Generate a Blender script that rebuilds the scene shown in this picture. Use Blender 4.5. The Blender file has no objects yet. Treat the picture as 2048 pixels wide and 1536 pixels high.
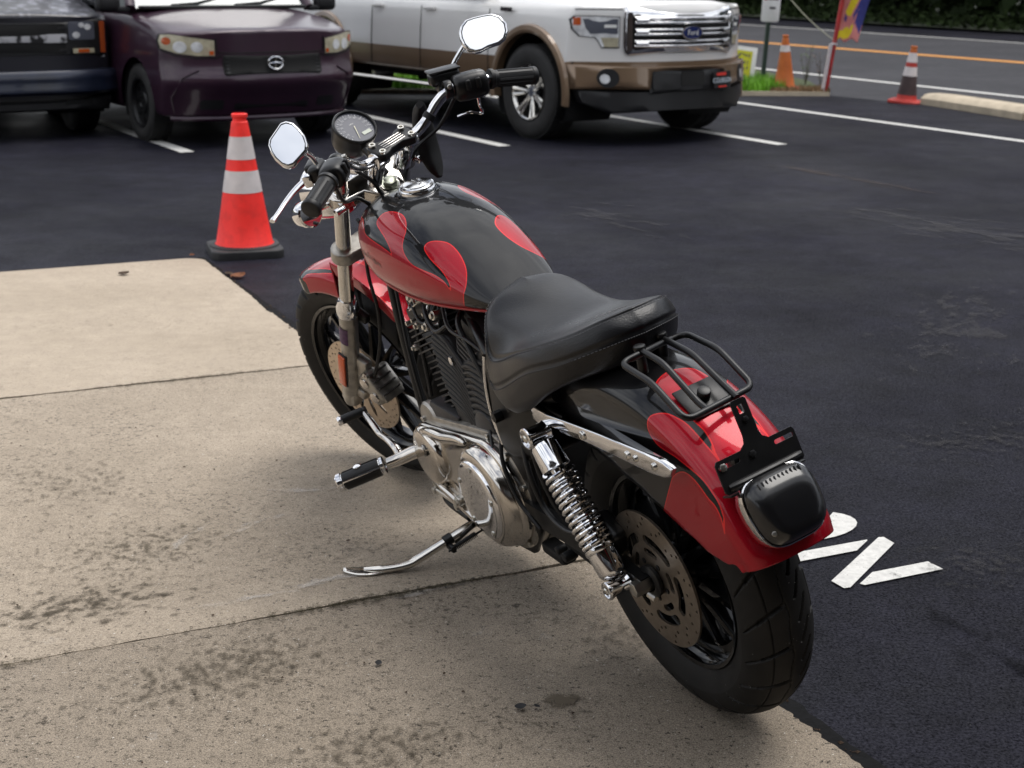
import bpy, bmesh, math, random
import numpy as np
from mathutils import Vector, Matrix
from mathutils.geometry import delaunay_2d_cdt
R = math.radians
sc = bpy.context.scene
col = sc.collection
random.seed(7); RNG = np.random.default_rng(7)

# ------------------------------------------------------------------ camera
F_PX, PITCH, ROLL, CAM_H = 2888.04, R(16.1695), R(0.57375), 1.4398
cam_d = bpy.data.cameras.new('camera'); cam = bpy.data.objects.new('camera', cam_d); col.objects.link(cam)
cam_d.sensor_width = 36.0; cam_d.lens = F_PX*36/2048
cam_d.clip_start = 0.05; cam_d.clip_end = 600
_f = Vector((0, math.cos(PITCH), -math.sin(PITCH))); _u = Vector((0, math.sin(PITCH), math.cos(PITCH))); _r = Vector((1, 0, 0))
_cr, _sr = math.cos(ROLL), math.sin(ROLL)
_x = _r*_cr + _u*_sr; _y = -_r*_sr + _u*_cr; _z = -_f
cam.matrix_world = Matrix(((_x.x, _y.x, _z.x, 0), (_x.y, _y.y, _z.y, 0), (_x.z, _y.z, _z.z, CAM_H), (0, 0, 0, 1)))
cam_d.dof.use_dof = True; cam_d.dof.focus_distance = 2.95; cam_d.dof.aperture_fstop = 7.5
sc.camera = cam

# ------------------------------------------------------------------ light
SUN_EL, SUN_AZ = 72.0, 60.0      # azimuth from +Y towards +X
world = bpy.data.worlds.new('World'); sc.world = world; world.use_nodes = True
wn, wl = world.node_tree.nodes, world.node_tree.links
wn.clear()
wo = wn.new('ShaderNodeOutputWorld'); bg = wn.new('ShaderNodeBackground'); bg.inputs['Strength'].default_value = 0.1
sky = wn.new('ShaderNodeTexSky'); sky.sky_type = 'NISHITA'; sky.sun_disc = False
sky.sun_elevation = R(SUN_EL); sky.sun_rotation = R(SUN_AZ); sky.air_density = 1.3; sky.dust_density = 3.0
tc = wn.new('ShaderNodeTexCoord'); mp = wn.new('ShaderNodeMapping'); mp.inputs['Scale'].default_value = (1.0, 1.0, 2.4)
nz = wn.new('ShaderNodeTexNoise'); nz.inputs['Scale'].default_value = 2.6; nz.inputs['Detail'].default_value = 6; nz.inputs['Roughness'].default_value = .55
cr = wn.new('ShaderNodeValToRGB'); ce = cr.color_ramp.elements
ce[0].position = .34; ce[0].color = (2.6, 2.9, 3.7, 1); ce[1].position = .64; ce[1].color = (11.6, 11.7, 11.8, 1)
mx = wn.new('ShaderNodeMix'); mx.data_type = 'RGBA'; mx.inputs['Factor'].default_value = .88
wl.new(tc.outputs['Generated'], mp.inputs['Vector']); wl.new(mp.outputs[0], nz.inputs['Vector']); wl.new(nz.outputs['Fac'], cr.inputs['Fac'])
wl.new(sky.outputs[0], mx.inputs['A']); wl.new(cr.outputs[0], mx.inputs['B']); wl.new(mx.outputs['Result'], bg.inputs['Color']); wl.new(bg.outputs[0], wo.inputs['Surface'])
sun_d = bpy.data.lights.new('sun', 'SUN'); sun_d.energy = 1.5; sun_d.angle = R(36); sun_d.color = (1, .965, .92)
sun = bpy.data.objects.new('sun', sun_d); col.objects.link(sun)
_sd = Vector((math.sin(R(SUN_AZ))*math.cos(R(SUN_EL)), math.cos(R(SUN_AZ))*math.cos(R(SUN_EL)), math.sin(R(SUN_EL))))
sun.rotation_euler = _sd.to_track_quat('Z', 'Y').to_euler()
vs = sc.view_settings; vs.view_transform = 'Standard'; vs.look = 'None'; vs.exposure = 0.60; vs.gamma = 1; vs.use_curve_mapping = False
sc.cycles.max_bounces = 8; sc.cycles.glossy_bounces = 5; sc.cycles.diffuse_bounces = 3; sc.cycles.transmission_bounces = 6
sc.cycles.use_denoising = True; sc.cycles.sample_clamp_indirect = 6; sc.cycles.caustics_reflective = False; sc.cycles.caustics_refractive = False

# ------------------------------------------------------------------ materials
def mat(name, c, rough=.5, metal=0., spec=.5, coat=0., var=0., vscale=30., bump=0., bscale=200., rvar=0., emit=None, coatr=.03, detail=4):
    m = bpy.data.materials.new(name); m.use_nodes = True
    nt = m.node_tree; n, l = nt.nodes, nt.links; b = n['Principled BSDF']
    b.inputs['Base Color'].default_value = (*c, 1); b.inputs['Roughness'].default_value = rough; b.inputs['Metallic'].default_value = metal
    b.inputs['Specular IOR Level'].default_value = spec; b.inputs['Coat Weight'].default_value = coat; b.inputs['Coat Roughness'].default_value = coatr
    if var or rvar or bump:
        t = n.new('ShaderNodeTexCoord')
    if var or rvar:
        z = n.new('ShaderNodeTexNoise'); z.inputs['Scale'].default_value = vscale; z.inputs['Detail'].default_value = detail
        l.new(t.outputs['Object'], z.inputs['Vector'])
    if var:
        r_ = n.new('ShaderNodeMapRange'); r_.inputs[1].default_value = .3; r_.inputs[2].default_value = .7
        r_.inputs[3].default_value = 1-var; r_.inputs[4].default_value = 1+var
        l.new(z.outputs['Fac'], r_.inputs[0])
        k = n.new('ShaderNodeVectorMath'); k.operation = 'SCALE'; k.inputs[0].default_value = c
        l.new(r_.outputs[0], k.inputs['Scale']); l.new(k.outputs[0], b.inputs['Base Color'])
    if rvar:
        r2 = n.new('ShaderNodeMapRange'); r2.inputs[1].default_value = .3; r2.inputs[2].default_value = .7
        r2.inputs[3].default_value = max(.01, rough-rvar); r2.inputs[4].default_value = rough+rvar
        l.new(z.outputs['Fac'], r2.inputs[0]); l.new(r2.outputs[0], b.inputs['Roughness'])
    if bump:
        z2 = n.new('ShaderNodeTexNoise'); z2.inputs['Scale'].default_value = bscale; z2.inputs['Detail'].default_value = 3
        bp = n.new('ShaderNodeBump'); bp.inputs['Strength'].default_value = bump; bp.inputs['Distance'].default_value = .002
        l.new(t.outputs['Object'], z2.inputs['Vector']); l.new(z2.outputs['Fac'], bp.inputs['Height']); l.new(bp.outputs[0], b.inputs['Normal'])
    if emit:
        b.inputs['Emission Color'].default_value = (*emit[:3], 1); b.inputs['Emission Strength'].default_value = emit[3]
    return m
MT = {}
MT['chrome'] = mat('chrome', (.80, .80, .81), .06, 1, rvar=.04, vscale=25)
MT['chrome_worn'] = mat('chrome_worn', (.66, .64, .60), .16, 1, rvar=.08, vscale=40, var=.08)
MT['polished'] = mat('polished_aluminium', (.60, .57, .53), .11, 1, rvar=.07, vscale=18, var=.06)
MT['cast'] = mat('cast_aluminium', (.40, .38, .345), .38, .9, var=.22, vscale=45, rvar=.1, bump=.15, bscale=600)
MT['steel'] = mat('brake_steel', (.30, .25, .20), .34, .9, var=.12, vscale=60)
MT['black_gloss'] = mat('black_gloss', (.004, .004, .0045), .12, 0, .3, coat=.4)
MT['black_satin'] = mat('black_satin', (.0065, .0065, .007), .34, 0, .38, rvar=.06)
MT['black_matte'] = mat('black_matte', (.007, .007, .0075), .55, 0, .3, var=.2)
MT['engine_black'] = mat('engine_black', (.009, .0085, .0085), .45, 0, .4, var=.3, vscale=60, bump=.3, bscale=900)
MT['engine_edge'] = mat('fin_edge', (.055, .05, .046), .55, 0, .25, var=.35, vscale=80)
MT['rubber'] = mat('rubber', (.009, .009, .010), .45, 0, .4, var=.25, vscale=20)
MT['leather'] = mat('leather', (.008, .008, .0095), .33, 0, .42, var=.18, vscale=9, rvar=.09, bump=.30, bscale=300)
MT['thread'] = mat('thread', (.05, .05, .055), .6)
MT['amber'] = mat('amber_reflector', (.62, .085, .008), .25, 0, .5, coat=.5, var=.1, vscale=300)
MT['mirror'] = mat('mirror_glass', (.93, .94, .95), .02, 1)
MT['smoke'] = mat('smoked_lens', (.005, .005, .006), .28, 0, .4, coat=.5, coatr=.12)
MT['bolt'] = mat('zinc_bolt', (.62, .60, .55), .28, 1, var=.1)
MT['zinc'] = mat('olive_zinc', (.40, .42, .34), .30, 1, var=.15, vscale=50)
MT['white_print'] = mat('white_print', (.75, .75, .72), .5)

# ------------------------------------------------------------------ mesh helpers
class MB:
    def __init__(s): s.v = []; s.f = []; s.mi = []; s.cur = 0
    def add(s, V, F):
        o = len(s.v); s.v.extend([tuple(map(float, p)) for p in V]); s.f.extend([tuple(i+o for i in f) for f in F]); s.mi.extend([s.cur]*len(F)); return o
    def grid(s, Pt, cu=False, cv=False, flip=False):
        n, m = len(Pt), len(Pt[0]); V = [p for r_ in Pt for p in r_]; F = []
        for i in range(n if cu else n-1):
            for j in range(m if cv else m-1):
                a, b, c, d = i*m+j, i*m+(j+1) % m, ((i+1) % n)*m+(j+1) % m, ((i+1) % n)*m+j
                F.append((a, d, c, b) if flip else (a, b, c, d))
        return s.add(V, F)
    def tube(s, path, r, n=10, caps=True, closed=False, flat=1.0):
        P = [Vector(p) for p in path]; N = len(P)
        rr = r if hasattr(r, '__len__') else [r]*N
        T = []
        for i in range(N):
            a = P[(i-1) % N] if (closed or i > 0) else P[i]; b = P[(i+1) % N] if (closed or i < N-1) else P[i]
            T.append((b-a).normalized())
        ref = Vector((0, 0, 1)) if abs(T[0].z) < .9 else Vector((1, 0, 0))
        u = T[0].cross(ref).normalized(); rings = []
        for i in range(N):
            u = (u-T[i]*u.dot(T[i])).normalized(); w = T[i].cross(u)
            rings.append([P[i]+(u*math.cos(2*math.pi*k/n)+w*math.sin(2*math.pi*k/n)*flat)*rr[i] for k in range(n)])
        o = s.grid(rings, cu=closed, cv=True)
        if caps and not closed:
            s.f.append(tuple(o+k for k in range(n))[::-1]); s.f.append(tuple(o+(N-1)*n+k for k in range(n))); s.mi += [s.cur]*2
        return o
    def lathe(s, prof, c, ax, n=32, a0=0., a1=None, cap0=False, cap1=False):
        """prof: list of (radius, height along ax)"""
        ax = Vector(ax).normalized(); ref = Vector((0, 0, 1)) if abs(ax.z) < .9 else Vector((1, 0, 0))
        u = ref.cross(ax).normalized(); w = ax.cross(u); c = Vector(c); rows = []
        for k in range(n):
            a = 2*math.pi*k/n; d = u*math.cos(a)+w*math.sin(a)
            rows.append([c+d*r_+ax*h for r_, h in prof])
        o = s.grid(rows, cu=True, flip=False); m = len(prof)
        if cap0: s.f.append(tuple(o+k*m for k in range(n))); s.mi.append(s.cur)
        if cap1: s.f.append(tuple(o+k*m+m-1 for k in range(n))[::-1]); s.mi.append(s.cur)
        return o
    def cyl(s, a, b, r, n=20, bev=0.0, r2=None):
        a, b = Vector(a), Vector(b); L = (b-a).length; r2 = r if r2 is None else r2
        if bev > 0:
            e = bev; pr = [(r-e, 0), (r-.3*e, .3*e), (r, e), (r2, L-e), (r2-.3*e, L-.3*e), (r2-e, L)]
        else: pr = [(r, 0), (r2, L)]
        return s.lathe(pr, a, b-a, n, cap0=True, cap1=True)
    def bm(s, b, M=None):
        b.verts.ensure_lookup_table(); b.verts.index_update()
        V = [(M @ v.co if M else v.co) for v in b.verts]; F = [tuple(v.index for v in f.verts) for f in b.faces]
        s.add(V, F); b.free()
    def box(s, c, size, rot=None, bev=0.0, seg=2):
        b = bmesh.new(); bmesh.ops.create_cube(b, size=1)
        for v in b.verts: v.co = Vector((v.co.x*size[0], v.co.y*size[1], v.co.z*size[2]))
        if bev > 0: bmesh.ops.bevel(b, geom=b.edges[:], offset=bev, segments=seg, profile=.5, affect='EDGES')
        M = Matrix.Translation(Vector(c)) @ (rot.to_4x4() if rot is not None else Matrix())
        s.bm(b, M)
    def prism(s, pts, o, ux, uy, t, bev=0.0, seg=2):
        """2-D outline on plane (o,ux,uy), extruded by t along ux x uy; bevelled top edge"""
        o, ux, uy = Vector(o), Vector(ux), Vector(uy); nn = ux.cross(uy).normalized()
        a2 = sum(pts[i][0]*pts[(i+1) % len(pts)][1]-pts[(i+1) % len(pts)][0]*pts[i][1] for i in range(len(pts)))
        if a2 < 0: pts = pts[::-1]
        b = bmesh.new(); vs_ = [b.verts.new(o+ux*p[0]+uy*p[1]) for p in pts]
        f = b.faces.new(vs_); r_ = bmesh.ops.extrude_face_region(b, geom=[f])
        nv = [g for g in r_['geom'] if isinstance(g, bmesh.types.BMVert)]
        for v in nv: v.co += nn*t
        bmesh.ops.recalc_face_normals(b, faces=b.faces[:])
        if bev > 0:
            nvs = set(nv); ed = [e for e in b.edges if e.verts[0] in nvs and e.verts[1] in nvs]
            bmesh.ops.bevel(b, geom=ed, offset=bev, segments=seg, profile=.5, affect='EDGES', clamp_overlap=True)
        s.bm(b)
    def plate(s, outer, holes, o, ux, uy, t):
        """flat plate with holes"""
        o, ux, uy = Vector(o), Vector(ux), Vector(uy); nn = ux.cross(uy).normalized()
        vv, ed = [], []
        for loop in [outer]+holes:
            k = len(vv); vv += [Vector(p) for p in loop]; m = len(loop); ed += [(k+i, k+(i+1) % m) for i in range(m)]
        r_ = delaunay_2d_cdt(vv, ed, [], 2, 1e-7); V2, E2, F2 = r_[0], r_[1], r_[2]
        def inp(p, L):
            c = False
            for i in range(len(L)):
                x1, y1 = L[i]; x2, y2 = L[i-1]
                if (y1 > p[1]) != (y2 > p[1]) and p[0] < (x2-x1)*(p[1]-y1)/(y2-y1)+x1: c = not c
            return c
        keep = []
        for f in F2:
            cx = sum(V2[i][0] for i in f)/len(f); cy = sum(V2[i][1] for i in f)/len(f)
            if inp((cx, cy), outer) and not any(inp((cx, cy), h) for h in holes): keep.append(f)
        top = [o+ux*p[0]+uy*p[1]+nn*t for p in V2]; bot = [o+ux*p[0]+uy*p[1] for p in V2]; n = len(V2)
        F = [tuple(f) for f in keep]+[tuple(i+n for i in f[::-1]) for f in keep]
        cnt = {}
        for f in keep:
            for i in range(len(f)): cnt[(f[i], f[(i+1) % len(f)])] = 1
        for (a, b) in list(cnt):
            if (b, a) not in cnt: F.append((b, a, a+n, b+n))
        s.add(top+bot, F)
    def xf(s, fn, start=0):
        s.v = s.v[:start]+[tuple(fn(Vector(p))) for p in s.v[start:]]; return s
    def build(s, name, ms, parent=None, ang=35, recalc=False, kind=None, label=None):
        me = bpy.data.meshes.new(name); me.from_pydata(s.v, [], s.f)
        for m in (ms if isinstance(ms, (list, tuple)) else [ms]): me.materials.append(m)
        if max(s.mi, default=0): me.polygons.foreach_set('material_index', s.mi)
        if recalc:
            b = bmesh.new(); b.from_mesh(me); bmesh.ops.recalc_face_normals(b, faces=b.faces[:]); b.to_mesh(me); b.free()
        me.shade_smooth()
        if ang < 180: me.set_sharp_from_angle(angle=R(ang))
        me.update()
        o = bpy.data.objects.new(name, me); col.objects.link(o)
        if parent: o.parent = parent
        if kind: o['kind'] = kind
        if label: o['label'] = label
        return o
def empty(name, loc=(0, 0, 0), rz=0., parent=None):
    o = bpy.data.objects.new(name, None); col.objects.link(o); o.location = loc; o.rotation_euler = (0, 0, rz); o.empty_display_size = .2
    if parent: o.parent = parent
    return o
def tag(o, label, cat, group=None):
    o['label'] = label; o['category'] = cat
    if group: o['group'] = group
    return o
def struct(o): o['kind'] = 'structure'; return o
def cat_rom(pts, n, closed=False):
    """n samples through pts (list of equal-length tuples)"""
    p = np.array(pts, float); N = len(p); out = []
    seg = N if closed else N-1
    for i in range(n):
        t = i/(n if closed else n-1)*seg; k = min(int(t), seg-1); u = t-k
        g = (lambda j: p[j % N]) if closed else (lambda j: p[j] if 0 <= j < N else (2*p[0]-p[1] if j < 0 else 2*p[-1]-p[-2]))
        a, b, c, d = g(k-1), g(k), g(k+1), g(k+2)
        out.append(.5*((2*b)+(-a+c)*u+(2*a-5*b+4*c-d)*u*u+(-a+3*b-3*c+d)*u**3))
    return np.array(out)
def lerp_tab(tab, x):
    """table rows (x, a, b, ...) -> smooth monotone-ish interpolation at x"""
    t = np.array(tab, float); xs = t[:, 0]
    if xs[0] > xs[-1]: t = t[::-1]; xs = t[:, 0]
    k = int(np.clip(np.searchsorted(xs, x)-1, 0, len(xs)-2)); h = xs[k+1]-xs[k]; u = np.clip((x-xs[k])/h, 0, 1)
    def sl(i):
        if i == 0: return (t[1, 1:]-t[0, 1:])/(xs[1]-xs[0])
        if i == len(xs)-1: return (t[-1, 1:]-t[-2, 1:])/(xs[-1]-xs[-2])
        return (t[i+1, 1:]-t[i-1, 1:])/(xs[i+1]-xs[i-1])
    a, b = t[k, 1:], t[k+1, 1:]; m0, m1 = sl(k)*h, sl(k+1)*h
    return a*(2*u**3-3*u**2+1)+m0*(u**3-2*u**2+u)+b*(-2*u**3+3*u**2)+m1*(u**3-u**2)
def fillet(pts, r, n=5):
    P = [Vector(p) for p in pts]; out = [P[0]]
    for i in range(1, len(P)-1):
        a, b, c = P[i-1], P[i], P[i+1]; d1, d2 = a-b, c-b; k = min(r, d1.length*.48, d2.length*.48); p, q = b+d1.normalized()*k, b+d2.normalized()*k
        for j in range(n+1): t = j/n; out.append(p*(1-t)**2+b*2*t*(1-t)+q*t*t)
    return out+[P[-1]]
def rrect(w, h, r, n=5):
    out = []
    for cx, cy, a0 in ((w/2-r, h/2-r, 0), (-w/2+r, h/2-r, 90), (-w/2+r, -h/2+r, 180), (w/2-r, -h/2+r, 270)):
        for k in range(n+1):
            a = R(a0+90*k/n); out.append((cx+r*math.cos(a), cy+r*math.sin(a)))
    return out
def circ(r, n=24, c=(0, 0), a0=0): return [(c[0]+r*math.cos(2*math.pi*k/n+a0), c[1]+r*math.sin(2*math.pi*k/n+a0)) for k in range(n)]
def sdf_poly(P, poly):
    """signed distance (inside > 0) of points P (n,2) to closed polygon"""
    P = np.asarray(P, float); Q = np.asarray(poly, float); d = np.full(len(P), 1e9); ins = np.zeros(len(P), bool)
    for i in range(len(Q)):
        a, b = Q[i-1], Q[i]; e = b-a; w = P-a; t = np.clip((w@e)/max(e@e, 1e-12), 0, 1)
        d = np.minimum(d, np.linalg.norm(w-t[:, None]*e, axis=1))
        c = (a[1] > P[:, 1]) != (b[1] > P[:, 1]); den = (b[1]-a[1]) if b[1] != a[1] else 1e-12
        ins ^= c & (P[:, 0] < (b[0]-a[0])*(P[:, 1]-a[1])/den+a[0])
    return np.where(ins, d, -d)
def resample(poly, n=6): return [tuple(p) for p in cat_rom(poly, len(poly)*n, closed=True)]
# ================================================================== SETTING
def ground_mat(name, base, dark, nscale, rough, speck=0., speck_c=(.3, .3, .3), bump=.3, bscale=160, spec=.35, mottle=.35, stains=0., grain=.8, pits=0., gscale=330, specvar=0.):
    m = bpy.data.materials.new(name); m.use_nodes = True; n, l = m.node_tree.nodes, m.node_tree.links; b = n['Principled BSDF']
    t = n.new('ShaderNodeTexCoord')
    def noise(s, d=5, ro=.6):
        z = n.new('ShaderNodeTexNoise'); z.inputs['Scale'].default_value = s; z.inputs['Detail'].default_value = d; z.inputs['Roughness'].default_value = ro
        l.new(t.outputs['Object'], z.inputs['Vector']); return z.outputs['Fac']
    def ramp(src, p0, p1, c0=(0, 0, 0, 1), c1=(1, 1, 1, 1)):
        r_ = n.new('ShaderNodeValToRGB'); e = r_.color_ramp.elements; e[0].position, e[1].position = p0, p1; e[0].color, e[1].color = c0, c1
        l.new(src, r_.inputs['Fac']); return r_.outputs['Color']
    def mix(f, a, bb, typ='MIX'):
        k = n.new('ShaderNodeMix'); k.data_type = 'RGBA'; k.blend_type = typ
        for s_, v in (('Factor', f), ('A', a), ('B', bb)):
            if isinstance(v, (int, float)): k.inputs[s_].default_value = v
            elif isinstance(v, tuple): k.inputs[s_].default_value = (*v[:3], 1)
            else: l.new(v, k.inputs[s_])
        return k.outputs['Result']
    c = mix(ramp(noise(nscale), .35, .68), dark, base)
    c = mix(mottle, c, mix(1., c, ramp(noise(nscale*9, 6, .7), .3, .72, (.45, .45, .45, 1), (1.4, 1.4, 1.4, 1)), 'MULTIPLY'))
    c = mix(grain, c, mix(1., c, ramp(noise(gscale, 3, .8), .36, .64, (.38, .38, .38, 1), (1.62, 1.62, 1.62, 1)), 'MULTIPLY'))
    if pits: c = mix(ramp(noise(88, 4, .8), .585, .64), c, (pits, pits*.85, pits*.7)); c = mix(ramp(noise(140, 2, .6), .70, .74), c, (.62, .58, .52))
    if stains:
        mk = ramp(noise(42, 6, .85), .545, .60); big = ramp(noise(1.5, 5, .65), .42, .60)
        k = n.new('ShaderNodeMath'); k.operation = 'MULTIPLY'; l.new(mk, k.inputs[0]); l.new(big, k.inputs[1])
        k2 = n.new('ShaderNodeMath'); k2.operation = 'MULTIPLY'; k2.inputs[1].default_value = stains; l.new(k.outputs[0], k2.inputs[0])
        c = mix(k2.outputs[0], c, (.055, .045, .034))
        mk2 = ramp(noise(17, 6, .75), .58, .70); k3 = n.new('ShaderNodeMath'); k3.operation = 'MULTIPLY'; l.new(mk2, k3.inputs[0]); l.new(big, k3.inputs[1])
        k4 = n.new('ShaderNodeMath'); k4.operation = 'MULTIPLY'; k4.inputs[1].default_value = .55; l.new(k3.outputs[0], k4.inputs[0])
        c = mix(k4.outputs[0], c, (.10, .085, .06))
        wh = ramp(noise(5.3, 6, .75), .64, .74); k5 = n.new('ShaderNodeMath'); k5.operation = 'MULTIPLY'; k5.inputs[1].default_value = .35; l.new(wh, k5.inputs[0])
        c = mix(k5.outputs[0], c, (.52, .50, .47))
    if speck:
        v = n.new('ShaderNodeTexVoronoi'); v.inputs['Scale'].default_value = 95; l.new(t.outputs['Object'], v.inputs['Vector'])
        s1 = ramp(v.outputs['Distance'], .05, .13, (1, 1, 1, 1), (0, 0, 0, 1)); s2 = ramp(noise(60, 2), .66, .7)
        k = n.new('ShaderNodeMath'); k.operation = 'MULTIPLY'; l.new(s1, k.inputs[0]); l.new(s2, k.inputs[1])
        k2 = n.new('ShaderNodeMath'); k2.operation = 'MULTIPLY'; k2.inputs[1].default_value = speck; l.new(k.outputs[0], k2.inputs[0])
        c = mix(k2.outputs[0], c, speck_c)
    l.new(c, b.inputs['Base Color'])
    b.inputs['Roughness'].default_value = rough; b.inputs['Specular IOR Level'].default_value = spec
    if specvar:
        sv = n.new('ShaderNodeMapRange'); sv.inputs[1].default_value = .36; sv.inputs[2].default_value = .66; sv.inputs[3].default_value = spec*(1-specvar); sv.inputs[4].default_value = spec*(1+specvar); l.new(noise(gscale, 4, .8), sv.inputs[0]); l.new(sv.outputs[0], b.inputs['Specular IOR Level'])
        rv = n.new('ShaderNodeMapRange'); rv.inputs[1].default_value = .35; rv.inputs[2].default_value = .65; rv.inputs[3].default_value = rough-.12; rv.inputs[4].default_value = rough+.14; l.new(noise(.7, 6, .65), rv.inputs[0]); l.new(rv.outputs[0], b.inputs['Roughness'])
    bp = n.new('ShaderNodeBump'); bp.inputs['Strength'].default_value = bump; bp.inputs['Distance'].default_value = .004
    l.new(noise(bscale, 4, .7), bp.inputs['Height']); l.new(bp.outputs[0], b.inputs['Normal'])
    return m
M_ASPH = ground_mat('asphalt_sealed', (.0145, .0142, .0235), (.0055, .0055, .0100), .55, .62, speck=.7, speck_c=(.26, .25, .23), bump=1.0, bscale=110, spec=.11, grain=1.0, gscale=150, specvar=.85, mottle=.8)
M_ROAD = ground_mat('asphalt_road', (.060, .060, .066), (.045, .045, .050), .6, .85, spec=.15, bump=.3, bscale=120)
M_CONC = [ground_mat('concrete', (.515*k, .430*k, .335*k), (.44*k, .365*k, .280*k), 1.3, .85, bump=.6, bscale=230, spec=.25, mottle=.22, stains=st_, grain=g_, pits=p_) for k, st_, g_, p_ in ((.90, .35, .40, .22), (.77, .85, .62, .09), (.59, .97, .80, .035), (.50, .97, .85, .03))]  # near slabs' base tone darkened, shade put into colour; stains and pits are dirt
M_JOINT = mat('joint_dirt', (.022, .019, .010), .95, var=.4, vscale=40)
M_PAINT = mat('road_paint_white', (.60, .59, .56), .65, var=.13, vscale=60, detail=8, bump=.6, bscale=160)
def _worn(m):
    n, l = m.node_tree.nodes, m.node_tree.links; b = n['Principled BSDF']; src = b.inputs['Base Color'].links[0].from_socket; t = n.new('ShaderNodeTexCoord'); z = n.new('ShaderNodeTexNoise'); z.inputs['Scale'].default_value = 55; z.inputs['Detail'].default_value = 6; z.inputs['Roughness'].default_value = .8; l.new(t.outputs['Object'], z.inputs['Vector'])
    r_ = n.new('ShaderNodeMapRange'); r_.inputs[1].default_value = .60; r_.inputs[2].default_value = .66; l.new(z.outputs['Fac'], r_.inputs[0]); k = n.new('ShaderNodeMix'); k.data_type = 'RGBA'; l.new(r_.outputs[0], k.inputs['Factor']); l.new(src, k.inputs['A']); k.inputs['B'].default_value = (.05, .05, .055, 1); l.new(k.outputs['Result'], b.inputs['Base Color'])
_worn(M_PAINT)
M_PAINTY = mat('road_paint_yellow', (.62, .27, .05), .65, var=.1, vscale=20, detail=8)
M_KERB = mat('kerb_concrete', (.46, .39, .29), .9, var=.18, vscale=6, bump=.4, bscale=80)
ZA = -.012          # asphalt level (the pad stands a centimetre proud)

def sheet(name, pts, z, m, kind='structure'):
    g = MB(); g.add([(x, y, z) for x, y in pts], [tuple(range(len(pts)))]); o = g.build(name, m); o['kind'] = kind
    if o.data.polygons[0].normal.z < 0: o.data.flip_normals()
    return o
sheet('ground', [(-160, -120), (160, -120), (160, 260), (-160, 260)], ZA-.06, mat('ground_soil', (.05, .05, .03), .95, var=.3, vscale=1))
sheet('parking_lot', [(-40, -30), (17.5, -20), (8.45, 5.5), (5.15, 14.75), (4.55, 16.42), (3.75, 17.45), (-40, 15.2)], ZA, M_ASPH)
# public road (behind the lot)
def Lr(p, q, s): return (p[0]+(q[0]-p[0])*s, p[1]+(q[1]-p[1])*s)
def strip(name, p, q, w, z, m):
    d = Vector((q[0]-p[0], q[1]-p[1])).normalized(); nx, ny = -d.y*w/2, d.x*w/2
    return sheet(name, [(p[0]+nx, p[1]+ny), (p[0]-nx, p[1]-ny), (q[0]-nx, q[1]-ny), (q[0]+nx, q[1]+ny)], z, m)
ROAD_D = Vector((6.126-3.671, 17.674-22.405)).normalized()
_rn = Vector((-ROAD_D.y, ROAD_D.x)); _rn = _rn if _rn.y > 0 else -_rn
_w0 = Vector((3.671, 22.405))
def road_pt(off, along): v = _w0+_rn*off+ROAD_D*along; return (v.x, v.y)
sheet('road', [road_pt(-2.6, -60), road_pt(-2.6, 60), road_pt(11.5, 60), road_pt(11.5, -60)], ZA-.022, M_ROAD)
sheet('shoulder', [road_pt(10.6, -60), road_pt(10.6, 60), road_pt(13.4, 60), road_pt(13.4, -60)], ZA-.018, M_ASPH)
strip('road_line', road_pt(0, -60), road_pt(0, 60), .16, ZA-.014, M_PAINT)
strip('road_line', (4.55-3.871*8, 31.1+6.64*8), (8.419+3.871*6, 24.465-6.64*6), .34, ZA-.014, M_PAINTY)
strip('road_line', road_pt(10.2, -60), road_pt(10.2, 60), .16, ZA-.014, M_PAINT)
# parking stall lines
for p, q in (((-2.593, 11.511), (-5.2, 15.9)), ((-.078, 12.12), (-2.9, 16.95)), ((2.29, 12.425), (-.4, 17.1)), ((7.9, 6.85), (2.12, 17.05))):
    strip('parking_line', p, q, .115, ZA+.004, M_PAINT)
# stencilled letters on the asphalt (N and O of a lot marking)
def ground_poly(name, polys, z=ZA+.004):
    g = MB()
    for pl in polys:
        k = len(g.v); pl = pl if sum(pl[i-1][0]*pl[i][1]-pl[i][0]*pl[i-1][1] for i in range(len(pl))) > 0 else pl[::-1]
        g.add([(x, y, z) for x, y in pl], [tuple(range(len(pl)))])
    o = g.build(name, M_PAINT); o['kind'] = 'structure'; return o
ground_poly('painted_letter', [[(.791, 3.282), (.976, 3.569), (.991, 3.572), (1.008, 3.529), (.830, 3.245), (.813, 3.239)],
    [(.858, 3.267), (.905, 3.338), (1.064, 3.41), (1.089, 3.362), (.868, 3.259)],
    [(.72, 3.452), (.941, 3.552), (.942, 3.547), (.898, 3.477), (.700, 3.385)]])
def ring_piece(c, ux, uy, a0, a1, ro, ri, n=14):
    o_ = []
    for k in range(n+1):
        a = R(a0+(a1-a0)*k/n); o_.append((c[0]+ux[0]*math.cos(a)*ro[0]+uy[0]*math.sin(a)*ro[1], c[1]+ux[1]*math.cos(a)*ro[0]+uy[1]*math.sin(a)*ro[1]))
    for k in range(n, -1, -1):
        a = R(a0+(a1-a0)*k/n); o_.append((c[0]+ux[0]*math.cos(a)*ri[0]+uy[0]*math.sin(a)*ri[1], c[1]+ux[1]*math.cos(a)*ri[0]+uy[1]*math.sin(a)*ri[1]))
    return o_
_lx, _ly = (.89, .455), (-.455, .89)
ground_poly('painted_letter', [ring_piece((.80, 3.645), _lx, _ly, -168, 32, (.155, .095), (.085, .018)), ring_piece((.80, 3.645), _lx, _ly, 40, 184, (.155, .095), (.085, .018))])

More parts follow.
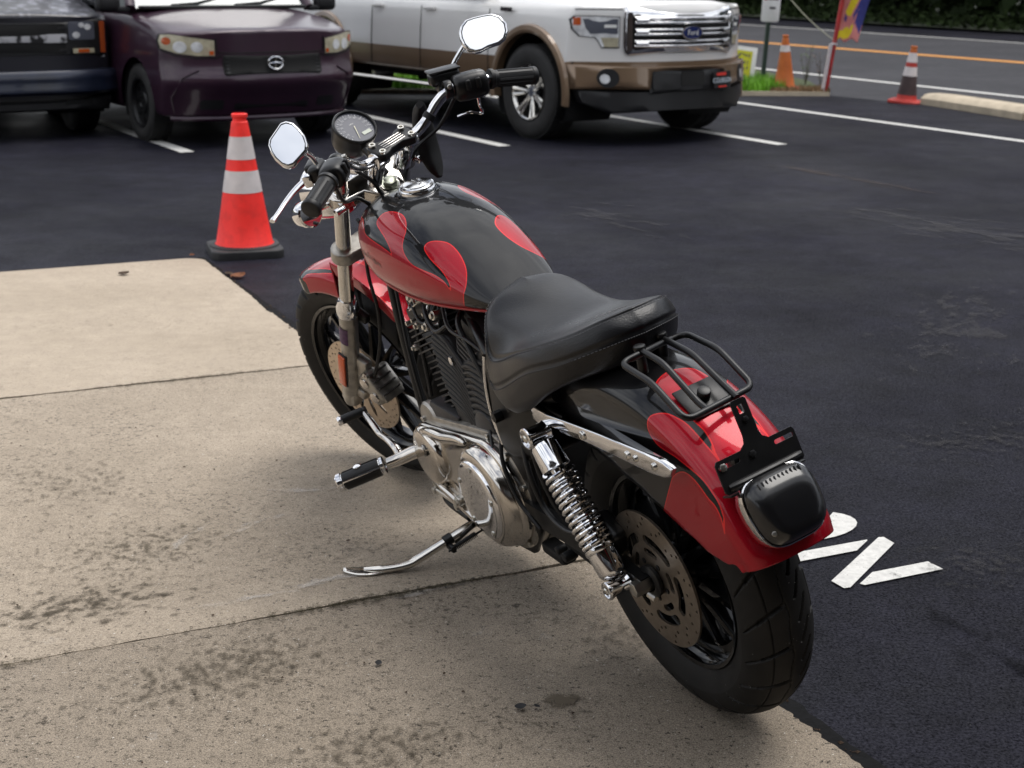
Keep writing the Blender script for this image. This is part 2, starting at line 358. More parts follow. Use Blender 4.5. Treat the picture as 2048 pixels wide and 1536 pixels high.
# concrete pad: three slabs with open joints
PC = Vector((-1.585, 7.225)); PU = Vector((-.9055, -.4243)); PV = Vector((.4243, -.9055))
def pad_pt(u, v, z=0): q = PC+PU*u+PV*v; return (q.x, q.y, z)
pad = empty('concrete_pad'); pad['kind'] = 'structure'
J = [0, 2.195, 4.235, 6.4, 8.6]
def jag(n, a, seed):
    r_ = np.random.default_rng(seed); k = np.cumsum(r_.normal(0, a, n)); k -= np.linspace(k[0], k[-1], n); return k*.6+r_.normal(0, a, n)
for i in range(4):
    v0, v1 = J[i]+(.006 if i else 0), J[i+1]-.006
    n = 220; vs_ = np.linspace(v0, v1, n); je = np.abs(jag(n, .0022, 10+i)); jt = jag(200, .0020, 20+i)
    edge = []
    if i == 0:
        for k in range(7): a = R(90*k/6); edge.append((.10-.10*math.sin(a), v0+.10-.10*math.cos(a)))
        edge = [(.10+.1*0, v0)]+edge[1:]; edge += [(je[k], v) for k, v in enumerate(vs_) if v > v0+.11]
    else: edge = [(je[k], v) for k, v in enumerate(vs_)]
    us = np.linspace(0.02, 9.0, 200)
    bot = [(u, v1+jt[k]) for k, u in enumerate(us)]; top = [(u, v0-jt[k]*.7) for k, u in enumerate(us[::-1])]
    if i == 0: top = [(9.0, v0), (.10, v0)]
    out = edge+bot+top
    g = MB(); z0 = -.0012*i
    P3 = [pad_pt(u, v, z0) for u, v in out]; P4 = [pad_pt(u, v, -.1) for u, v in out]; N = len(out)
    b = bmesh.new(); vv = [b.verts.new(p) for p in P3]; f = b.faces.new(vv)
    bmesh.ops.triangulate(b, faces=[f]); g.bm(b)
    k0 = len(g.v); g.add(P3+P4, [(j, (j+1) % N, N+(j+1) % N, N+j) for j in range(N)])
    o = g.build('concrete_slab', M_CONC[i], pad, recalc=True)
g = MB()
for v in J[1:4]:
    g.add([pad_pt(-.002, v-.012, -.011), pad_pt(9, v-.012, -.011), pad_pt(9, v+.012, -.011), pad_pt(-.002, v+.012, -.011)], [(0, 1, 2, 3)])
g.build('joint', M_JOINT, pad)
# tar-filled gap along the pad edge
g = MB(); n = 260; ja, jb = jag(n, .002, 3), jag(n, .003, 4)
g.grid([[pad_pt(-.022-abs(jb[k])*1.2, -.05+8.6*k/(n-1), ZA+.003), pad_pt(.01, -.05+8.6*k/(n-1), ZA+.0035)] for k in range(n)])
o = g.build('tar_seam', mat('tar', (.004, .004, .0045), .7, spec=.1, var=.4, vscale=60, bump=.8, bscale=90)); o['kind'] = 'structure'
# kerb along the road, right of the cones
def kerb(name, p, q, h=.13, w=.3, n=6):
    a, b = Vector((*p, 0)), Vector((*q, 0)); d = (b-a).normalized(); s_ = Vector((-d.y, d.x, 0)); g = MB()
    prof = [(-w/2, -.05), (-w/2, h*.55), (-w/2+.05, h*.9), (-w/2+.11, h), (w/2-.06, h), (w/2-.01, h*.85), (w/2, -.05)]
    rows = []
    for k in range(n+1):
        c = a+(b-a)*k/n; e = .93 if k in (0, n) else 1
        rows.append([c+s_*x+Vector((0, 0, ZA+z*e)) for x, z in prof])
    o = g.grid(rows); m = len(prof); g.f += [tuple(range(m)), tuple(n*m+k for k in range(m))[::-1]]; g.mi += [0, 0]
    return g.build(name, M_KERB, recalc=True)
k1 = kerb('kerb_stone', (4.68, 16.47), (5.26, 14.80)); k2 = kerb('kerb_stone', (5.27, 14.77), (5.87, 13.05)); k3 = kerb('kerb', (5.88, 13.02), (8.6, 5.3))
tag(k1, 'tan concrete kerb length starting right behind the dirty striped cone', 'kerb', 'kerb lengths along the lot edge')
tag(k2, 'second tan kerb length from the striped cone, cut by the picture edge', 'kerb', 'kerb lengths along the lot edge'); k3['kind'] = 'structure'
k4 = kerb('kerb', (3.72, 17.42), (-40, 15.17), h=.05, w=.12, n=30); k4['kind'] = 'structure'
# grass verge between lot and road
sheet('grass_verge', [(3.72, 17.48), (-40, 15.23), (-40, 90), (-26, 80.2), (3.05, 24.0), (3.85, 19.3)], ZA+.035, mat('verge_soil', (.045, .06, .018), .95, var=.4, vscale=3, detail=8))

# stains, scuffs and joint dirt: thin films on the slabs with ragged, noisy edges
def film(name, cx, cy, lx, ly, rz, c, amount, seed, scale=9., z=.0012, edge=.55, stretch=1.):
    m = bpy.data.materials.new(name); m.use_nodes = True; n, l = m.node_tree.nodes, m.node_tree.links; b = n['Principled BSDF']
    b.inputs['Base Color'].default_value = (*c, 1); b.inputs['Roughness'].default_value = .9; b.inputs['Specular IOR Level'].default_value = .1
    t = n.new('ShaderNodeTexCoord'); mp_ = n.new('ShaderNodeMapping'); mp_.inputs['Location'].default_value = (seed*3.1, seed*1.7, 0); mp_.inputs['Scale'].default_value = (stretch, 1, 1); l.new(t.outputs['Object'], mp_.inputs[0])
    z1 = n.new('ShaderNodeTexNoise'); z1.inputs['Scale'].default_value = scale; z1.inputs['Detail'].default_value = 8; z1.inputs['Roughness'].default_value = .72; l.new(mp_.outputs[0], z1.inputs['Vector'])
    sc_ = n.new('ShaderNodeMapping'); sc_.inputs['Scale'].default_value = (2/lx, 2/ly, 1); l.new(t.outputs['Object'], sc_.inputs[0]); le = n.new('ShaderNodeVectorMath'); le.operation = 'LENGTH'; l.new(sc_.outputs[0], le.inputs[0])
    fall = n.new('ShaderNodeMapRange'); fall.inputs[1].default_value = .15; fall.inputs[2].default_value = .95; fall.inputs[3].default_value = 1; fall.inputs[4].default_value = 0; l.new(le.outputs['Value'], fall.inputs[0])
    k = n.new('ShaderNodeMath'); k.operation = 'MULTIPLY_ADD'; k.inputs[1].default_value = edge; l.new(fall.outputs[0], k.inputs[0]); l.new(z1.outputs['Fac'], k.inputs[2])
    r_ = n.new('ShaderNodeMapRange'); r_.inputs[1].default_value = .615; r_.inputs[2].default_value = .72; r_.inputs[3].default_value = 0; r_.inputs[4].default_value = amount; l.new(k.outputs[0], r_.inputs[0]); l.new(r_.outputs[0], b.inputs['Alpha'])
    g = MB(); g.add([(-lx/2, -ly/2, 0), (lx/2, -ly/2, 0), (lx/2, ly/2, 0), (-lx/2, ly/2, 0)], [(0, 1, 2, 3)]); o = g.build(name, m); o.location = (cx, cy, z); o.rotation_euler = (0, 0, rz); o['kind'] = 'structure'; return o
JA = math.atan2(-PU.y, -PU.x)
for k, (cx, cy, lx, ly, rz, c, am, sd, scl, ed, sx) in enumerate((
    (.115, 2.653, .15, .10, .3, (.14, .115, .085), .8, 1, 22, .30, 1),
    (-.95, 3.42, 1.0, .7, .4, (.085, .072, .05), .55, 2, 38, .13, 1), (-1.0, 3.08, .9, .40, JA, (.06, .05, .036), .7, 3, 42, .15, .6),
    (-.60, 2.78, 1.0, .55, .6, (.07, .058, .042), .6, 4, 42, .15, 1), (-.25, 2.45, .9, .4, .4, (.075, .062, .045), .6, 5, 46, .14, 1), (-1.25, 3.9, .9, .8, .2, (.12, .10, .075), .5, 6, 34, .12, 1),
    (-.40, 3.45, .7, .4, .3, (.085, .072, .052), .5, 13, 40, .10, 1), (.25, 2.95, .6, .5, .8, (.075, .062, .045), .5, 14, 40, .12, 1),
    (-.68, 3.60, .40, .07, .9, (.62, .59, .55), .30, 7, 30, .16, .35), (-.44, 3.235, .45, .07, JA, (.62, .59, .55), .36, 8, 34, .18, .3), (-.62, 3.12, .5, .07, JA, (.62, .59, .55), .30, 9, 34, .16, .3), (-.20, 3.17, .40, .09, JA, (.60, .57, .53), .26, 10, 30, .16, .35), (-.57, 3.86, .32, .06, .2, (.62, .59, .55), .32, 11, 30, .18, .35), (-.85, 3.48, .34, .06, 1.3, (.62, .59, .55), .28, 12, 30, .18, .35))):
    film('stain' if c[0] < .3 else 'scuff_mark', cx, cy, lx, ly, rz, c, am, sd, scl, .0016+.0001*k, ed, sx)
for j, (v, am) in enumerate(((J[1], .6), (J[2], .85))):
    for q in range(4):
        p = pad_pt(.55+1.15*q, v+.008); film('joint_dirt', p[0], p[1], 1.5, .075, JA, (.045, .038, .022), am*.8, 20+4*j+q, 48, .0032+.0001*(4*j+q), .20)

for k, (cx, cy, lx, ly, rz, c, am, sd, scl, ed, sx) in enumerate((
    (1.9, 6.0, 2.6, .8, 1.2, (.075, .073, .075), .35, 31, 12, .16, .4), (2.6, 8.3, 3.5, 1.2, -.9, (.085, .083, .085), .35, 32, 9, .16, .35), (.6, 8.6, 2.4, 1.0, -1.0, (.07, .068, .07), .35, 33, 10, .14, .4), (1.5, 4.4, 1.2, .6, .3, (.06, .058, .058), .4, 34, 18, .14, 1), (-1.2, 9.6, 3.0, 1.0, -1.05, (.07, .068, .07), .3, 35, 9, .14, .35),
    (2.4, 10.4, 3.2, .25, -1.0, (.10, .075, .06), .3, 36, 14, .2, .15), (1.2, 3.4, .8, .5, .3, (.055, .053, .052), .4, 37, 24, .14, 1), (1.1, 2.9, .7, .35, -1.1, (.003, .003, .004), .5, 38, 16, .16, .4), (3.0, 6.4, 2.0, .5, .4, (.003, .003, .004), .5, 39, 8, .2, .4))):
    film('asphalt_dust' if c[0] > .02 else 'tyre_mark', cx, cy, lx, ly, rz, c, am, sd, scl, ZA+.006+.0002*k, ed, sx)
# ================================================================== MOTORCYCLE
BX, BY, BYAW, BLEAN, BSTEER = .43424, 2.68779, R(118.258), R(15.3115), R(15.767)
bike = bpy.data.objects.new('motorcycle', None); col.objects.link(bike); bike.empty_display_size = .3
_c, _s = math.cos(BLEAN), math.sin(BLEAN)
BMAT = Matrix.Translation((BX, BY, .0026)) @ Matrix.Rotation(BYAW, 4, 'Z') @ Matrix(((1, 0, 0, 0), (0, _c, _s, 0), (0, -_s, _c, 0), (0, 0, 0, 1)))
bike.matrix_world = BMAT
tag(bike, 'black and red flame painted motorcycle leaning on its kickstand on the concrete', 'motorcycle')
BINV = BMAT.inverted()
WB, RF, RR = 1.524, .331, .322
RAKE = R(30); AX = Vector((-math.sin(RAKE), 0, math.cos(RAKE))); FA = Vector((WB, 0, RF))
SA0 = FA-Vector((math.cos(RAKE), 0, math.sin(RAKE)))*.065
SROT = Matrix.Rotation(BSTEER, 3, AX)
def st(p): return SA0+SROT @ (Vector(p)-SA0)
def world_to_bike(p): return BINV @ Vector(p)
def bolt(g, c, ax, r, h, hexa=True):
    ax = Vector(ax).normalized(); c = Vector(c)
    g.cyl(c-ax*.002, c+ax*h, r, 6 if hexa else 14, bev=r*.18)

# ---------------------------------------------------------------- wheels
def tyre(g, c, Rr, w, depth, pattern, na, nt, hub_r):
    """c centre, axle along Y; tread displaced inwards by pattern(angle, lateral -1..1)"""
    rows = []
    rho = w/2; cr_ = Rr-rho*.92
    sw = [(-.56, hub_r-.004), (-.66, hub_r+.004), (-.74, hub_r+.012)]
    for i in range(na):
        a = 2*math.pi*i/na; d = Vector((math.sin(a), 0, math.cos(a))); row = []
        for y, r_ in sw: row.append(c+d*r_+Vector((0, y*rho, 0)))
        for j in range(nt+1):
            b = -1.62+3.24*j/nt            # angle over the section
            y = rho*math.sin(b) if abs(b) < 1.5708 else rho*math.copysign(1-.02*(abs(b)-1.5708), b)
            r_ = cr_+rho*.92*math.cos(b)
            lat = b/1.57
            dp = depth*pattern(a, lat) if abs(lat) < .93 else 0
            n = d*math.cos(b)*.92+Vector((0, math.sin(b), 0))
            row.append(c+d*r_+Vector((0, y, 0))-n*dp)
        for y, r_ in sw[::-1]: row.append(c+d*r_+Vector((0, -y*rho, 0)))
        rows.append(row)
    g.grid(rows, cu=True)
def smoothg(d, w): return max(0., min(1., (w-d)/(w*.45)))
def pat_rear(a, t):
    s = a/(2*math.pi)*22; k = s % 1.0
    # zigzag centre groove with dog legs (right of centre) and two straight sipes
    z = -.20+.115*(1 if k < .5 else -1)*(1-abs((k % .5)*4-1))**.0*( (k*4-1) if k < .5 else (3-k*4))*-1
    v = smoothg(abs(t-z), .030)
    v = max(v, .35*smoothg(abs(t-.10-.02*math.sin(s*6.28)), .012), .35*smoothg(abs(t-.42), .012), .3*smoothg(abs(t+.52), .012))
    # swept lateral grooves left (t>0 is +Y) and right
    if t > .12:
        ph = (s+.35*(t-.12)+.55*(t-.12)**2) % 1.0
        ww = .058 if t < .85 else .058*max(0, (1.0-t)/.15)
        v = max(v, (1. if .16 < t < .62 else .55)*smoothg(min(ph, 1-ph), ww*(1.0 if t < .62 else .7)))
    if t < -.42:
        ph = (s+.5-.35*(t+.42)) % 1.0
        v = max(v, smoothg(min(ph, 1-ph), .055)*(1 if t > -.85 else max(0, (1+t)/.15)))
    return v
def pat_front(a, t):
    s = a/(2*math.pi)*26; v = smoothg(abs(t), .035)
    tt = abs(t)
    if tt > .18:
        ph = (s+(.5 if t > 0 else 0)+1.0*(tt-.18)) % 1.0
        v = max(v, smoothg(min(ph, 1-ph), .085)*(1 if tt < .8 else max(0, (1-tt)/.2)))
    return v
m_tyre = bpy.data.materials.new('tyre_rubber'); m_tyre.use_nodes = True
def _tyre_nodes(m):
    n, l = m.node_tree.nodes, m.node_tree.links; b = n['Principled BSDF']; b.inputs['Roughness'].default_value = .62; b.inputs['Specular IOR Level'].default_value = .28
    t = n.new('ShaderNodeTexCoord'); z = n.new('ShaderNodeTexNoise'); z.inputs['Scale'].default_value = 14; z.inputs['Detail'].default_value = 6; l.new(t.outputs['Object'], z.inputs['Vector'])
    r_ = n.new('ShaderNodeValToRGB'); r_.color_ramp.elements[0].color = (.006, .0057, .0054, 1); r_.color_ramp.elements[1].color = (.013, .012, .011, 1); r_.color_ramp.elements[0].position = .35; r_.color_ramp.elements[1].position = .7; l.new(z.outputs['Fac'], r_.inputs['Fac'])
    v = n.new('ShaderNodeTexVoronoi'); v.inputs['Scale'].default_value = 130; l.new(t.outputs['Object'], v.inputs['Vector'])
    r2 = n.new('ShaderNodeValToRGB'); r2.color_ramp.elements[0].color = (1, 1, 1, 1); r2.color_ramp.elements[1].color = (0, 0, 0, 1); r2.color_ramp.elements[0].position = .07; r2.color_ramp.elements[1].position = .12; l.new(v.outputs['Distance'], r2.inputs['Fac'])
    z2 = n.new('ShaderNodeTexNoise'); z2.inputs['Scale'].default_value = 22; l.new(t.outputs['Object'], z2.inputs['Vector'])
    r3 = n.new('ShaderNodeValToRGB'); r3.color_ramp.elements[0].position = .60; r3.color_ramp.elements[1].position = .66; l.new(z2.outputs['Fac'], r3.inputs['Fac'])
    k = n.new('ShaderNodeMath'); k.operation = 'MULTIPLY'; l.new(r2.outputs[0], k.inputs[0]); l.new(r3.outputs[0], k.inputs[1])
    mx_ = n.new('ShaderNodeMix'); mx_.data_type = 'RGBA'; l.new(k.outputs[0], mx_.inputs['Factor']); l.new(r_.outputs[0], mx_.inputs['A']); mx_.inputs['B'].default_value = (.32, .31, .29, 1); l.new(mx_.outputs['Result'], b.inputs['Base Color'])
_tyre_nodes(m_tyre)

def disc_plate(g, c, rout, rin, t, n_hole, hole_rows, slots, rot=0., hr=.0042):
    outer = circ(rout, 96); holes = [circ(rin, 40)]
    for k in range(n_hole):
        for q, (rad, off) in enumerate(hole_rows):
            a = 2*math.pi*(k+off)/n_hole+rot; holes.append(circ(hr, 8, (rad*math.cos(a), rad*math.sin(a))))
    for sl in slots: holes.append(sl)
    g.plate(outer, holes, Vector(c)-Vector((0, t/2, 0)), (0, 0, 1), (1, 0, 0), t)
def arc_slot(r0, r1, a0, a1, n=10):
    """banana slot between radii with round ends"""
    rm, h = (r0+r1)/2, (r1-r0)/2; o_ = []
    for k in range(n+1): a = a0+(a1-a0)*k/n; o_.append((r1*math.cos(a), r1*math.sin(a)))
    for k in range(1, 6): b = math.pi*k/6; cx, cy = rm*math.cos(a1), rm*math.sin(a1); o_.append((cx+h*math.cos(a1+b), cy+h*math.sin(a1+b)))
    for k in range(n, -1, -1): a = a0+(a1-a0)*k/n; o_.append((r0*math.cos(a), r0*math.sin(a)))
    for k in range(1, 6): b = math.pi*k/6; cx, cy = rm*math.cos(a0), rm*math.sin(a0); o_.append((cx+h*math.cos(a0+math.pi+b), cy+h*math.sin(a0+math.pi+b)))
    return o_
def rim_mesh(c, r_rim, w, hub_r, hub_w):
    g = MB(); h = w/2
    prof = [(r_rim-.004, -h), (r_rim+.004, -h-.003), (r_rim+.005, -h+.004), (r_rim-.006, -h+.012), (r_rim-.014, -h+.03), (r_rim-.030, -.022), (r_rim-.034, -.012), (r_rim-.034, .012), (r_rim-.030, .022), (r_rim-.014, h-.03), (r_rim-.006, h-.012), (r_rim+.005, h-.004), (r_rim+.004, h+.003), (r_rim-.004, h), (r_rim-.006, h-.01), (r_rim+.001, 0.), (r_rim-.006, -h+.01)]
    g.lathe(prof+[prof[0]], c, (0, 1, 0), 96)
    hp = [(.012, -hub_w/2), (hub_r*.62, -hub_w/2), (hub_r*.75, -hub_w/2+.012), (hub_r*.72, -.02), (hub_r*.72, .02), (hub_r*.75, hub_w/2-.012), (hub_r*.62, hub_w/2), (.012, hub_w/2)]
    g.lathe(hp, c, (0, 1, 0), 32); return g
def spoke_mesh(c, a, r0, r1, w0, w1, t0, t1, split=0.):
    g = MB(); d = Vector((math.sin(a), 0, math.cos(a))); s_ = Vector((math.cos(a), 0, -math.sin(a))); y = Vector((0, 1, 0)); rows = []
    for k in range(7):
        u = k/6; r_ = r0+(r1-r0)*u; w = (w0+(w1-w0)*u)*(1+.5*max(0, u-.8)/.2*.4); t = t0+(t1-t0)*u; o = Vector(c)+d*r_
        rows.append([o+s_*x*w/2+y*z*t/2 for x, z in ((-1, -.55), (-.7, -1), (.7, -1), (1, -.55), (1, .55), (.7, 1), (-.7, 1), (-1, .55))])
    g.grid(rows, cv=True, flip=True); return g

# rear wheel
cR = Vector((0, 0, RR))
g = rim_mesh(cR, .205, .105, .075, .16)
g.cyl((0, -.13, RR), (0, .125, RR), .011, 12)
rw = g.build('rear_wheel', MT['black_gloss'], bike)
g = MB(); tyre(g, cR, RR, .148, .0085, pat_rear, 840, 110, .203); g.build('tyre', m_tyre, rw, ang=50)
for k in range(13):
    spoke_mesh(cR, 2*math.pi*(k+.2)/13, .045, .178, .030, .016, .06, .030).build('spoke', MT['black_gloss'], rw)
g = MB()
sl = []
for k in range(5):
    a = 2*math.pi*k/5+.5
    sl.append(arc_slot(.078, .100, a, a+.78)); sl.append(circ(.0065, 12, (.042*math.cos(a+.2), .042*math.sin(a+.2))))
    sl.append(arc_slot(.054, .068, a+.45, a+.95))
disc_plate(g, (0, .0866, RR), .146, .026, .0052, 15, [(.138, 0), (.123, .18), (.114, .5)], sl, hr=.0036)
g.build('brake_disc', MT['steel'], rw)
g = MB(); g.lathe([(.02, .088), (.030, .089), (.034, .094), (.034, .10), (.028, .103), (.02, .104)], (0, 0, RR), (0, 1, 0), 24)
for k in range(5): a = 2*math.pi*k/5+.7; bolt(g, (.042*math.sin(a), .0885, RR+.042*math.cos(a)), (0, 1, 0), .006, .003)
g.build('hub_cap', MT['black_satin'], rw)
g = MB(); g.lathe([(.05, -.075), (.10, -.076), (.103, -.08), (.103, -.105), (.10, -.108), (.05, -.108)], (0, 0, RR), (0, 1, 0), 48, cap1=True); g.build('belt_pulley', MT['black_satin'], rw)

# front wheel (steered)
cF = FA
g = rim_mesh(cF, .243, .075, .062, .13); g.xf(st); fw = g.build('front_wheel', MT['black_gloss'], bike)
g = MB(); tyre(g, cF, RF, .104, .007, pat_front, 640, 72, .241); g.xf(st); g.build('tyre', m_tyre, fw, ang=50)
for k in range(13):
    g = spoke_mesh(cF, 2*math.pi*(k+.15)/13, .04, .216, .024, .012, .05, .022); g.xf(st); g.build('spoke', MT['black_gloss'], fw)
g = MB()
sl = []
for k in range(10):
    a = 2*math.pi*k/10
    sl.append([((.074+.034*math.cos(q))*math.cos(a)-.0085*math.sin(q)*math.sin(a), (.074+.034*math.cos(q))*math.sin(a)+.0085*math.sin(q)*math.cos(a)) for q in [2*math.pi*j/14 for j in range(14)]])
disc_plate(g, cF+Vector((0, .0643, 0)), .146, .022, .005, 20, [(.138, 0), (.130, .45), (.121, .15)], sl, hr=.0036)
g.xf(st); g.build('brake_disc', mat('disc_warm', (.56, .45, .34), .36, .8, var=.1, vscale=50), fw)
g = MB(); g.cyl(cF+Vector((0, -.13, 0)), cF+Vector((0, .13, 0)), .011, 14); g.xf(st); g.build('axle', MT['chrome_worn'], fw)

# ---------------------------------------------------------------- painted metal
def paint_mat(name='flame_paint'):
    m = bpy.data.materials.new(name); m.use_nodes = True; n, l = m.node_tree.nodes, m.node_tree.links; b = n['Principled BSDF']
    at = n.new('ShaderNodeAttribute'); at.attribute_name = 'paint_edge'        # signed distance to the painted edge, metres
    def ramp(p0, p1):
        r_ = n.new('ShaderNodeMapRange'); r_.inputs[1].default_value = p0; r_.inputs[2].default_value = p1; l.new(at.outputs['Fac'], r_.inputs[0]); return r_
    red = ramp(-.0003, .0003)
    line = n.new('ShaderNodeMath'); line.operation = 'ABSOLUTE'; l.new(at.outputs['Fac'], line.inputs[0])
    ln = n.new('ShaderNodeMapRange'); ln.inputs[1].default_value = .0008; ln.inputs[2].default_value = .0016; ln.inputs[3].default_value = 1; ln.inputs[4].default_value = 0; l.new(line.outputs[0], ln.inputs[0])
    t = n.new('ShaderNodeTexCoord'); z = n.new('ShaderNodeTexNoise'); z.inputs['Scale'].default_value = 900; l.new(t.outputs['Object'], z.inputs['Vector'])
    fl = n.new('ShaderNodeMapRange'); fl.inputs[3].default_value = .75; fl.inputs[4].default_value = 1.25; l.new(z.outputs['Fac'], fl.inputs[0])
    rc = n.new('ShaderNodeVectorMath'); rc.operation = 'SCALE'; rc.inputs[0].default_value = (.34, .003, .013); l.new(fl.outputs[0], rc.inputs['Scale'])
    # stone chips: small irregular dark or pale nicks
    z3 = n.new('ShaderNodeTexNoise'); z3.inputs['Scale'].default_value = 38; z3.inputs['Detail'].default_value = 5; l.new(t.outputs['Object'], z3.inputs['Vector'])
    ch = n.new('ShaderNodeMapRange'); ch.inputs[1].default_value = .745; ch.inputs[2].default_value = .755; l.new(z3.outputs['Fac'], ch.inputs[0])
    m1 = n.new('ShaderNodeMix'); m1.data_type = 'RGBA'; l.new(red.outputs[0], m1.inputs['Factor']); m1.inputs['A'].default_value = (.0045, .0045, .005, 1); l.new(rc.outputs[0], m1.inputs['B'])
    m2 = n.new('ShaderNodeMix'); m2.data_type = 'RGBA'; l.new(ln.outputs[0], m2.inputs['Factor']); l.new(m1.outputs['Result'], m2.inputs['A']); m2.inputs['B'].default_value = (.72, .02, .02, 1)
    m3 = n.new('ShaderNodeMix'); m3.data_type = 'RGBA'; l.new(ch.outputs[0], m3.inputs['Factor']); l.new(m2.outputs['Result'], m3.inputs['A']); m3.inputs['B'].default_value = (.03, .012, .015, 1)
    l.new(m3.outputs['Result'], b.inputs['Base Color'])
    mt_ = n.new('ShaderNodeMath'); mt_.operation = 'MULTIPLY'; mt_.inputs[1].default_value = .45; l.new(red.outputs[0], mt_.inputs[0]); l.new(mt_.outputs[0], b.inputs['Metallic'])
    b.inputs['Roughness'].default_value = .38; b.inputs['Coat Weight'].default_value = .70; b.inputs['Coat Roughness'].default_value = .035; b.inputs['Specular IOR Level'].default_value = .08; b.inputs['Coat IOR'].default_value = 1.5
    z4 = n.new('ShaderNodeTexNoise'); z4.inputs['Scale'].default_value = 12; z4.inputs['Detail'].default_value = 5; l.new(t.outputs['Object'], z4.inputs['Vector'])
    cr2 = n.new('ShaderNodeMapRange'); cr2.inputs[1].default_value = .4; cr2.inputs[2].default_value = .75; cr2.inputs[3].default_value = .02; cr2.inputs[4].default_value = .09; l.new(z4.outputs['Fac'], cr2.inputs[0]); l.new(cr2.outputs[0], b.inputs['Coat Roughness'])
    return m
M_FLAME = paint_mat()
def set_flame(o, vals):
    a = o.data.attributes.new('paint_edge', 'FLOAT', 'POINT'); a.data.foreach_set('value', np.asarray(vals, np.float32))

def text3d(body, size, o, ux, uy, m, name, parent, thick=.0003, fn=None, align='CENTER'):
    cu = bpy.data.curves.new(name, 'FONT'); cu.body = body; cu.size = size; cu.align_x = align; cu.align_y = 'CENTER'; cu.resolution_u = 2
    ob = bpy.data.objects.new(name, cu); col.objects.link(ob); dg = bpy.context.evaluated_depsgraph_get(); me = ob.evaluated_get(dg).to_mesh()
    o, ux, uy = Vector(o), Vector(ux), Vector(uy); V = [o+ux*v.co.x+uy*v.co.y for v in me.vertices]; F = [tuple(p.vertices) for p in me.polygons]
    bpy.data.objects.remove(ob); bpy.data.curves.remove(cu)
    g = MB(); g.add([(fn(v) if fn else v) for v in V], F); return g.build(name, m, parent)
# tank: (X, half width, z top, z widest, z bottom)
TANK = [(1.118, .012, .868, .852, .838), (1.110, .060, .905, .853, .815), (1.085, .100, .935, .855, .790), (1.03, .137, .955, .855, .765), (.95, .155, .962, .850, .750), (.86, .156, .956, .842, .745),
        (.77, .150, .937, .835, .745), (.68, .137, .905, .828, .751), (.59, .117, .865, .817, .761), (.52, .098, .832, .806, .770), (.475, .082, .812, .798, .776)]
NU, NV = 150, 160
def tank_point(u, v):
    """u along (0 front..1 rear), v around the section: 0 = bottom centre, .5 = top centre (left side first)"""
    X = TANK[0][0]+(TANK[-1][0]-TANK[0][0])*(1-math.cos(u*math.pi/2))*1.0 if False else TANK[0][0]-(TANK[0][0]-TANK[-1][0])*(u**1.6 if u < .0 else u)
    w, zt, zw, zb = lerp_tab(TANK, X)
    a = 2*math.pi*v-math.pi/2
    cy, sz = math.cos(a), math.sin(a)
    if sz >= 0: p, q = .80, .92
    else: p, q = .55, .75
    y = w*math.copysign(abs(cy)**p, cy); z = zw+((zt-zw) if sz > 0 else (zw-zb))*math.copysign(abs(sz)**q, sz)
    return Vector((X, y, z))
TU = [ (i/(NU-1))**1.35 for i in range(NU)]
rows = [[tank_point(u, j/NV) for j in range(NV)] for u in TU]
g = MB(); g.grid(rows, cv=True, flip=True)
g.f += [tuple(range(NV)), tuple((NU-1)*NV+k for k in range(NV))[::-1]]; g.mi += [0, 0]
tank = g.build('fuel_tank', M_FLAME, bike, ang=60, recalc=True)
# arc-length parametrisation used for the paint
_pt = np.array([[tuple(p) for p in r_] for r_ in rows])
def tank_sv():
    s_ = _pt[:, :, 0]; out = np.zeros((NU, NV, 2)); out[:, :, 0] = s_
    for i in range(NU):
        d = np.linalg.norm(np.diff(_pt[i], axis=0), axis=1); c = np.concatenate([[0], np.cumsum(d)]); top = c[NV//2]
        out[i, :, 1] = np.abs(c-top)              # arc length from the top centre line, both sides alike
    return out.reshape(-1, 2)
TANK_SV = tank_sv()
TANK_FLAME = [(1.2, .13), (1.12, .105), (1.075, .125), (1.02, .165), (.97, .19), (.99, .15), (1.0, .115), (.95, .10), (.89, .13), (.86, .165), (.80, .19), (.74, .185), (.70, .19), (.71, .15), (.72, .11), (.66, .085), (.60, .11), (.53, .165), (.50, .20), (.46, .5), (1.2, .5)]
TANK_FLAME = [(0.9729, 0.1509), (0.9487, 0.1671), (0.9009, 0.1733), (0.8497, 0.1739), (0.8151, 0.1743), (0.8026, 0.1791), (0.8145, 0.1649), (0.845, 0.1514), (0.886, 0.1403), (0.9095, 0.1318), (0.9151, 0.1188), (0.9083, 0.1015), (0.8816, 0.0891), (0.846, 0.0839), (0.8145, 0.0914), (0.7896, 0.109), (0.78, 0.1267), (0.7696, 0.1432), (0.7483, 0.154), (0.7189, 0.1572), (0.6783, 0.1468), (0.6427, 0.1347), (0.6107, 0.1286), (0.5887, 0.1325), (0.5951, 0.1204), (0.6249, 0.1143), (0.67, 0.1149), (0.7005, 0.1105), (0.7094, 0.1035), (0.707, 0.0901), (0.6919, 0.0744), (0.668, 0.0606), (0.6319, 0.0592), (0.5949, 0.0675), (0.5689, 0.0815), (0.5496, 0.1033), (0.5542, 0.1333), (0.5664, 0.1597), (0.562, 0.18), (0.562, 0.4), (1.3, 0.4), (1.3, 0.075), (1.09, 0.08), (1.04, 0.12), (0.995, 0.135)]
TANK_FLAME = cat_rom(TANK_FLAME, 45*5, closed=True)
set_flame(tank, sdf_poly(TANK_SV, TANK_FLAME))
g = MB()   # pressed seam along the lower edge
for sgn in (1, -1):
    g.tube([tank_point(u, .5-sgn*(.5-.115))+Vector((0, sgn*.001, -.002)) for u in np.linspace(.06, .98, 60)], .004, 8)
o = g.build('seam', M_FLAME, tank); set_flame(o, [.02]*len(o.data.vertices))
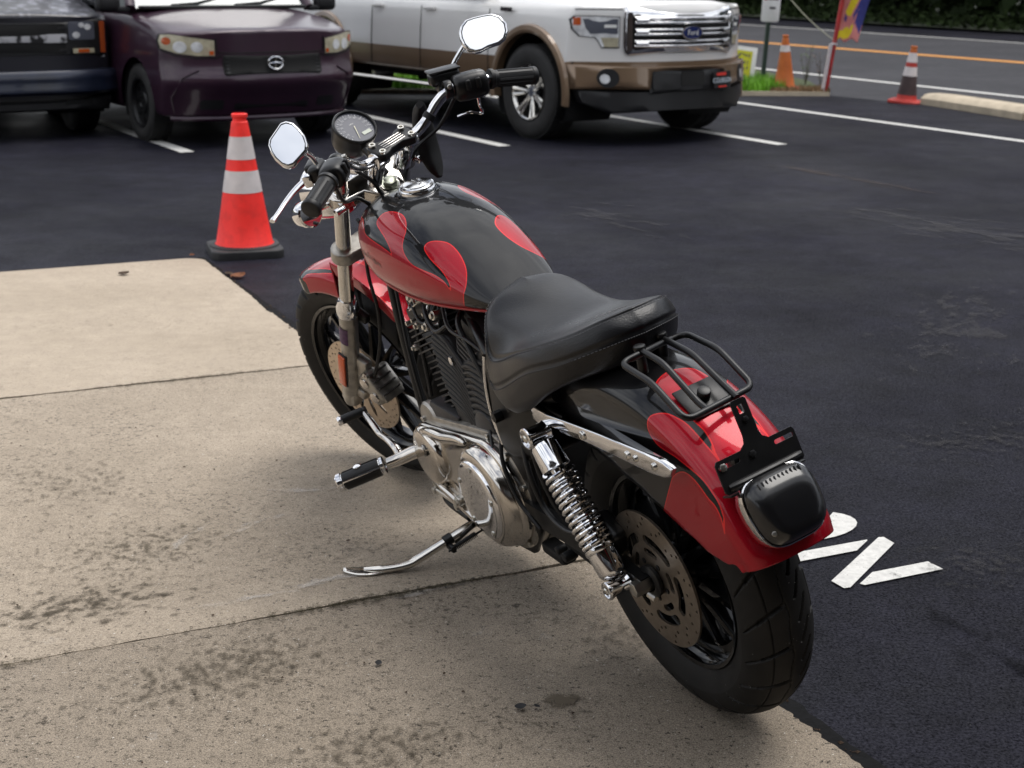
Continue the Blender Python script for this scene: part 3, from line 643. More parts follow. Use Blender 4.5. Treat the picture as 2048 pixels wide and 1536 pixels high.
_lp0 = np.array((.985, 0.2135)); _lp1 = np.array((.775, .2285))
def on_tank(v, sgn=1):
    X = 1.000-v.x; q = .2080+v.x*.10-v.y                      # along the side, arc length from the crown
    w, zt, zw, zb = lerp_tab(TANK, X); best = None
    vs2 = np.linspace(.03, .5, 160); P_ = [tank_point((TANK[0][0]-X)/(TANK[0][0]-TANK[-1][0]), t) for t in vs2]
    d = 0.; acc = [0.]
    for k in range(len(P_)-1, 0, -1): d += (P_[k]-P_[k-1]).length; acc.append(d)
    acc = np.array(acc); k = int(np.clip(np.searchsorted(acc, q), 1, len(acc)-2)); i = len(P_)-1-k
    p = P_[i]; n_ = Vector((0, p.y, (p.z-zw)*1.0)).normalized(); return p+n_*.0012
text3d('Harley-Davidson', .0195, (0, 0, 0), (1, 0, 0), (0, 1, 0), mat('faded_lettering', (.075, .014, .016), .45, var=.6, vscale=120), 'lettering', tank, fn=on_tank, align='LEFT')
# filler cap
capc = Vector((.925, -.002, .957)); capn = Vector((-.10, 0, 1)).normalized()
g = MB(); g.lathe([(.045, 0), (.045, .012), (.043, .015), (.041, .015), (.0405, .019), (.036, .021), (.034, .0205), (.033, .0225), (.022, .0248), (.010, .0262), (.0, .0266)], capc, capn, 48)
g.box(capc+capn*.0262, (.040, .007, .0025), capn.to_track_quat('Z', 'X').to_matrix(), .001); cap = g.build('fuel_cap', mat('cap_chrome', (.82, .82, .83), .16, 1, rvar=.05), bike)
g = MB(); g.lathe([(.058, -.004), (.057, .003), (.052, .0055), (.046, .006), (.045, -.004)], capc, capn, 48); g.build('cap_ring', MT['black_gloss'], cap)

# rear fender : spine (X,Z) and cross-section
FSP = cat_rom([(.345, .640), (.27, .705), (.17, .743), (.05, .758), (-.06, .752), (-.15, .728), (-.23, .688), (-.30, .632), (-.348, .572), (-.376, .530), (-.387, .503)], 130)
FEN_N = 130
def fender_rows(sp, hw, skirt, crown, nv=70, inner=0.0):
    N = len(sp); tg = np.gradient(sp, axis=0); tg /= np.linalg.norm(tg, axis=1)[:, None]; rows = []
    for i in range(N):
        t = i/(N-1); nrm = Vector((-tg[i][1], 0, tg[i][0])); 
        if nrm.z < 0 and i < N*.5: nrm = -nrm
        if nrm.dot(Vector((sp[i][0], 0, sp[i][1]-.3))) < 0: nrm = -nrm
        w = hw(t); sk = skirt(t); row = []
        # profile by arc: crown across then skirts
        for j in range(nv):
            s_ = -1+2*j/(nv-1); a = abs(s_); sg = math.copysign(1, s_)
            if a < .62:
                q = a/.62*math.pi/2; y = w*math.sin(q)**.92; d = crown*(1-math.cos(q)**.8)
            else:
                q = (a-.62)/.38; y = w+.004*math.sin(q*math.pi*.5); d = crown+q*sk
            row.append(Vector((sp[i][0], sg*y, sp[i][1]))-nrm*d)
        rows.append(row)
    return rows
def fskirt(t):
    return float(np.interp(t, [0, .15, .35, .5, .62, .74, .85, .95, 1], [.03, .10, .15, .155, .14, .112, .058, .016, .004]))
FR = fender_rows(FSP, lambda t: float(np.interp(t, [0, .2, .8, 1], [.085, .096, .098, .092])), fskirt, .052)
g = MB(); g.grid(FR)
def thicken(g, t):
    """inner shell joined at the rim of an open grid"""
    return g
fen = g.build('rear_fender', M_FLAME, bike, ang=60)
sol = fen.modifiers.new('thickness', 'SOLIDIFY'); sol.thickness = .003; sol.offset = -1
_fp = np.array([[tuple(p) for p in r_] for r_ in FR])
def fender_sv(fp):
    n, m = fp.shape[:2]; mid = m//2; sp = (fp[:, mid]+fp[:, mid-1])/2 if m % 2 == 0 else fp[:, mid]
    L = np.concatenate([[0], np.cumsum(np.linalg.norm(np.diff(sp, axis=0), axis=1))]); out = np.zeros((n, m, 2)); out[:, :, 0] = L[:, None]
    for i in range(n):
        c = np.concatenate([[0], np.cumsum(np.linalg.norm(np.diff(fp[i], axis=0), axis=1))]); out[i, :, 1] = np.abs(c-c[-1]/2)
    return out.reshape(-1, 2)
FEN_SV = fender_sv(_fp)
FEN_FLAMES = [[(.50, .0), (.51, .03), (.55, .045), (.62, .04), (.70, .05), (.78, .055), (1.2, .055), (1.2, -.1), (.5, -.1)], [(.52, .09), (.55, .08), (.62, .075), (.7, .07), (1.2, .06), (1.2, .3), (.5, .3), (.53, .15)]]
FEN_FLAMES = [cat_rom([(0.4337, 0), (0.4371, 0.016), (0.4437, 0.0315), (0.453, 0.0425), (0.47, 0.0475), (0.4956, 0.0497), (0.517, 0.0462), (0.5453, 0.0439), (0.5737, 0.0434), (0.5986, 0.0415), (0.6213, 0.0444), (0.6428, 0.0501), (0.6648, 0.054), (0.6448, 0.0551), (0.6206, 0.0566), (0.5937, 0.0565), (0.5658, 0.0575), (0.5452, 0.0623), (0.5245, 0.069), (0.5079, 0.0818), (0.4991, 0.0958), (0.5029, 0.11), (0.5139, 0.1236), (0.538, 0.1301), (0.5635, 0.126), (0.5957, 0.115), (0.6263, 0.1074), (0.6494, 0.1018), (0.6765, 0.0966), (0.703, 0.0959), (0.721, 0.0961), (0.7383, 0.098), (0.7595, 0.1042), (0.7836, 0.1225), (0.7623, 0.1113), (0.7434, 0.1068), (0.7245, 0.1065), (0.7052, 0.1103), (0.6724, 0.1114), (0.649, 0.1153), (0.632, 0.124), (0.618, 0.140), (0.605, 0.165)], 43*5)]
FEN_FLAMES[0] = np.vstack([FEN_FLAMES[0], [(0.6, 0.4), (1.2, 0.4), (1.2, -0.2), (0.43, -0.2)]])
set_flame(fen, np.max([sdf_poly(FEN_SV, p) for p in FEN_FLAMES], axis=0))

# front fender (steered)
def arc_sp(c, r, a0, a1, n): return np.array([(c[0]+r*math.cos(R(a0+(a1-a0)*k/(n-1))), c[1]+r*math.sin(R(a0+(a1-a0)*k/(n-1)))) for k in range(n)])
FF_SP = arc_sp((FA.x-.004, FA.z+.012), .352, 58, 149, 90)
def ffw(t): return .060*min(1, math.sqrt(max(0., t)/.16+.02))*min(1, math.sqrt(max(0, 1-t)/.1+.05))
FFR = fender_rows(FF_SP, lambda t: max(.008, ffw(t)), lambda t: .035*min(1, t/.2+.1)*min(1, (1-t)/.1+.1), .026, nv=40)
g = MB(); g.grid(FFR); g.xf(st); ff = g.build('front_fender', M_FLAME, bike, ang=60)
sol = ff.modifiers.new('thickness', 'SOLIDIFY'); sol.thickness = .003; sol.offset = -1
_sv = fender_sv(np.array([[tuple(p) for p in r_] for r_ in FFR]))
set_flame(ff, np.max([sdf_poly(_sv, p) for p in ([(.10, -.1), (.09, .0), (.105, .030), (.15, .034), (.23, .028), (.9, .03), (.9, -.1)], [(.12, .075), (.105, .062), (.125, .052), (.19, .050), (.27, .036), (.9, .036), (.9, .2), (.10, .2)])], axis=0))
for sgn in (1, -1):
    g = MB(); g.box(FA+AX*.30+Vector((-.012, sgn*.072, 0)), (.06, .022, .03), Matrix.Rotation(-RAKE, 3, 'Y'), .006); g.xf(st); g.build('fender_bracket', MT['black_satin'], ff)

# ---------------------------------------------------------------- fork
for sgn in (1, -1):
    y = sgn*.105; off = Vector((0, y, 0)); g = MB()
    lo = FA+off
    sl_top = .355
    g.lathe([(.012, -.035), (.024, -.032), (.027, -.02), (.028, .03), (.0255, .09), (.0245, .2), (.0255, sl_top-.03), (.028, sl_top-.02), (.028, sl_top)], lo, AX, 28, cap0=True)
    g.box(lo+AX*(-.005)+Vector((0, 0, 0)), (.055, .046, .05), Matrix.Rotation(-RAKE, 3, 'Y'), .012)
    if sgn > 0:
        g.box(lo+AX*.10+Vector((-.035, -.012, -.012)), (.05, .03, .12), Matrix.Rotation(-RAKE, 3, 'Y'), .010)
        g.box(lo+AX*.02+Vector((-.032, -.008, -.012)), (.04, .03, .035), Matrix.Rotation(-RAKE, 3, 'Y'), .010)
    g.xf(st); leg = g.build('fork_leg', MT['cast'], bike)
    g = MB(); g.lathe([(.0195, sl_top-.02), (.0195, .80)], lo, AX, 24, cap1=True); g.xf(st); g.build('tube', MT['chrome_worn'], leg)
    g = MB(); g.lathe([(.0285, sl_top-.028), (.031, sl_top-.02), (.031, sl_top), (.0285, sl_top+.006), (.0265, sl_top+.022), (.022, sl_top+.03), (.0196, sl_top+.03)], lo, AX, 28); g.xf(st); g.build('dust_cover', MT['chrome'], leg)
    if sgn > 0:
        g = MB(); w_ = Matrix.Rotation(-RAKE, 3, 'Y'); g.box(lo+AX*.115+Vector((.004, .030, .002)), (.026, .007, .118), w_, .003); g.xf(st); g.build('reflector', MT['amber'], leg)
        g = MB(); g.box(lo+AX*.115+Vector((.004, .0255, .002)), (.031, .006, .124), w_, .002); g.xf(st); g.build('reflector_base', MT['black_satin'], leg)
        g = MB(); rows = []
        for k in range(9):
            a = R(50+k*10); d = Vector((math.sin(a)*0-math.cos(a)*.866, math.sin(a), -math.cos(a)*.5)); rows.append([lo+AX*z+d*.0268 for z in (.225, .255, .285)])
        g.grid(rows); g.xf(st); g.build('sticker', mat('purple_sticker', (.075, .03, .085), .5, var=.5, vscale=90), leg)
# steering clamps
def yoke(z_along, th, name, m, stem=True, fwd=.0):
    g = MB(); c = FA+AX*z_along; rot = Matrix.Rotation(-RAKE, 3, 'Y'); back = Vector((-math.cos(RAKE), 0, -math.sin(RAKE)))
    out = []
    for k in range(13): a = R(-100+200*k/12); out.append((.105+.034*math.cos(a), .034*math.sin(a)))
    out += [(.060, .038), (.042, .075)]
    for k in range(9): a = R(20+140*k/8); out.append((.040*math.cos(a), .068+.040*math.sin(a)))
    out += [(-.042, .075), (-.060, .038)]
    for k in range(13): a = R(80+200*k/12); out.append((-.105+.034*math.cos(a), .034*math.sin(a)))
    out += [(-.06, -.022), (.06, -.022)]
    out2 = []
    for p in out:
        if not out2 or (Vector(p)-Vector(out2[-1])).length > .002: out2.append(p)
    g.prism(out2, c, (0, 1, 0), back, th, bev=.006, seg=3) if Vector((0, 1, 0)).cross(back).dot(AX) > 0 else g.prism([(-p[0], p[1]) for p in out2], c, (0, -1, 0), back, th, bev=.006, seg=3)
    g.xf(st); return g.build(name, m, bike, ang=40)
tc_ = yoke(.725, .030, 'upper_fork_clamp', MT['polished']); yoke(.535, .034, 'lower_fork_clamp', MT['cast'])
g = MB(); c = FA+AX*.755-Vector((math.cos(RAKE), 0, math.sin(RAKE)))*.066
g.lathe([(.034, 0), (.034, .003), (.030, .004), (.026, .002)], c, AX, 32); g.lathe([(.024, .001), (.024, .004), (0, .004)], c, AX, 24); g.xf(st); g.build('washer', MT['polished'], tc_)
g = MB(); g.cyl(c+AX*.003, c+AX*.018, .0175, 6, bev=.002); g.lathe([(.021, .002), (.021, .006), (.017, .006)], c, AX, 24); g.xf(st); g.build('stem_nut', MT['zinc'], tc_)
for sgn in (1, -1):
    g = MB(); c = FA+AX*.755+Vector((0, sgn*.105, 0)); g.lathe([(.021, 0), (.021, .006), (.018, .009), (.012, .009), (.010, .004), (0, .004)], c, AX, 24); g.xf(st); g.build('fork_cap', MT['chrome'], tc_)
    g = MB(); c = FA+AX*.738+Vector((0, sgn*.125, 0))-Vector((math.cos(RAKE), 0, math.sin(RAKE)))*.034; b_ = -Vector((math.cos(RAKE), 0, math.sin(RAKE))); g.cyl(c, c+Vector((0, sgn*.028, 0)), .0095, 18, bev=.002); g.xf(st); g.build('pinch_bolt', MT['chrome'], tc_)
# lower clamps rings visible round each tube
# ---------------------------------------------------------------- handlebar
BARL = [(1.012, 0, 1.052), (1.018, .045, 1.05), (1.022, .085, 1.052), (1.012, .115, 1.066), (.992, .15, 1.096), (.955, .185, 1.121), (.905, .225, 1.131), (.86, .27, 1.131), (.81, .385, 1.108)]
BARR = [(1.012, 0, 1.052), (1.010, -.045, 1.054), (1.008, -.085, 1.060), (1.000, -.115, 1.075), (.988, -.15, 1.100), (.970, -.185, 1.116), (.945, -.225, 1.115), (.930, -.27, 1.102), (.895, -.385, 1.058)]
g = MB(); pathb = [tuple(p) for p in cat_rom(BARL[::-1]+BARR[1:], 90)]; g.tube(pathb, .0128, 16); g.xf(st); hb = g.build('handlebar', MT['chrome'], bike)
BL, BR = cat_rom(BARL, 200), cat_rom(BARR, 200)
def on_bar(B, y):
    k = int(np.argmin(np.abs(np.abs(B[:, 1])-y))); d = Vector(B[min(k+3, 199)]-B[max(k-3, 0)]).normalized(); return Vector(B[k]), d
def grip(B, y0, name):
    p0, d = on_bar(B, y0); p1, _ = on_bar(B, .385); L = (p1-p0).length; d = (p1-p0).normalized(); g = MB()
    g.lathe([(.013, 0), (.0235, .001), (.0245, .004), (.0245, .010), (.0215, .012), (.0205, .02), (.0205, L*.5), (.0208, L-.012), (.0212, L-.011), (.0222, L-.010), (.0225, L-.002), (.021, L+.001), (.018, L+.002), (.0, L+.0022)], p0, d, 40)
    # raised bands
    u = d.cross(Vector((0, 0, 1))).normalized(); w = u.cross(d)
    for k in range(3):
        for q in range(14):
            a = 2*math.pi*q/14
    g.xf(st); o = g.build(name, MT['rubber'], hb)
    g = MB()
    for a in range(0, 360, 36):
        e = (u*math.cos(R(a))+w*math.sin(R(a)))
        for da in (-6, 0, 6):
            e2 = (u*math.cos(R(a+da))+w*math.sin(R(a+da)))
            g.tube([p0+d*(.022+L*.0)+e2*.0204, p0+d*(L-.014)+e2*.0204], .0011, 6)
    g.xf(st); g.build('grip_rib', MT['rubber'], o)
grip(BL, .292, 'grip'); grip(BR, .272, 'grip')
def housing(B, y0, y1, name, sgn):
    p0, d = on_bar(B, y0); p1, _ = on_bar(B, y1); L = (p1-p0).length; d = (p1-p0).normalized(); g = MB()
    u = Vector((0, 0, 1)); u = (u-d*u.dot(d)).normalized(); w = d.cross(u)*(1 if sgn > 0 else -1)      # w towards the rider?
    if w.x > 0: w = -w
    rot = Matrix((d, w, u)).transposed()
    if rot.determinant() < 0: rot = Matrix((d, -w, u)).transposed()
    rows = []
    for k, (t, sc_) in enumerate([(0, .55), (.02, .8), (.10, .97), (.3, 1.04), (.7, 1.03), (.9, .98), (.97, .86), (1, .6)]):
        c = p0+d*L*t; row = []
        for q in range(32):
            a = 2*math.pi*q/32; cy, sz = math.cos(a), math.sin(a); e = .75
            row.append(c+w*((.030 if sgn > 0 else .033)*sc_*math.copysign(abs(cy)**e, cy)+.002)+u*((.027 if sgn > 0 else .032)*sc_*math.copysign(abs(sz)**e, sz)-.003))
        rows.append(row)
    o = g.grid(rows, cv=True); n_ = 32; g.f += [tuple(o+k for k in range(n_)), tuple(o+7*n_+k for k in range(n_))[::-1]]; g.mi += [0, 0]
    g.xf(st); ob = g.build(name, MT['black_satin'], hb, ang=50, recalc=True)
    for k, t in enumerate((.36, .66)):
        g = MB(); g.box(p0+d*L*t+w*(.0335 if sgn > 0 else .0365)+u*.006, (.0125, .010, .026), rot, .004, 3); g.xf(st); g.build('switch_button', MT['black_matte'], ob)
    # clamp half with screw
    g = MB(); pc = p0-d*.012; g.lathe([(.013, -.010), (.021, -.009), (.0225, -.006), (.0225, .006), (.021, .009), (.013, .010)], pc, d, 28); g.xf(st); g.build('lever_clamp', MT['black_satin'], ob)
    g = MB(); bolt(g, pc+w*.018+u*.010, w, .006, .008, False); g.xf(st); g.build('screw', MT['bolt'], ob)
    return ob, p0, d, u, w, L
hL = housing(BL, .236, .290, 'switch_housing', 1); hR = housing(BR, .190, .268, 'switch_housing', -1)
# riser clamp
g = MB(); ctr = Vector((1.010, 0, 1.068)); rotc = Matrix.Rotation(R(-24), 3, 'Y')
uxc = Vector((0, 1, 0)); nC = rotc @ Vector((0, 0, 1)); uyc = nC.cross(uxc)
def clamp_outline():
    return [(-.060, -.022), (-.048, -.030), (-.030, -.026), (-.018, -.020), (.018, -.020), (.030, -.026), (.048, -.030), (.060, -.022), (.064, 0), (.060, .022), (.048, .030), (.030, .026), (.018, .020), (-.018, .020), (-.030, .026), (-.048, .030), (-.060, .022), (-.064, 0)]
g.prism(clamp_outline(), ctr-nC*.014, uxc, uyc, .020, bev=.005, seg=3); g.xf(st); rc_ = g.build('riser_clamp', MT['black_satin'], bike, ang=40)
for sx in (1, -1):
    for sy in (1, -1):
        g = MB(); c = ctr+uxc*sx*.047+uyc*sy*.018+nC*.006
        g.lathe([(.0085, -.002), (.0085, .005), (.0075, .006), (.0045, .006), (.0042, .002), (0, .002)], c, nC, 18); g.xf(st); g.build('socket_bolt', MT['bolt'], rc_)
for k in range(4):
    g = MB(); g.box(ctr+uyc*(-.0115+.0077*k)+nC*.0062, (.003 if 0 else .0026, .066, .002), Matrix((uyc, uxc, nC)).transposed(), .0008); g.xf(st); g.build('rib', MT['polished'], rc_)
g = MB(); g.cyl((1.075, .048, .985), (1.020, .048, 1.045), .019, 24, bev=.003); g.cyl((1.075, -.048, .985), (1.020, -.048, 1.045), .019, 24, bev=.003)
for sgn in (1, -1): g.cyl((1.014, sgn*.030, 1.050), (1.014, sgn*.066, 1.050), .021, 24, bev=.003)
g.xf(st); g.build('riser', MT['chrome'], bike)
# speedometer
spc = Vector((1.135, .006, 1.104)); spn = Vector((-.66, -.10, .74)).normalized()
g = MB(); g.lathe([(.020, -.072), (.038, -.066), (.049, -.045), (.053, -.02), (.0545, .0), (.0555, .004), (.0555, .010), (.053, .013), (.050, .012), (.0485, .006)], spc, spn, 56, cap0=True); g.xf(st); sp_ = g.build('speedometer', MT['black_satin'], bike, ang=45)
g = MB(); g.lathe([(.049, .005), (0, .005)], spc, spn, 56); g.xf(st)
g.build('dial', mat('dial_face', (.10, .105, .13), .5, spec=.25, coat=.15), sp_)
u_ = Vector((0, 1, 0)); u_ = (u_-spn*u_.dot(spn)).normalized(); v_ = spn.cross(u_)    # u left, v: down/up
if v_.z < 0: v_ = -v_
rr_ = -u_                                   # rider's right
g = MB()
for k in range(25):
    a = R(220-260*k/24); d = rr_*math.cos(a)+v_*math.sin(a); big = k % 2 == 0
    p0, p1 = spc+spn*.0058+d*(.039 if big else .0415), spc+spn*.0058+d*.0445; t_ = d.cross(spn)*.0006*(1.5 if big else 1)
    g.add([p0-t_, p0+t_, p1+t_, p1-t_], [(0, 1, 2, 3)])
g.xf(st); m_num = mat('dial_print', (.42, .43, .45), .5); g.build('tick_marks', m_num, sp_)
nums = MB()
for k, s_ in enumerate(['0', '10', '20', '30', '40', '50', '60', '70', '80', '90', '100', '110', '120']):
    a = R(220-260*k/12); d = rr_*math.cos(a)+v_*math.sin(a)
    text3d(s_, .0085, spc+spn*.006+d*.0335, rr_, v_, m_num, 'numeral', sp_, fn=st)
text3d('MPH', .006, spc+spn*.006+v_*.012, rr_, v_, MT['white_print'], 'lettering', sp_, fn=st)
g = MB(); a = R(218); d = rr_*math.cos(R(247))+v_*math.sin(R(247)); t_ = d.cross(spn)*.0011
p0, p1 = spc+spn*.0075-d*.004, spc+spn*.0075+d*.038; g.add([p0-t_, p0+t_, p1+t_*.4, p1-t_*.4], [(0, 1, 2, 3)]); g.xf(st); g.build('needle', mat('needle', (.75, .72, .50), .5), sp_)
g = MB(); g.box(spc+spn*.0058-v_*.026+rr_*.016, (.026, .010, .001), Matrix((rr_, v_, spn)).transposed()); g.xf(st); g.build('odometer', mat('lcd', (.42, .46, .38), .4), sp_)
g = MB(); g.tube([st(p) for p in [(1.10, .02, 1.06), (1.06, .03, 1.02), (1.04, .03, 1.0)]], .010, 10); g.build('stalk', MT['black_satin'], sp_)
# mirrors
def mirror(outline, ctr_, nrm, stem, name):
    """outline: bike-space points on the mirror plane"""
    n = Vector(nrm).normalized(); P_ = [Vector(p) for p in outline]; c = sum(P_, Vector())/len(P_)
    P_ = [c+(p-c)-(n*(p-c).dot(n)) for p in P_]; g = MB(); rows = []
    for sc_, h in ((1.0, .0), (1.035, -.002), (1.05, -.006), (1.03, -.013), (.85, -.022), (.5, -.028), (.1, -.030)):
        rows.append([c+(p-c)*sc_+n*h for p in P_])
    rows = [[c+(p-c)*.92+n*(-.0015) for p in P_], [c+(p-c)*.955+n*.0012 for p in P_]]+rows
    g.grid(rows, cv=True); m_ = len(P_); k = len(g.v); g.f.append(tuple(8*m_+i for i in range(m_))); g.mi.append(0)
    o = g.build(name, MT['chrome'], bike, ang=50, recalc=True)
    g = MB(); g.add([c+(p-c)*.905+n*.0006 for p in P_], [tuple(range(m_))]); me = g.build('mirror_glass', MT['mirror'], o)
    if (me.data.polygons[0].normal).dot(n) < 0: me.data.flip_normals()
    g = MB(); g.grid([[c+(p-c)*s_+n*h for p in P_] for s_, h in ((.90, .0004), (.945, .0012))], cv=True); g.build('gasket', MT['black_matte'], o, recalc=True)
    g = MB(); g.tube(cat_rom(stem, 24), [.0055+.0015*(k/23) for k in range(24)], 12); g.build('mirror_stem', MT['chrome'], o)
    return o
MIR_R = [[1.0818, -0.3699, 1.27], [1.0715, -0.3851, 1.2596], [1.0589, -0.3907, 1.2419], [1.0497, -0.3856, 1.2252], [1.044, -0.3722, 1.2108], [1.0441, -0.3556, 1.2044], [1.0504, -0.3268, 1.2032], [1.053, -0.3058, 1.199], [1.0571, -0.2913, 1.1999], [1.0643, -0.28, 1.2069], [1.0745, -0.2743, 1.2209], [1.0843, -0.2752, 1.2368], [1.0914, -0.2799, 1.2499], [1.0962, -0.2902, 1.2616], [1.0984, -0.3067, 1.2716], [1.0943, -0.3261, 1.2727], [1.0884, -0.3484, 1.2721]]
MIR_RN = [-0.8287, 0.2047, 0.521]
MIR_L = [[0.743, 0.3166, 1.2477], [0.7345, 0.3061, 1.2419], [0.7227, 0.3008, 1.2293], [0.7106, 0.2978, 1.2151], [0.6994, 0.3004, 1.1993], [0.6934, 0.3077, 1.1878], [0.6929, 0.3224, 1.1797], [0.6925, 0.343, 1.1687], [0.6961, 0.3539, 1.1678], [0.7041, 0.3626, 1.1738], [0.717, 0.369, 1.1873], [0.7283, 0.3707, 1.2011], [0.7373, 0.3685, 1.2139], [0.7421, 0.3611, 1.2239], [0.7445, 0.3436, 1.2359], [0.7466, 0.3275, 1.2467]]
MIR_LN = [-0.7565, 0.2959, 0.5832]
STEM_R = [[1.1137, -0.2444, 1.1676], [1.1051, -0.2546, 1.184], [1.0951, -0.2793, 1.2105], [1.0888, -0.2953, 1.2186]]
STEM_L = [[0.7694, 0.27, 1.1388], [0.748, 0.2835, 1.1609], [0.7255, 0.3012, 1.1783], [0.7111, 0.3147, 1.1883]]
mirror(MIR_R, None, MIR_RN, STEM_R, 'mirror'); mirror(MIR_L, None, MIR_LN, STEM_L, 'mirror')
# brake master cylinder (right) and levers
ob, p0, d, u, w, L = hR
rot = Matrix((d, -w, u)).transposed()
g = MB(); cM = p0-d*.004-w*.052+u*.020
g.box(cM, (.076, .046, .034), rot, .010, 3); g.box(cM-u*.018-d*.0+w*.006, (.05, .04, .03), rot, .008); g.box(cM+u*.018, (.080, .050, .006), rot, .003)
g.xf(st); g.build('brake_reservoir', MT['black_satin'], hb)
def lever(p0, d, u, w, name, tip, sgn):
    g = MB(); a = p0-w*.038-u*.006-d*.02; pts = cat_rom([tuple(a), tuple(a+d*.03-w*.014), tuple(a+d*.07-w*.020-u*.004), tuple(a+d*.13-w*.010-u*.008), tuple(tip)], 30)
    g.tube(pts, [.009-.003*min(1, k/18) if k < 27 else .0075 for k in range(30)], 12, flat=.6); g.xf(st); return g.build(name, MT['chrome'], hb)
lever(p0, d, u, w, 'brake_lever', p0+d*.17-w*.020-u*.016, -1)
g = MB(); q = p0+d*.055-u*.028
g.tube([st(p) for p in cat_rom([tuple(q+w*.01), tuple(q+d*.004-u*.03-w*.005), tuple(q+d*.008-u*.052-w*.012), tuple(q-d*.02-u*.045-w*.02), tuple(q-d*.05-u*.05-w*.03)], 20)], .0035, 10); g.build('cable_guide', MT['chrome'], hb)
ob, p0, d, u, w, L = hL
rot = Matrix((d, -w, u)).transposed()
g = MB(); g.box(p0+d*.012-w*.040+u*.004, (.060, .032, .040), rot, .010, 3); g.box(p0-d*.002-w*.052+u*.012, (.05, .030, .026), rot, .008, 3); g.xf(st); g.build('clutch_perch', MT['black_satin'], hb)
g = MB(); g.box(p0+d*.035-w*.058+u*.0, (.030, .022, .030), rot, .006, 2); g.xf(st); g.build('perch_bracket', MT['chrome'], hb)
LEV_TIP = Vector((.905, .43, 1.098))
g = MB(); a = p0+d*.028-w*.062; 
pts = cat_rom([tuple(a), tuple(a+(LEV_TIP-a)*.22-w*.010), tuple(a+(LEV_TIP-a)*.5-w*.010), tuple(a+(LEV_TIP-a)*.8-w*.003), tuple(LEV_TIP)], 34)
g.tube(pts, [(.0125-.0055*math.sin(min(1, k/24)*1.57)) if k < 30 else .0085 for k in range(34)], 14, flat=.65); g.xf(st); g.build('clutch_lever', MT['chrome'], hb)
# headlight, hanging pouch and a turn signal
g = MB(); hc = Vector((1.385, 0, .925)); hn = Vector((1, 0, -.05)).normalized()
g.lathe([(.0, -.12), (.03, -.115), (.055, -.095), (.070, -.06), (.075, -.02), (.077, .0), (.077, .012), (.072, .018)], hc, hn, 48); g.xf(st); hl_ = g.build('headlight', MT['chrome'], bike)
g = MB(); g.lathe([(.072, .016), (.04, .028), (0, .032)], hc, hn, 40); g.xf(st); g.build('lens', mat('lens_glass', (.55, .57, .6), .05, .4, coat=1), hl_)
g = MB(); g.cyl((1.30, 0, .99), (1.16, 0, .99), .014, 14); g.xf(st); g.build('visor_bracket', MT['chrome'], hl_)
g = MB()
pc = [Vector(p) for p in cat_rom([(1.03, -.128, 1.105), (1.075, -.150, 1.075), (1.11, -.165, 1.02), (1.115, -.162, .97), (1.10, -.150, .925), (1.085, -.142, .90)], 24)]
wd = cat_rom([(.010, .008), (.020, .014), (.032, .020), (.033, .020), (.024, .014), (.008, .006)], 24); rows = []
for k in range(24):
    tdir = (pc[min(k+1, 23)]-pc[max(k-1, 0)]).normalized(); a_ = Vector((.30, -.95, 0)); a_ = (a_-tdir*a_.dot(tdir)).normalized(); b_ = tdir.cross(a_)
    rows.append([pc[k]+a_*math.copysign(abs(math.cos(q))**.7, math.cos(q))*wd[k][0]+b_*math.copysign(abs(math.sin(q))**.7, math.sin(q))*wd[k][1] for q in np.linspace(0, 2*math.pi, 20, endpoint=False)])
g.grid(rows, cv=True); g.f += [tuple(range(20)), tuple(23*20+k for k in range(20))]; g.mi += [0, 0]
g.xf(st); pouch = g.build('bar_pouch', MT['black_matte'], bike, recalc=True)
g = MB(); p_, d_ = on_bar(BR, .118); g.lathe([(.0135, -.008), (.0155, -.007), (.0155, .007), (.0135, .008)], p_, d_, 24); g.xf(st); g.build('strap', MT['black_matte'], pouch)
for sgn, nm in ((1, 'turn_signal'), (-1, 'turn_signal')):
    g = MB(); c = Vector((1.20, sgn*.185, .965)); g.lathe([(0, -.045), (.018, -.04), (.030, -.02), (.034, .005), (.034, .018), (.030, .022), (0, .022)], c, (-1, 0, .1), 28); g.cyl(c, Vector((1.2, sgn*.10, .955)), .008, 10); g.xf(st); g.build(nm, MT['chrome'] if sgn > 0 else MT['black_satin'], bike)
# control cables and brake hose
CAB = [[(.93, .235, 1.10), (.985, .20, 1.02), (1.05, .12, .98), (1.08, .06, .90), (1.06, .035, .80), (1.02, .05, .60), (1.0, .07, .40)],
       [(1.03, .11, 1.05), (1.045, .07, 1.0), (1.06, .05, .955), (1.04, .03, .92), (1.0, .02, .90)],
       [(.97, -.2, 1.10), (1.04, -.17, 1.03), (1.09, -.10, .99), (1.10, -.05, .93), (1.03, -.03, .88)],
       [(.99, -.23, 1.10), (1.08, -.20, 1.06), (1.12, -.14, 1.02), (1.13, -.06, .95), (1.08, -.04, .87)],
       [(1.22, .06, .80), (1.235, .075, .72), (1.255, .078, .62), (1.30, .085, .52), (1.345, .095, .45), (1.37, .105, .41)],
       [(1.07, .135, .93), (1.11, .10, .88), (1.12, .06, .80), (1.10, .05, .70), (1.03, .06, .62)]]
for c_ in CAB:
    g = MB(); g.tube(cat_rom(c_, 40), .0048, 8); g.xf(st); g.build('cable', MT['rubber'], bike)
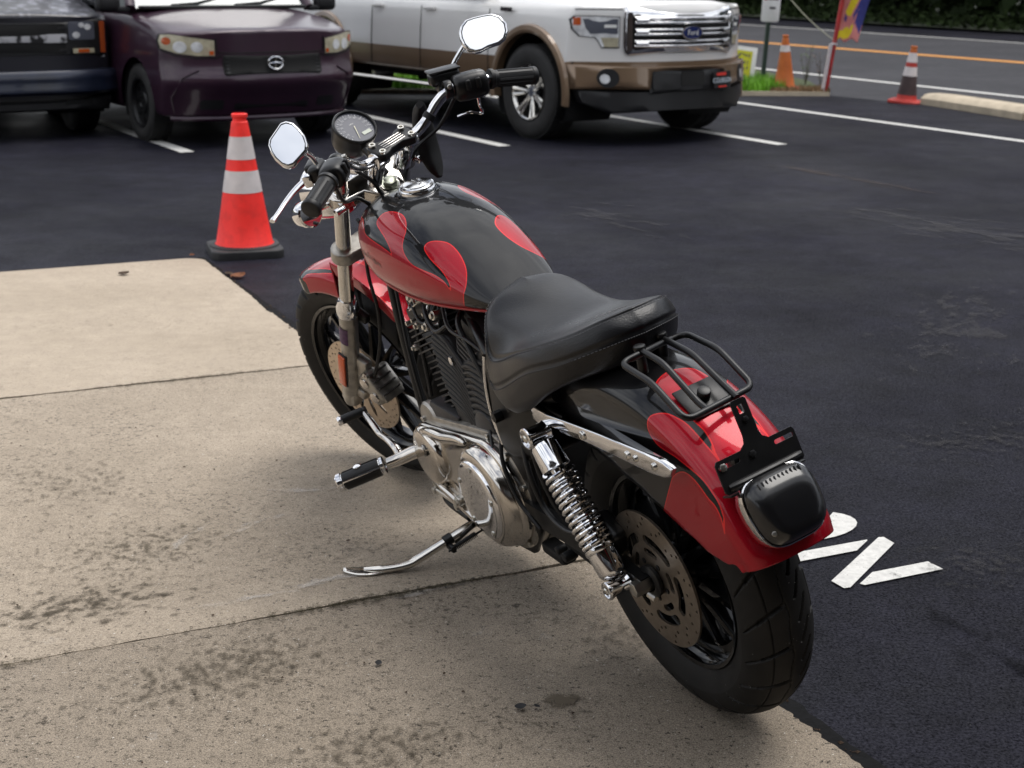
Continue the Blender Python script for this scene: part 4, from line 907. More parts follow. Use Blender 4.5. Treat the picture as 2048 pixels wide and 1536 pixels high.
# front brake caliper
g = MB(); cc = Vector((1.392, .082, .372)); rotk = Matrix.Rotation(R(28), 3, 'Y')
g.box(cc+Vector((0, .018, 0)), (.058, .046, .104), rotk, .014, 3); g.box(cc+Vector((0, -.028, 0)), (.05, .03, .09), rotk, .010); g.box(cc+Vector((-.022, -.0, 0)), (.018, .07, .09), rotk, .006)
g.xf(st); cal = g.build('brake_caliper', MT['cast'], bike)
for k in range(4):
    g = MB(); g.box(cc+rotk @ Vector((-.034, .004, -.034+.022*k)), (.010, .062, .006), rotk, .002); g.xf(st); g.build('caliper_fin', MT['engine_edge'], cal)
for zz in (-.024, .024):
    g = MB(); g.cyl(cc+rotk @ Vector((.002, .038, zz)), cc+rotk @ Vector((.002, .046, zz)), .017, 24, bev=.003); g.xf(st); g.build('piston_cap', MT['polished'], cal)
g = MB(); g.lathe([(.004, -.004), (.009, -.004), (.009, .004), (.004, .004)], cc+Vector((-.02, .046, .055)), (0, 1, 0), 14); g.xf(st); g.build('banjo_bolt', MT['bolt'], cal)

# ---------------------------------------------------------------- seat
LOOPS = {
 'top': [(0.455, 0, 0.836), (0.4, 0.0, 0.823), (0.33, 0.0, 0.806), (0.26, 0.0, 0.797), (0.2028, 0.0, 0.8012), (0.1425, 0.0, 0.82), (0.0865, 0.0, 0.8432), (0.055, 0.0, 0.856)],
 'mid': [(0.478, 0, 0.832), (0.45, 0.06, 0.823), (0.405, 0.092, 0.798), (0.33, 0.1, 0.787), (0.25, 0.098, 0.787), (0.1742, 0.088, 0.8045), (0.1117, 0.066, 0.83), (0.065, 0.034, 0.852), (0.042, 0, 0.861)],
 'seam1': [(0.5, 0, 0.818), (0.468, 0.085, 0.806), (0.425, 0.128, 0.768), (0.388, 0.143, 0.724), (0.262, 0.143, 0.768), (0.1551, 0.131, 0.8071), (0.0862, 0.106, 0.8327), (0.04, 0.062, 0.854), (0.024, 0, 0.86)],
 'seam2': [(0.5, 0, 0.8), (0.466, 0.095, 0.782), (0.425, 0.138, 0.73), (0.388, 0.158, 0.664), (0.208, 0.157, 0.7495), (0.1, 0.133, 0.787), (0.036, 0.09, 0.813), (0.006, 0.042, 0.825), (-0.002, 0, 0.827)],
 'low': [(0.492, 0, 0.775), (0.458, 0.095, 0.745), (0.415, 0.14, 0.69), (0.365, 0.159, 0.63), (0.265, 0.16, 0.664), (0.15, 0.145, 0.7172), (0.075, 0.106, 0.7494), (0.028, 0.056, 0.764), (0.014, 0, 0.768)],
 'bot': [(0.48, 0, 0.755), (0.445, 0.08, 0.72), (0.405, 0.125, 0.655), (0.345, 0.146, 0.614), (0.275, 0.146, 0.63), (0.1939, 0.134, 0.6847), (0.1286, 0.106, 0.7273), (0.0764, 0.06, 0.7497), (0.0581, 0, 0.7547)]}
NS = 64
def loop_full(pts, n=NS):
    h = cat_rom(pts, n+1); full = list(h)+[np.array((p[0], -p[1], p[2])) for p in h[-2:0:-1]]
    return np.array(full)
top_h = cat_rom(LOOPS['top'], NS+1); top_full = np.array(list(top_h)+[p for p in top_h[-2:0:-1]])
key = [top_full]+[loop_full(LOOPS[k]) for k in ('mid', 'seam1', 'seam2', 'low', 'bot')]
rad = []
SR = {}
for a in range(len(key)-1):
    nr = [10, 10, 9, 7, 5][a]
    for k in range(nr):
        u = k/nr; g0 = key[a-1] if a > 0 else key[1][(-np.arange(2*NS)) % (2*NS)]; g3 = key[a+2] if a+2 < len(key) else 2*key[-1]-key[-2]
        p = .5*((2*key[a])+(-g0+key[a+1])*u+(2*g0-5*key[a]+4*key[a+1]-g3)*u*u+(-g0+3*key[a]-3*key[a+1]+g3)*u**3)
        if k == 0: SR[a] = len(rad)
        rad.append(p)
rad.append(key[-1])
rad = np.array(rad); rad[0:2, :, 2] += 0
nrm = np.cross(np.gradient(rad, axis=0), np.gradient(rad, axis=1)); nrm /= np.maximum(np.linalg.norm(nrm, axis=2), 1e-9)[:, :, None]
cen = np.array((.22, 0, .70)); sg = np.sign(np.sum(nrm*(rad-cen), axis=2)); nrm *= np.where(sg == 0, 1, sg)[:, :, None]
for sr in (SR[2], SR[3]):
    rad[sr] -= nrm[sr]*.0045; 
    for dk, am in ((-1, .0008), (1, .0008)): rad[sr+dk] += nrm[sr+dk]*am
g = MB(); g.grid([[tuple(p) for p in r_] for r_ in rad], cv=True)
g.f.append(tuple((len(rad)-1)*2*NS+k for k in range(2*NS))); g.mi.append(0)
seat = g.build('seat', MT['leather'], bike, ang=180, recalc=True)
_b = bmesh.new(); _b.from_mesh(seat.data); bmesh.ops.remove_doubles(_b, verts=_b.verts[:], dist=.0004); bmesh.ops.recalc_face_normals(_b, faces=_b.faces[:]); _b.to_mesh(seat.data); _b.free(); seat.data.shade_smooth()
sub = seat.modifiers.new('smooth', 'SUBSURF'); sub.levels = 1; sub.render_levels = 1
g = MB()
for sr, off in ((SR[2], 1), (SR[3], 1)):
    Lp = [Vector(p)+Vector(n_)*.0008 for p, n_ in zip(rad[sr+off], nrm[sr+off])]
    for k in range(0, 2*NS):
        a, b = Lp[k], Lp[(k+1) % (2*NS)]
        m_ = max(1, int((b-a).length/.0055))
        for q in range(m_):
            g.tube([a.lerp(b, (q+.15)/m_), a.lerp(b, (q+.75)/m_)], .0009, 4)
st_ = g.build('stitching', MT['thread'], seat); st_['kind'] = 'stuff'
g = MB(); c = Vector((-.072, .02, .772)); g.lathe([(.007, 0), (.0085, .003), (.0085, .006), (.006, .008), (.0085, .010), (.0085, .014), (.006, .016), (0, .017)], Vector((.070, .050, .780)), (-.35, .25, .9), 20); g.build('seat_screw', MT['chrome'], bike)

# ---------------------------------------------------------------- frame, engine
def tubes(name, lst, r, m, parent=bike, n=12):
    for p in lst:
        g = MB(); g.tube(cat_rom(p, max(12, 8*len(p))), r, n); g.build(name, m, parent)
tubes('frame_tube', [[(1.14, 0, .86), (.95, 0, .80), (.7, 0, .755), (.45, 0, .69), (.35, 0, .62)],
    [(1.17, .03, .80), (1.13, .055, .62), (1.08, .075, .40), (1.03, .085, .22), (.97, .09, .165), (.75, .09, .15), (.55, .09, .17)],
    [(1.17, -.03, .80), (1.13, -.055, .62), (1.08, -.075, .40), (1.03, -.085, .22), (.97, -.09, .165), (.75, -.09, .15), (.55, -.09, .17)],
    [(.55, .09, .17), (.46, .1, .28), (.43, .1, .45), (.36, .1, .60), (.22, .1, .665)], [(.55, -.09, .17), (.46, -.1, .28), (.43, -.1, .45), (.36, -.1, .60), (.22, -.1, .665)],
    [(.74, .03, .735), (.6, .075, .70), (.48, .10, .655), (.36, .108, .62)], [(.74, -.03, .735), (.6, -.075, .70), (.48, -.10, .655), (.36, -.108, .62)]], .0125, MT['black_satin'])
g = MB(); g.cyl(SA0+AX*.46, SA0+AX*.68, .032, 24, bev=.004); g.build('steering_head', MT['black_satin'], bike)
# crankcase
g = MB()
g.prism([(1.0, .20), (1.0, .34), (.93, .415), (.80, .44), (.62, .44), (.50, .47), (.45, .42), (.44, .27), (.52, .18), (.70, .15), (.88, .16)], (0, .075, 0), (1, 0, 0), (0, 0, 1), .15, bev=.012)
g.box((.52, .02, .42), (.14, .18, .10), None, .02); g.box((.99, .0, .27), (.05, .12, .15), None, .015)
eng = g.build('engine', MT['engine_black'], bike, recalc=True)
CRK = Vector((.785, 0, .29))
def cylinder_stack(ang, name, side_full):
    ax = Vector((math.sin(R(ang)), 0, math.cos(R(ang)))); fx = Vector((math.cos(R(ang)), 0, -math.sin(R(ang)))); Yv = Vector((0, 1, 0))
    g = MB(); g.cyl(CRK+ax*.13, CRK+ax*.40, .052, 28); body = g.build(name, MT['engine_black'], bike)
    nf = 17
    for k in range(nf):
        h = .155+k*.0148; head = k > 10
        hx, hy = (.079, .083) if not head else (.082, .092)
        if k in (10,): hx *= .96
        out = rrect(2*hx, 2*hy, .038 if not head else .028, 5); g = MB()
        g.prism(out, CRK+ax*h, fx, Yv, -.0040 if fx.cross(Yv).dot(ax) < 0 else .0040, bev=.0012, seg=1)
        o = g.build('cooling_fin', MT['engine_edge'], body, recalc=True)
    g = MB(); out = rrect(.185, .15, .03, 4); g.prism(out, CRK+ax*.405, fx, Yv, .03*(1 if fx.cross(Yv).dot(ax) > 0 else -1), bev=.006); g.prism(rrect(.17, .135, .03, 4), CRK+ax*.437, fx, Yv, .022*(1 if fx.cross(Yv).dot(ax) > 0 else -1), bev=.008)
    g.build('rocker_box', MT['engine_black'], body, recalc=True)
    for q in range(4):
        g = MB(); bolt(g, CRK+ax*.40+fx*(-.07+.045*q)+Yv*.078, Yv, .006, .012); g.build('head_bolt', MT['bolt'], body)
    return ax, fx
axf, fxf = cylinder_stack(22.5, 'front_cylinder', True)
axr, fxr = cylinder_stack(-22.5, 'rear_cylinder', False)
# ribbed black cover over the rear cylinder's left side
g = MB(); body = MB()
cov = [(.80, .44), (.845, .60), (.83, .655), (.75, .66), (.70, .615), (.60, .66), (.55, .68), (.505, .64), (.505, .54), (.54, .455), (.62, .425), (.72, .42)]
body.prism(resample(cov, 5), (0, .070, 0), (-1, 0, 0), (0, 0, 1), .001, 0) if False else None
body.prism([(-p[0], p[1]) for p in resample(cov, 4)], (0, .062, 0), (-1, 0, 0), (0, 0, 1), .034, bev=.012, seg=3)
rc2 = body.build('ribbed_cover', MT['engine_black'], bike, recalc=True)
ins_poly = resample(cov, 6)
for k in range(14):
    h = .445+k*.0165; pts = []
    for x in np.linspace(.86, .49, 60):
        z = h+.018*math.tanh((x-.70)*14)*.9+.020*math.exp(-((x-.69)/.03)**2)*-1+.13*(x-.62)*(1 if x > .69 else .25)
        if sdf_poly([(x, z)], ins_poly)[0] > .004: pts.append(Vector((x, .0955, z)))
        elif len(pts) > 5: break
    if len(pts) > 5:
        gg = MB(); gg.tube(pts, [.003]+[.0062]*(len(pts)-2)+[.003], 8, flat=1.0); gg.build('cover_rib', MT['engine_black'], rc2)
g = MB(); bolt(g, (.725, .096, .612), (0, 1, 0), .011, .012, True); g.build('cover_bolt', MT['chrome'], rc2)
# intake / wiring lumps between tank and heads
g = MB(); g.box((.84, .045, .735), (.05, .05, .04), None, .01); g.build('coil_bracket', MT['cast'], bike)
for (p, q) in (((.90, .055, .74), (.88, .075, .66)), ((.86, .055, .74), (.855, .082, .69))):
    g = MB(); g.tube([p, q], .0065, 10); g.build('spark_lead', MT['chrome_worn'], bike)
tubes('cable', [[(.98, .04, .76), (.93, .085, .70), (.86, .095, .67), (.83, .06, .72)], [(.80, .06, .73), (.70, .10, .70), (.60, .10, .69), (.52, .09, .66)], [(1.08, .06, .72), (1.03, .09, .55), (1.0, .10, .42), (.98, .105, .38)]], .0045, MT['rubber'])
# clutter between tank and heads: hoses, fittings, wiring, clamps
for p_, r_, m_ in (([(.90, .05, .735), (.86, .085, .70), (.80, .095, .665), (.74, .085, .69)], .006, 'rubber'), ([(.97, .05, .72), (.955, .08, .64), (.94, .09, .55), (.93, .10, .46)], .0055, 'rubber'), ([(.70, .04, .74), (.66, .09, .72), (.61, .10, .67), (.56, .10, .60)], .007, 'rubber'), ([(1.0, .05, .70), (.96, .085, .68), (.90, .085, .71)], .004, 'chrome_worn'), ([(.83, .05, .75), (.81, .07, .70), (.815, .08, .64)], .005, 'rubber'), ([(.52, .11, .50), (.50, .135, .44), (.46, .14, .36), (.40, .13, .30)], .005, 'rubber'), ([(.60, .105, .47), (.55, .13, .43), (.50, .135, .37)], .004, 'rubber')):
    g = MB(); g.tube(cat_rom(p_, 24), r_, 8); g.build('hose', MT[m_], bike)
for c_, a_, r_ in (((.935, .075, .715), (0, 1, .3), .013), ((.885, .08, .72), (.3, 1, 0), .010), ((.905, .088, .655), (0, 1, 0), .009), ((.845, .09, .665), (0, 1, .2), .011), ((.79, .085, .705), (0, 1, .2), .012), ((.955, .09, .585), (0, 1, 0), .008)):
    g = MB(); a_ = Vector(a_).normalized(); c_ = Vector(c_); g.cyl(c_-a_*.02, c_+a_*.012, r_, 14, bev=.002); g.cyl(c_+a_*.012, c_+a_*.018, r_*.62, 6, bev=.001); g.build('fitting', MT['bolt'], bike)
g = MB(); g.box((.865, .055, .725), (.055, .05, .035), Matrix.Rotation(.3, 3, 'Y'), .008); g.build('solenoid', MT['polished'], bike)
g = MB(); g.lathe([(0, -.085), (.055, -.083), (.07, -.07), (.072, -.02), (.06, 0), (0, 0)], (.735, -.09, .60), (0, 1, 0), 40); g.build('air_cleaner', MT['chrome'], bike)
g = MB(); g.lathe([(.045, 0), (.05, .006), (.05, .02), (.044, .026), (0, .028)], (.965, .085, .385), (0, 1, 0), 32); g.build('oil_filter', MT['cast'], bike)
# primary cover
def hull2(c0, r0, c1, r1, n=26):
    d = math.hypot(c1[0]-c0[0], c1[1]-c0[1]); th = math.atan2(c1[1]-c0[1], c1[0]-c0[0]); b = math.acos((r0-r1)/d); o_ = []
    for k in range(n+1): a = th+b+(2*math.pi-2*b)*k/n; o_.append((c0[0]+r0*math.cos(a), c0[1]+r0*math.sin(a)))
    for k in range(n+1): a = th-b+(2*b)*k/n; o_.append((c1[0]+r1*math.cos(a), c1[1]+r1*math.sin(a)))
    return o_
def neg(pts): return [(-p[0], p[1]) for p in pts]
PO = dict(ux=(-1, 0, 0), uy=(0, 0, 1))
CF_, CRr = (.945, .305), (.600, .318)
g = MB(); g.prism(neg(hull2(CRr, .148, CF_, .098)), (0, .075, 0), t=.036, bev=.004, **PO); prim = g.build('primary_cover', MT['cast'], bike, recalc=True, ang=40)
g = MB(); g.prism(neg(hull2(CRr, .134, CF_, .086)), (0, .1105, 0), t=.026, bev=.014, seg=4, **PO); g.build('cover_shell', MT['polished'], prim, recalc=True, ang=50)
g = MB(); g.lathe([(.128, .13), (.126, .146), (.119, .158), (.108, .165), (.098, .167), (.0, .167)], (CRr[0]+.005, 0, CRr[1]-.004), (0, 1, 0), 64); g.build('clutch_bulge', MT['polished'], prim, ang=50)
g = MB(); g.lathe([(.082, .13), (.080, .140), (.072, .150), (.055, .156), (0, .157)], (CF_[0], 0, CF_[1]), (0, 1, 0), 48); g.build('alternator_bulge', MT['polished'], prim, ang=50)
g = MB(); g.tube(cat_rom([(.95, .146, .375), (.88, .146, .395), (.80, .144, .405), (.72, .144, .425), (.66, .150, .437)], 30), [.004+.011*math.sin(math.pi*k/29)**.5 for k in range(30)], 12); g.build('cover_ridge', MT['polished'], prim)
g = MB(); g.tube(cat_rom([(.93, .146, .232), (.86, .143, .222), (.78, .143, .21), (.70, .148, .20)], 24), [.003+.008*math.sin(math.pi*k/23)**.5 for k in range(24)], 10); g.build('cover_ridge', MT['polished'], prim)
derc = Vector((CRr[0]+.012, .1665, CRr[1]-.006))
g = MB(); g.lathe([(.098, 0), (.097, .004), (.093, .007), (.08, .009), (.04, .0105), (0, .011)], derc, (0, 1, 0), 64); der = g.build('derby_cover', MT['chrome'], prim, ang=50)
for k in range(5):
    a = 2*math.pi*k/5+.35; g = MB(); g.lathe([(.0065, 0), (.0065, .0035), (.004, .0045), (.0035, .002), (0, .002)], derc+Vector((.083*math.cos(a), .0075, .083*math.sin(a))), (0, 1, 0), 14); g.build('cover_screw', MT['bolt'], der)
pts = hull2(CRr, .141, CF_, .092, 40)
for k in (2, 9, 16, 23, 31, 38, 44, 52, 60, 68, 76):
    p = pts[k % len(pts)]; g = MB(); g.cyl((p[0], .108, p[1]), (p[0], .119, p[1]), .0072, 14, bev=.001); g.build('cover_bolt', MT['bolt'], prim)
g = MB(); g.cyl((.795, .14, .235), (.795, .158, .235), .014, 18, bev=.003); g.cyl((.795, .155, .235), (.795, .163, .235), .009, 6, bev=.001); g.build('adjuster_cap', MT['bolt'], prim)
# drum-like transmission / starter covers above the primary
g = MB(); g.cyl((.63, .0, .455), (.63, .105, .455), .052, 36, bev=.006); g.box((.87, .04, .42), (.17, .13, .05), None, .012); g.build('starter_cover', mat('engine_grey', (.045, .044, .046), .42, .5, var=.15, vscale=30), bike)
# oil tank / side cover
oc = [(.475, .70), (.50, .62), (.512, .54), (.50, .47), (.44, .455), (.34, .49), (.265, .53), (.26, .60), (.30, .645), (.36, .68)]
g = MB(); g.prism(neg(resample(oc, 4)), (0, .045, 0), t=.085, bev=.020, seg=4, **PO); ocov = g.build('side_cover', mat('cover_black', (.006, .006, .006), .3, spec=.15), bike, recalc=True, ang=50)
g = MB(); g.tube(cat_rom([(.472, .126, .70), (.498, .128, .63), (.513, .126, .55), (.502, .122, .475)], 24), .005, 10); g.build('cover_trim', MT['chrome'], ocov)
g = MB(); g.cyl((.455, .125, .565), (.455, .150, .565), .013, 6, bev=.003); g.cyl((.40, .128, .60), (.40, .136, .60), .010, 16, bev=.002); g.build('cover_knob', MT['black_satin'], ocov)
# swing arm, axle end, belt guard
for sgn in (1, -1):
    g = MB(); rows = []
    for t in np.linspace(0, 1, 14):
        c = Vector((.52-.525*t, sgn*(.116-.006*math.sin(t*3)), .315+.005*t)); hh = .026-.008*t
        rows.append([c+Vector((0, a*.015, b*hh)) for a, b in ((-1, -1), (.6, -1), (.6, 1), (-1, 1))])
    g.grid(rows, cv=True); g.f += [(0, 1, 2, 3), (13*4, 13*4+1, 13*4+2, 13*4+3)]; g.mi += [0, 0]
    g.build('swing_arm', MT['black_satin'], bike, recalc=True)
g = MB(); g.cyl((0, .10, RR), (0, .142, RR), .016, 6, bev=.002); g.cyl((-.03, .125, RR-.005), (-.055, .125, RR-.005), .006, 8); g.build('axle_nut', MT['bolt'], bike)
g = MB(); g.box((.125, .100, .385), (.085, .042, .065), Matrix.Rotation(R(-20), 3, 'Y'), .014, 3); g.build('rear_caliper', MT['black_satin'], bike)
tubes('brake_hose', [[(.40, .12, .53), (.37, .135, .45), (.345, .13, .37), (.25, .135, .355), (.15, .13, .39)], [(.33, .12, .60), (.335, .13, .50), (.325, .12, .40), (.30, .11, .35)]], .006, MT['rubber'])
g = MB(); g.box((.27, .10, .278), (.14, .02, .022), Matrix.Rotation(R(-3), 3, 'Y'), .006); g.box((.42, .09, .215), (.10, .04, .03), None, .01); g.cyl((.31, .10, .262), (.31, .132, .262), .012, 12, bev=.003); g.cyl((.355, .10, .258), (.355, .125, .258), .010, 12, bev=.003); g.build('lower_bracket', MT['black_matte'], bike)
# shocks
def shock(sgn):
    T, B = Vector((.252, sgn*.146, .590)), Vector((.046, sgn*.146, .316)); ax = (B-T).normalized(); L = (B-T).length
    g = MB(); g.cyl(T+ax*.03, B-ax*.03, .0175, 20); g.cyl(T+ax*.10, B-ax*.08, .0205, 20)
    root = g.build('shock_absorber', MT['chrome'], bike)
    g = MB(); g.lathe([(.020, .020), (.026, .022), (.029, .030), (.0305, .075), (.031, .080), (.027, .082), (.016, .082)], T, ax, 36, cap0=True); g.build('top_cover', MT['chrome'], root)
    g = MB(); g.lathe([(.016, L-.088), (.031, L-.086), (.032, L-.080), (.031, L-.076), (.029, L-.074), (.0275, L-.030), (.023, L-.022), (.015, L-.018)], T, ax, 36); g.build('bottom_cover', MT['chrome'], root)
    g = MB(); turns = 12.0; n = 300; s0, s1 = .084, L-.092; ref = Vector((0, 1, 0)); u = (ref-ax*ref.dot(ax)).normalized(); w = ax.cross(u)
    g.tube([T+ax*(s0+(s1-s0)*k/n)+(u*math.cos(2*math.pi*turns*k/n)+w*math.sin(2*math.pi*turns*k/n))*.0300 for k in range(n+1)], .0049, 10); g.build('spring', MT['chrome'], root)
    for q, rr2, nm in ((T, .0235, 'top_eye'), (B, .0195, 'bottom_eye')):
        g = MB(); y0, y1 = (-.022, .030)
        g.lathe([(.006, y0), (rr2-.002, y0), (rr2, y0+.003), (rr2-.003, y0+.010), (rr2-.003, y1-.012), (rr2, y1-.003), (rr2-.001, y1), (rr2-.005, y1+.001), (rr2-.007, y1-.004), (0, y1-.004)], q, (0, sgn, 0), 36); g.build(nm, MT['chrome'], root)
        g = MB(); g.lathe([(.0085, y1-.006), (.0085, y1+.001), (.006, y1+.003), (0, y1+.003)], q, (0, sgn, 0), 6 if rr2 < .02 else 18); g.build('mount_bolt', MT['bolt'], root)
shock(1); shock(-1)
# fender struts
STRUT = [(.296, .640), (.229, .634), (.165, .641), (.006, .656), (-.137, .667), (-.197, .668), (-.222, .661), (-.212, .643), (-.192, .634), (-.149, .627), (-.029, .622), (.08, .616), (.164, .614), (.224, .606), (.270, .596), (.30, .60)]
for sgn in (1, -1):
    g = MB()
    if sgn > 0: g.prism(neg(STRUT), (0, .082, 0), t=.048, bev=.005, seg=3, **PO)
    else: g.prism([(p[0], p[1]-.03) for p in STRUT], (0, -.062, 0), (1, 0, 0), (0, 0, 1), .040, bev=.005, seg=3)
    for _k, _v in enumerate(g.v):
        if sgn > 0 and abs(_v[1]) < .105: g.v[_k] = (_v[0], sgn*(.130-.048*min(1, max(.25, (_v[0]+.26)/.42))), _v[2])
    o = g.build('fender_strut', MT['chrome'], bike, recalc=True, ang=40)
    for x, z, r_ in ((.085, .632, .010), (-.078, .643, .009), (-.106, .646, .007), (-.168, .650, .008)):
        g = MB(); g.lathe([(r_, -.001), (r_, .003), (r_*.8, .005), (r_*.5, .005), (r_*.45, .002), (0, .002)], (x, .130 if sgn > 0 else -.102, z-(0 if sgn > 0 else .03)), (0, sgn, 0), 18); g.build('strut_bolt', MT['chrome_worn'], o)
    g = MB(); g.box((.14, .1285 if sgn > 0 else -.101, .618 if sgn > 0 else .588), (.085, .006, .012), Matrix.Rotation(R(8), 3, 'Y'), .003); g.build('strut_slot', MT['black_gloss'], o)
# exhaust
for z0, x1 in ((.30, -.125), (.42, -.02)):
    g = MB(); pth = cat_rom([(.62, -.155, z0-.02), (.45, -.16, z0-.01), (.2, -.165, z0), (x1, -.168, z0+.012)], 24); g.tube(pth, .038, 28, caps=False); tipd = Vector(pth[-1]-pth[-2]).normalized(); tp = Vector(pth[-1]); _n0 = len(g.v)
    g.lathe([(.038, 0), (.0382, .010), (.0372, .011), (.0362, .010), (.035, -.05)], tp, tipd, 28)
    g.v[_n0-28:] = [tuple(Vector(v_)+tipd*((v_[2]-tp.z)*1.2-.02)) for v_ in g.v[_n0-28:]]; g.build('muffler', MT['chrome'], bike)
tubes('exhaust_pipe', [[(.95, -.09, .55), (1.04, -.14, .50), (1.02, -.17, .36), (.85, -.17, .28), (.62, -.155, .28)], [(.55, -.09, .55), (.62, -.16, .52), (.66, -.18, .46), (.62, -.155, .40)]], .024, MT['chrome'])
# foot controls
g = MB(); pz = Vector((1.015, .145, .300)); g.cyl((.985, .10, .300), pz, .019, 20, bev=.003); g.tube(cat_rom([(1.0, .12, .30), (1.025, .15, .294), (1.048, .185, .282), (1.062, .215, .277)], 16), [.020-.005*k/15 for k in range(16)], 14); g.build('peg_mount', MT['polished'], bike)
PG0, PG1 = Vector((1.068, .226, .275)), Vector((1.118, .343, .254)); pd = (PG1-PG0).normalized()
g = MB(); g.cyl(PG0, PG1, .0215, 28, bev=.003); g.lathe([(.0215, .112), (.0250, .113), (.0250, .124), (.022, .128), (0, .129)], PG0, pd, 28); g.lathe([(.015, -.004), (.0235, -.003), (.0235, .004), (.0215, .006)], PG0, pd, 28); peg = g.build('foot_peg', MT['chrome'], bike)
u = pd.cross(Vector((0, 0, 1))).normalized(); w = u.cross(pd)
for k in range(5):
    a = 2*math.pi*(k+.75)/5; rows = []
    for da in np.linspace(-.50, .50, 8): e = u*math.cos(a+da)+w*math.sin(a+da); rows.append([PG0+pd*t+e*r_ for t, r_ in ((.008, .0218), (.011, .0248), (.06, .0252), (.106, .0248), (.110, .0218))])
    g = MB(); g.grid(rows); g.build('rubber_pad', MT['rubber'], peg, recalc=True)
g = MB(); e = (u*math.cos(2*math.pi*1.25/5+0)+w*math.sin(2*math.pi*1.25/5)); g.lathe([(.0115, .0), (.0115, .0025), (.009, .0035), (0, .003)], PG0+pd*.062+e*.0245, e, 20); g.build('peg_emblem', MT['chrome'], peg)
# gear lever
g = MB(); sv = Vector((.985, .128, .300)); g.cyl(sv-Vector((0, .02, 0)), sv+Vector((0, .012, 0)), .017, 20, bev=.003)
g.tube(cat_rom([(1.04, .172, .284), (1.068, .175, .282), (1.088, .175, .298), (1.13, .174, .306), (1.184, .174, .308), (1.229, .174, .329), (1.262, .174, .342), (1.272, .174, .346)], 30), [.0125-.004*k/29 for k in range(30)], 12, flat=.75); g.build('gear_lever', MT['polished'], bike)
a, b_ = Vector((1.274, .172, .347)), Vector((1.285, .238, .342)); d_ = (b_-a).normalized(); g = MB(); g.lathe([(.006, -.008), (.010, -.008), (.0115, -.004), (.0115, .002), (.0105, .004), (.0125, .006), (.0125, .062), (.0115, .066), (.0115, .072), (.009, .075), (0, .075)], a, d_, 24, cap0=True); g.build('shift_peg', MT['rubber'], bike)
g = MB(); g.lathe([(.0118, .0635), (.0128, .066), (.0128, .072), (.010, .076), (0, .076)], a, d_, 24); g.build('peg_cap', MT['chrome'], bike)
g = MB(); g.tube([(.97, .128, .275), (.985, .130, .215), (.985, .130, .19)], [.010, .009, .006], 12); g.tube([(.985, .136, .192), (.845, .14, .20)], .005, 8); g.cyl((.985, .130, .19), (.985, .145, .19), .010, 14, bev=.002); g.cyl((.84, .132, .20), (.84, .15, .20), .011, 14, bev=.002); g.build('shift_linkage', MT['bolt'], bike)
# kickstand, foot flat on the slab
gp = [world_to_bike(p) for p in ((-.41, 3.285, .006), (-.36, 3.29, .006), (-.31, 3.29, .008), (-.255, 3.30, .012))]
kp = Vector((.845, .10, .135))
g = MB(); leg_pts = cat_rom([tuple(kp), tuple(kp.lerp(gp[3], .35)), tuple(kp.lerp(gp[3], .82)), tuple(gp[3]+Vector((0, 0, .004))), tuple(gp[2]), tuple(gp[1])], 40)
g.tube(leg_pts, [.0135]*34+[.0125, .012, .011, .010, .009, .008], 14, flat=.8); ks = g.build('kickstand', MT['chrome_worn'], bike)
g = MB(); nrm_w = (BINV.to_3x3() @ Vector((0, 0, 1))).normalized(); fx_ = (gp[0]-gp[2]).normalized(); fy_ = nrm_w.cross(fx_)
rows = []
for t in np.linspace(0, 1, 12):
    wv = .026*math.sin(math.pi*(.12+.80*t))**.6; lift = .012*max(0, t-.6)**1.5*2; c = gp[2].lerp(gp[0], t)+nrm_w*(lift+.001); rows.append([c+fy_*wv*s_+nrm_w*(-.004*abs(s_)) for s_ in np.linspace(-1, 1, 7)])
g.grid(rows); o = g.build('stand_foot', MT['chrome_worn'], ks, recalc=True); m_ = o.modifiers.new('t', 'SOLIDIFY'); m_.thickness = .004
g = MB(); kk = kp.lerp(gp[3], .40); k2 = kp.lerp(gp[3], .05); dd = (kk-k2).normalized(); off = Vector((-.035, -.004, -.008))
u = dd.cross(Vector((1, 0, 0))).normalized(); w = dd.cross(u); n = 120; g.tube([k2+off+dd*(.02+.06*k/n)+(u*math.cos(2*math.pi*14*k/n)+w*math.sin(2*math.pi*14*k/n))*.007 for k in range(n+1)], .0016, 6); g.tube([k2+off, k2+off+dd*.10, kk], .003, 8); g.build('return_spring', MT['black_satin'], ks)
g = MB(); g.lathe([(.0125, -.012), (.0145, -.011), (.0145, .011), (.0125, .012)], kp.lerp(gp[3], .42), gp[3]-kp, 20); g.box(kp.lerp(gp[3], .44)+Vector((-.018, 0, -.012)), (.04, .012, .018), None, .003); g.build('stand_collar', MT['black_satin'], ks)
g = MB(); g.box((.845, .095, .15), (.07, .03, .06), None, .01); g.tube([(.80, .13, .155), (.86, .165, .10)], .006, 8); g.build('stand_bracket', MT['black_satin'], bike)
tubes('lower_tube', [[(.98, .11, .235), (.985, .115, .17), (.965, .115, .148), (.86, .112, .142)]], .009, MT['black_satin'])

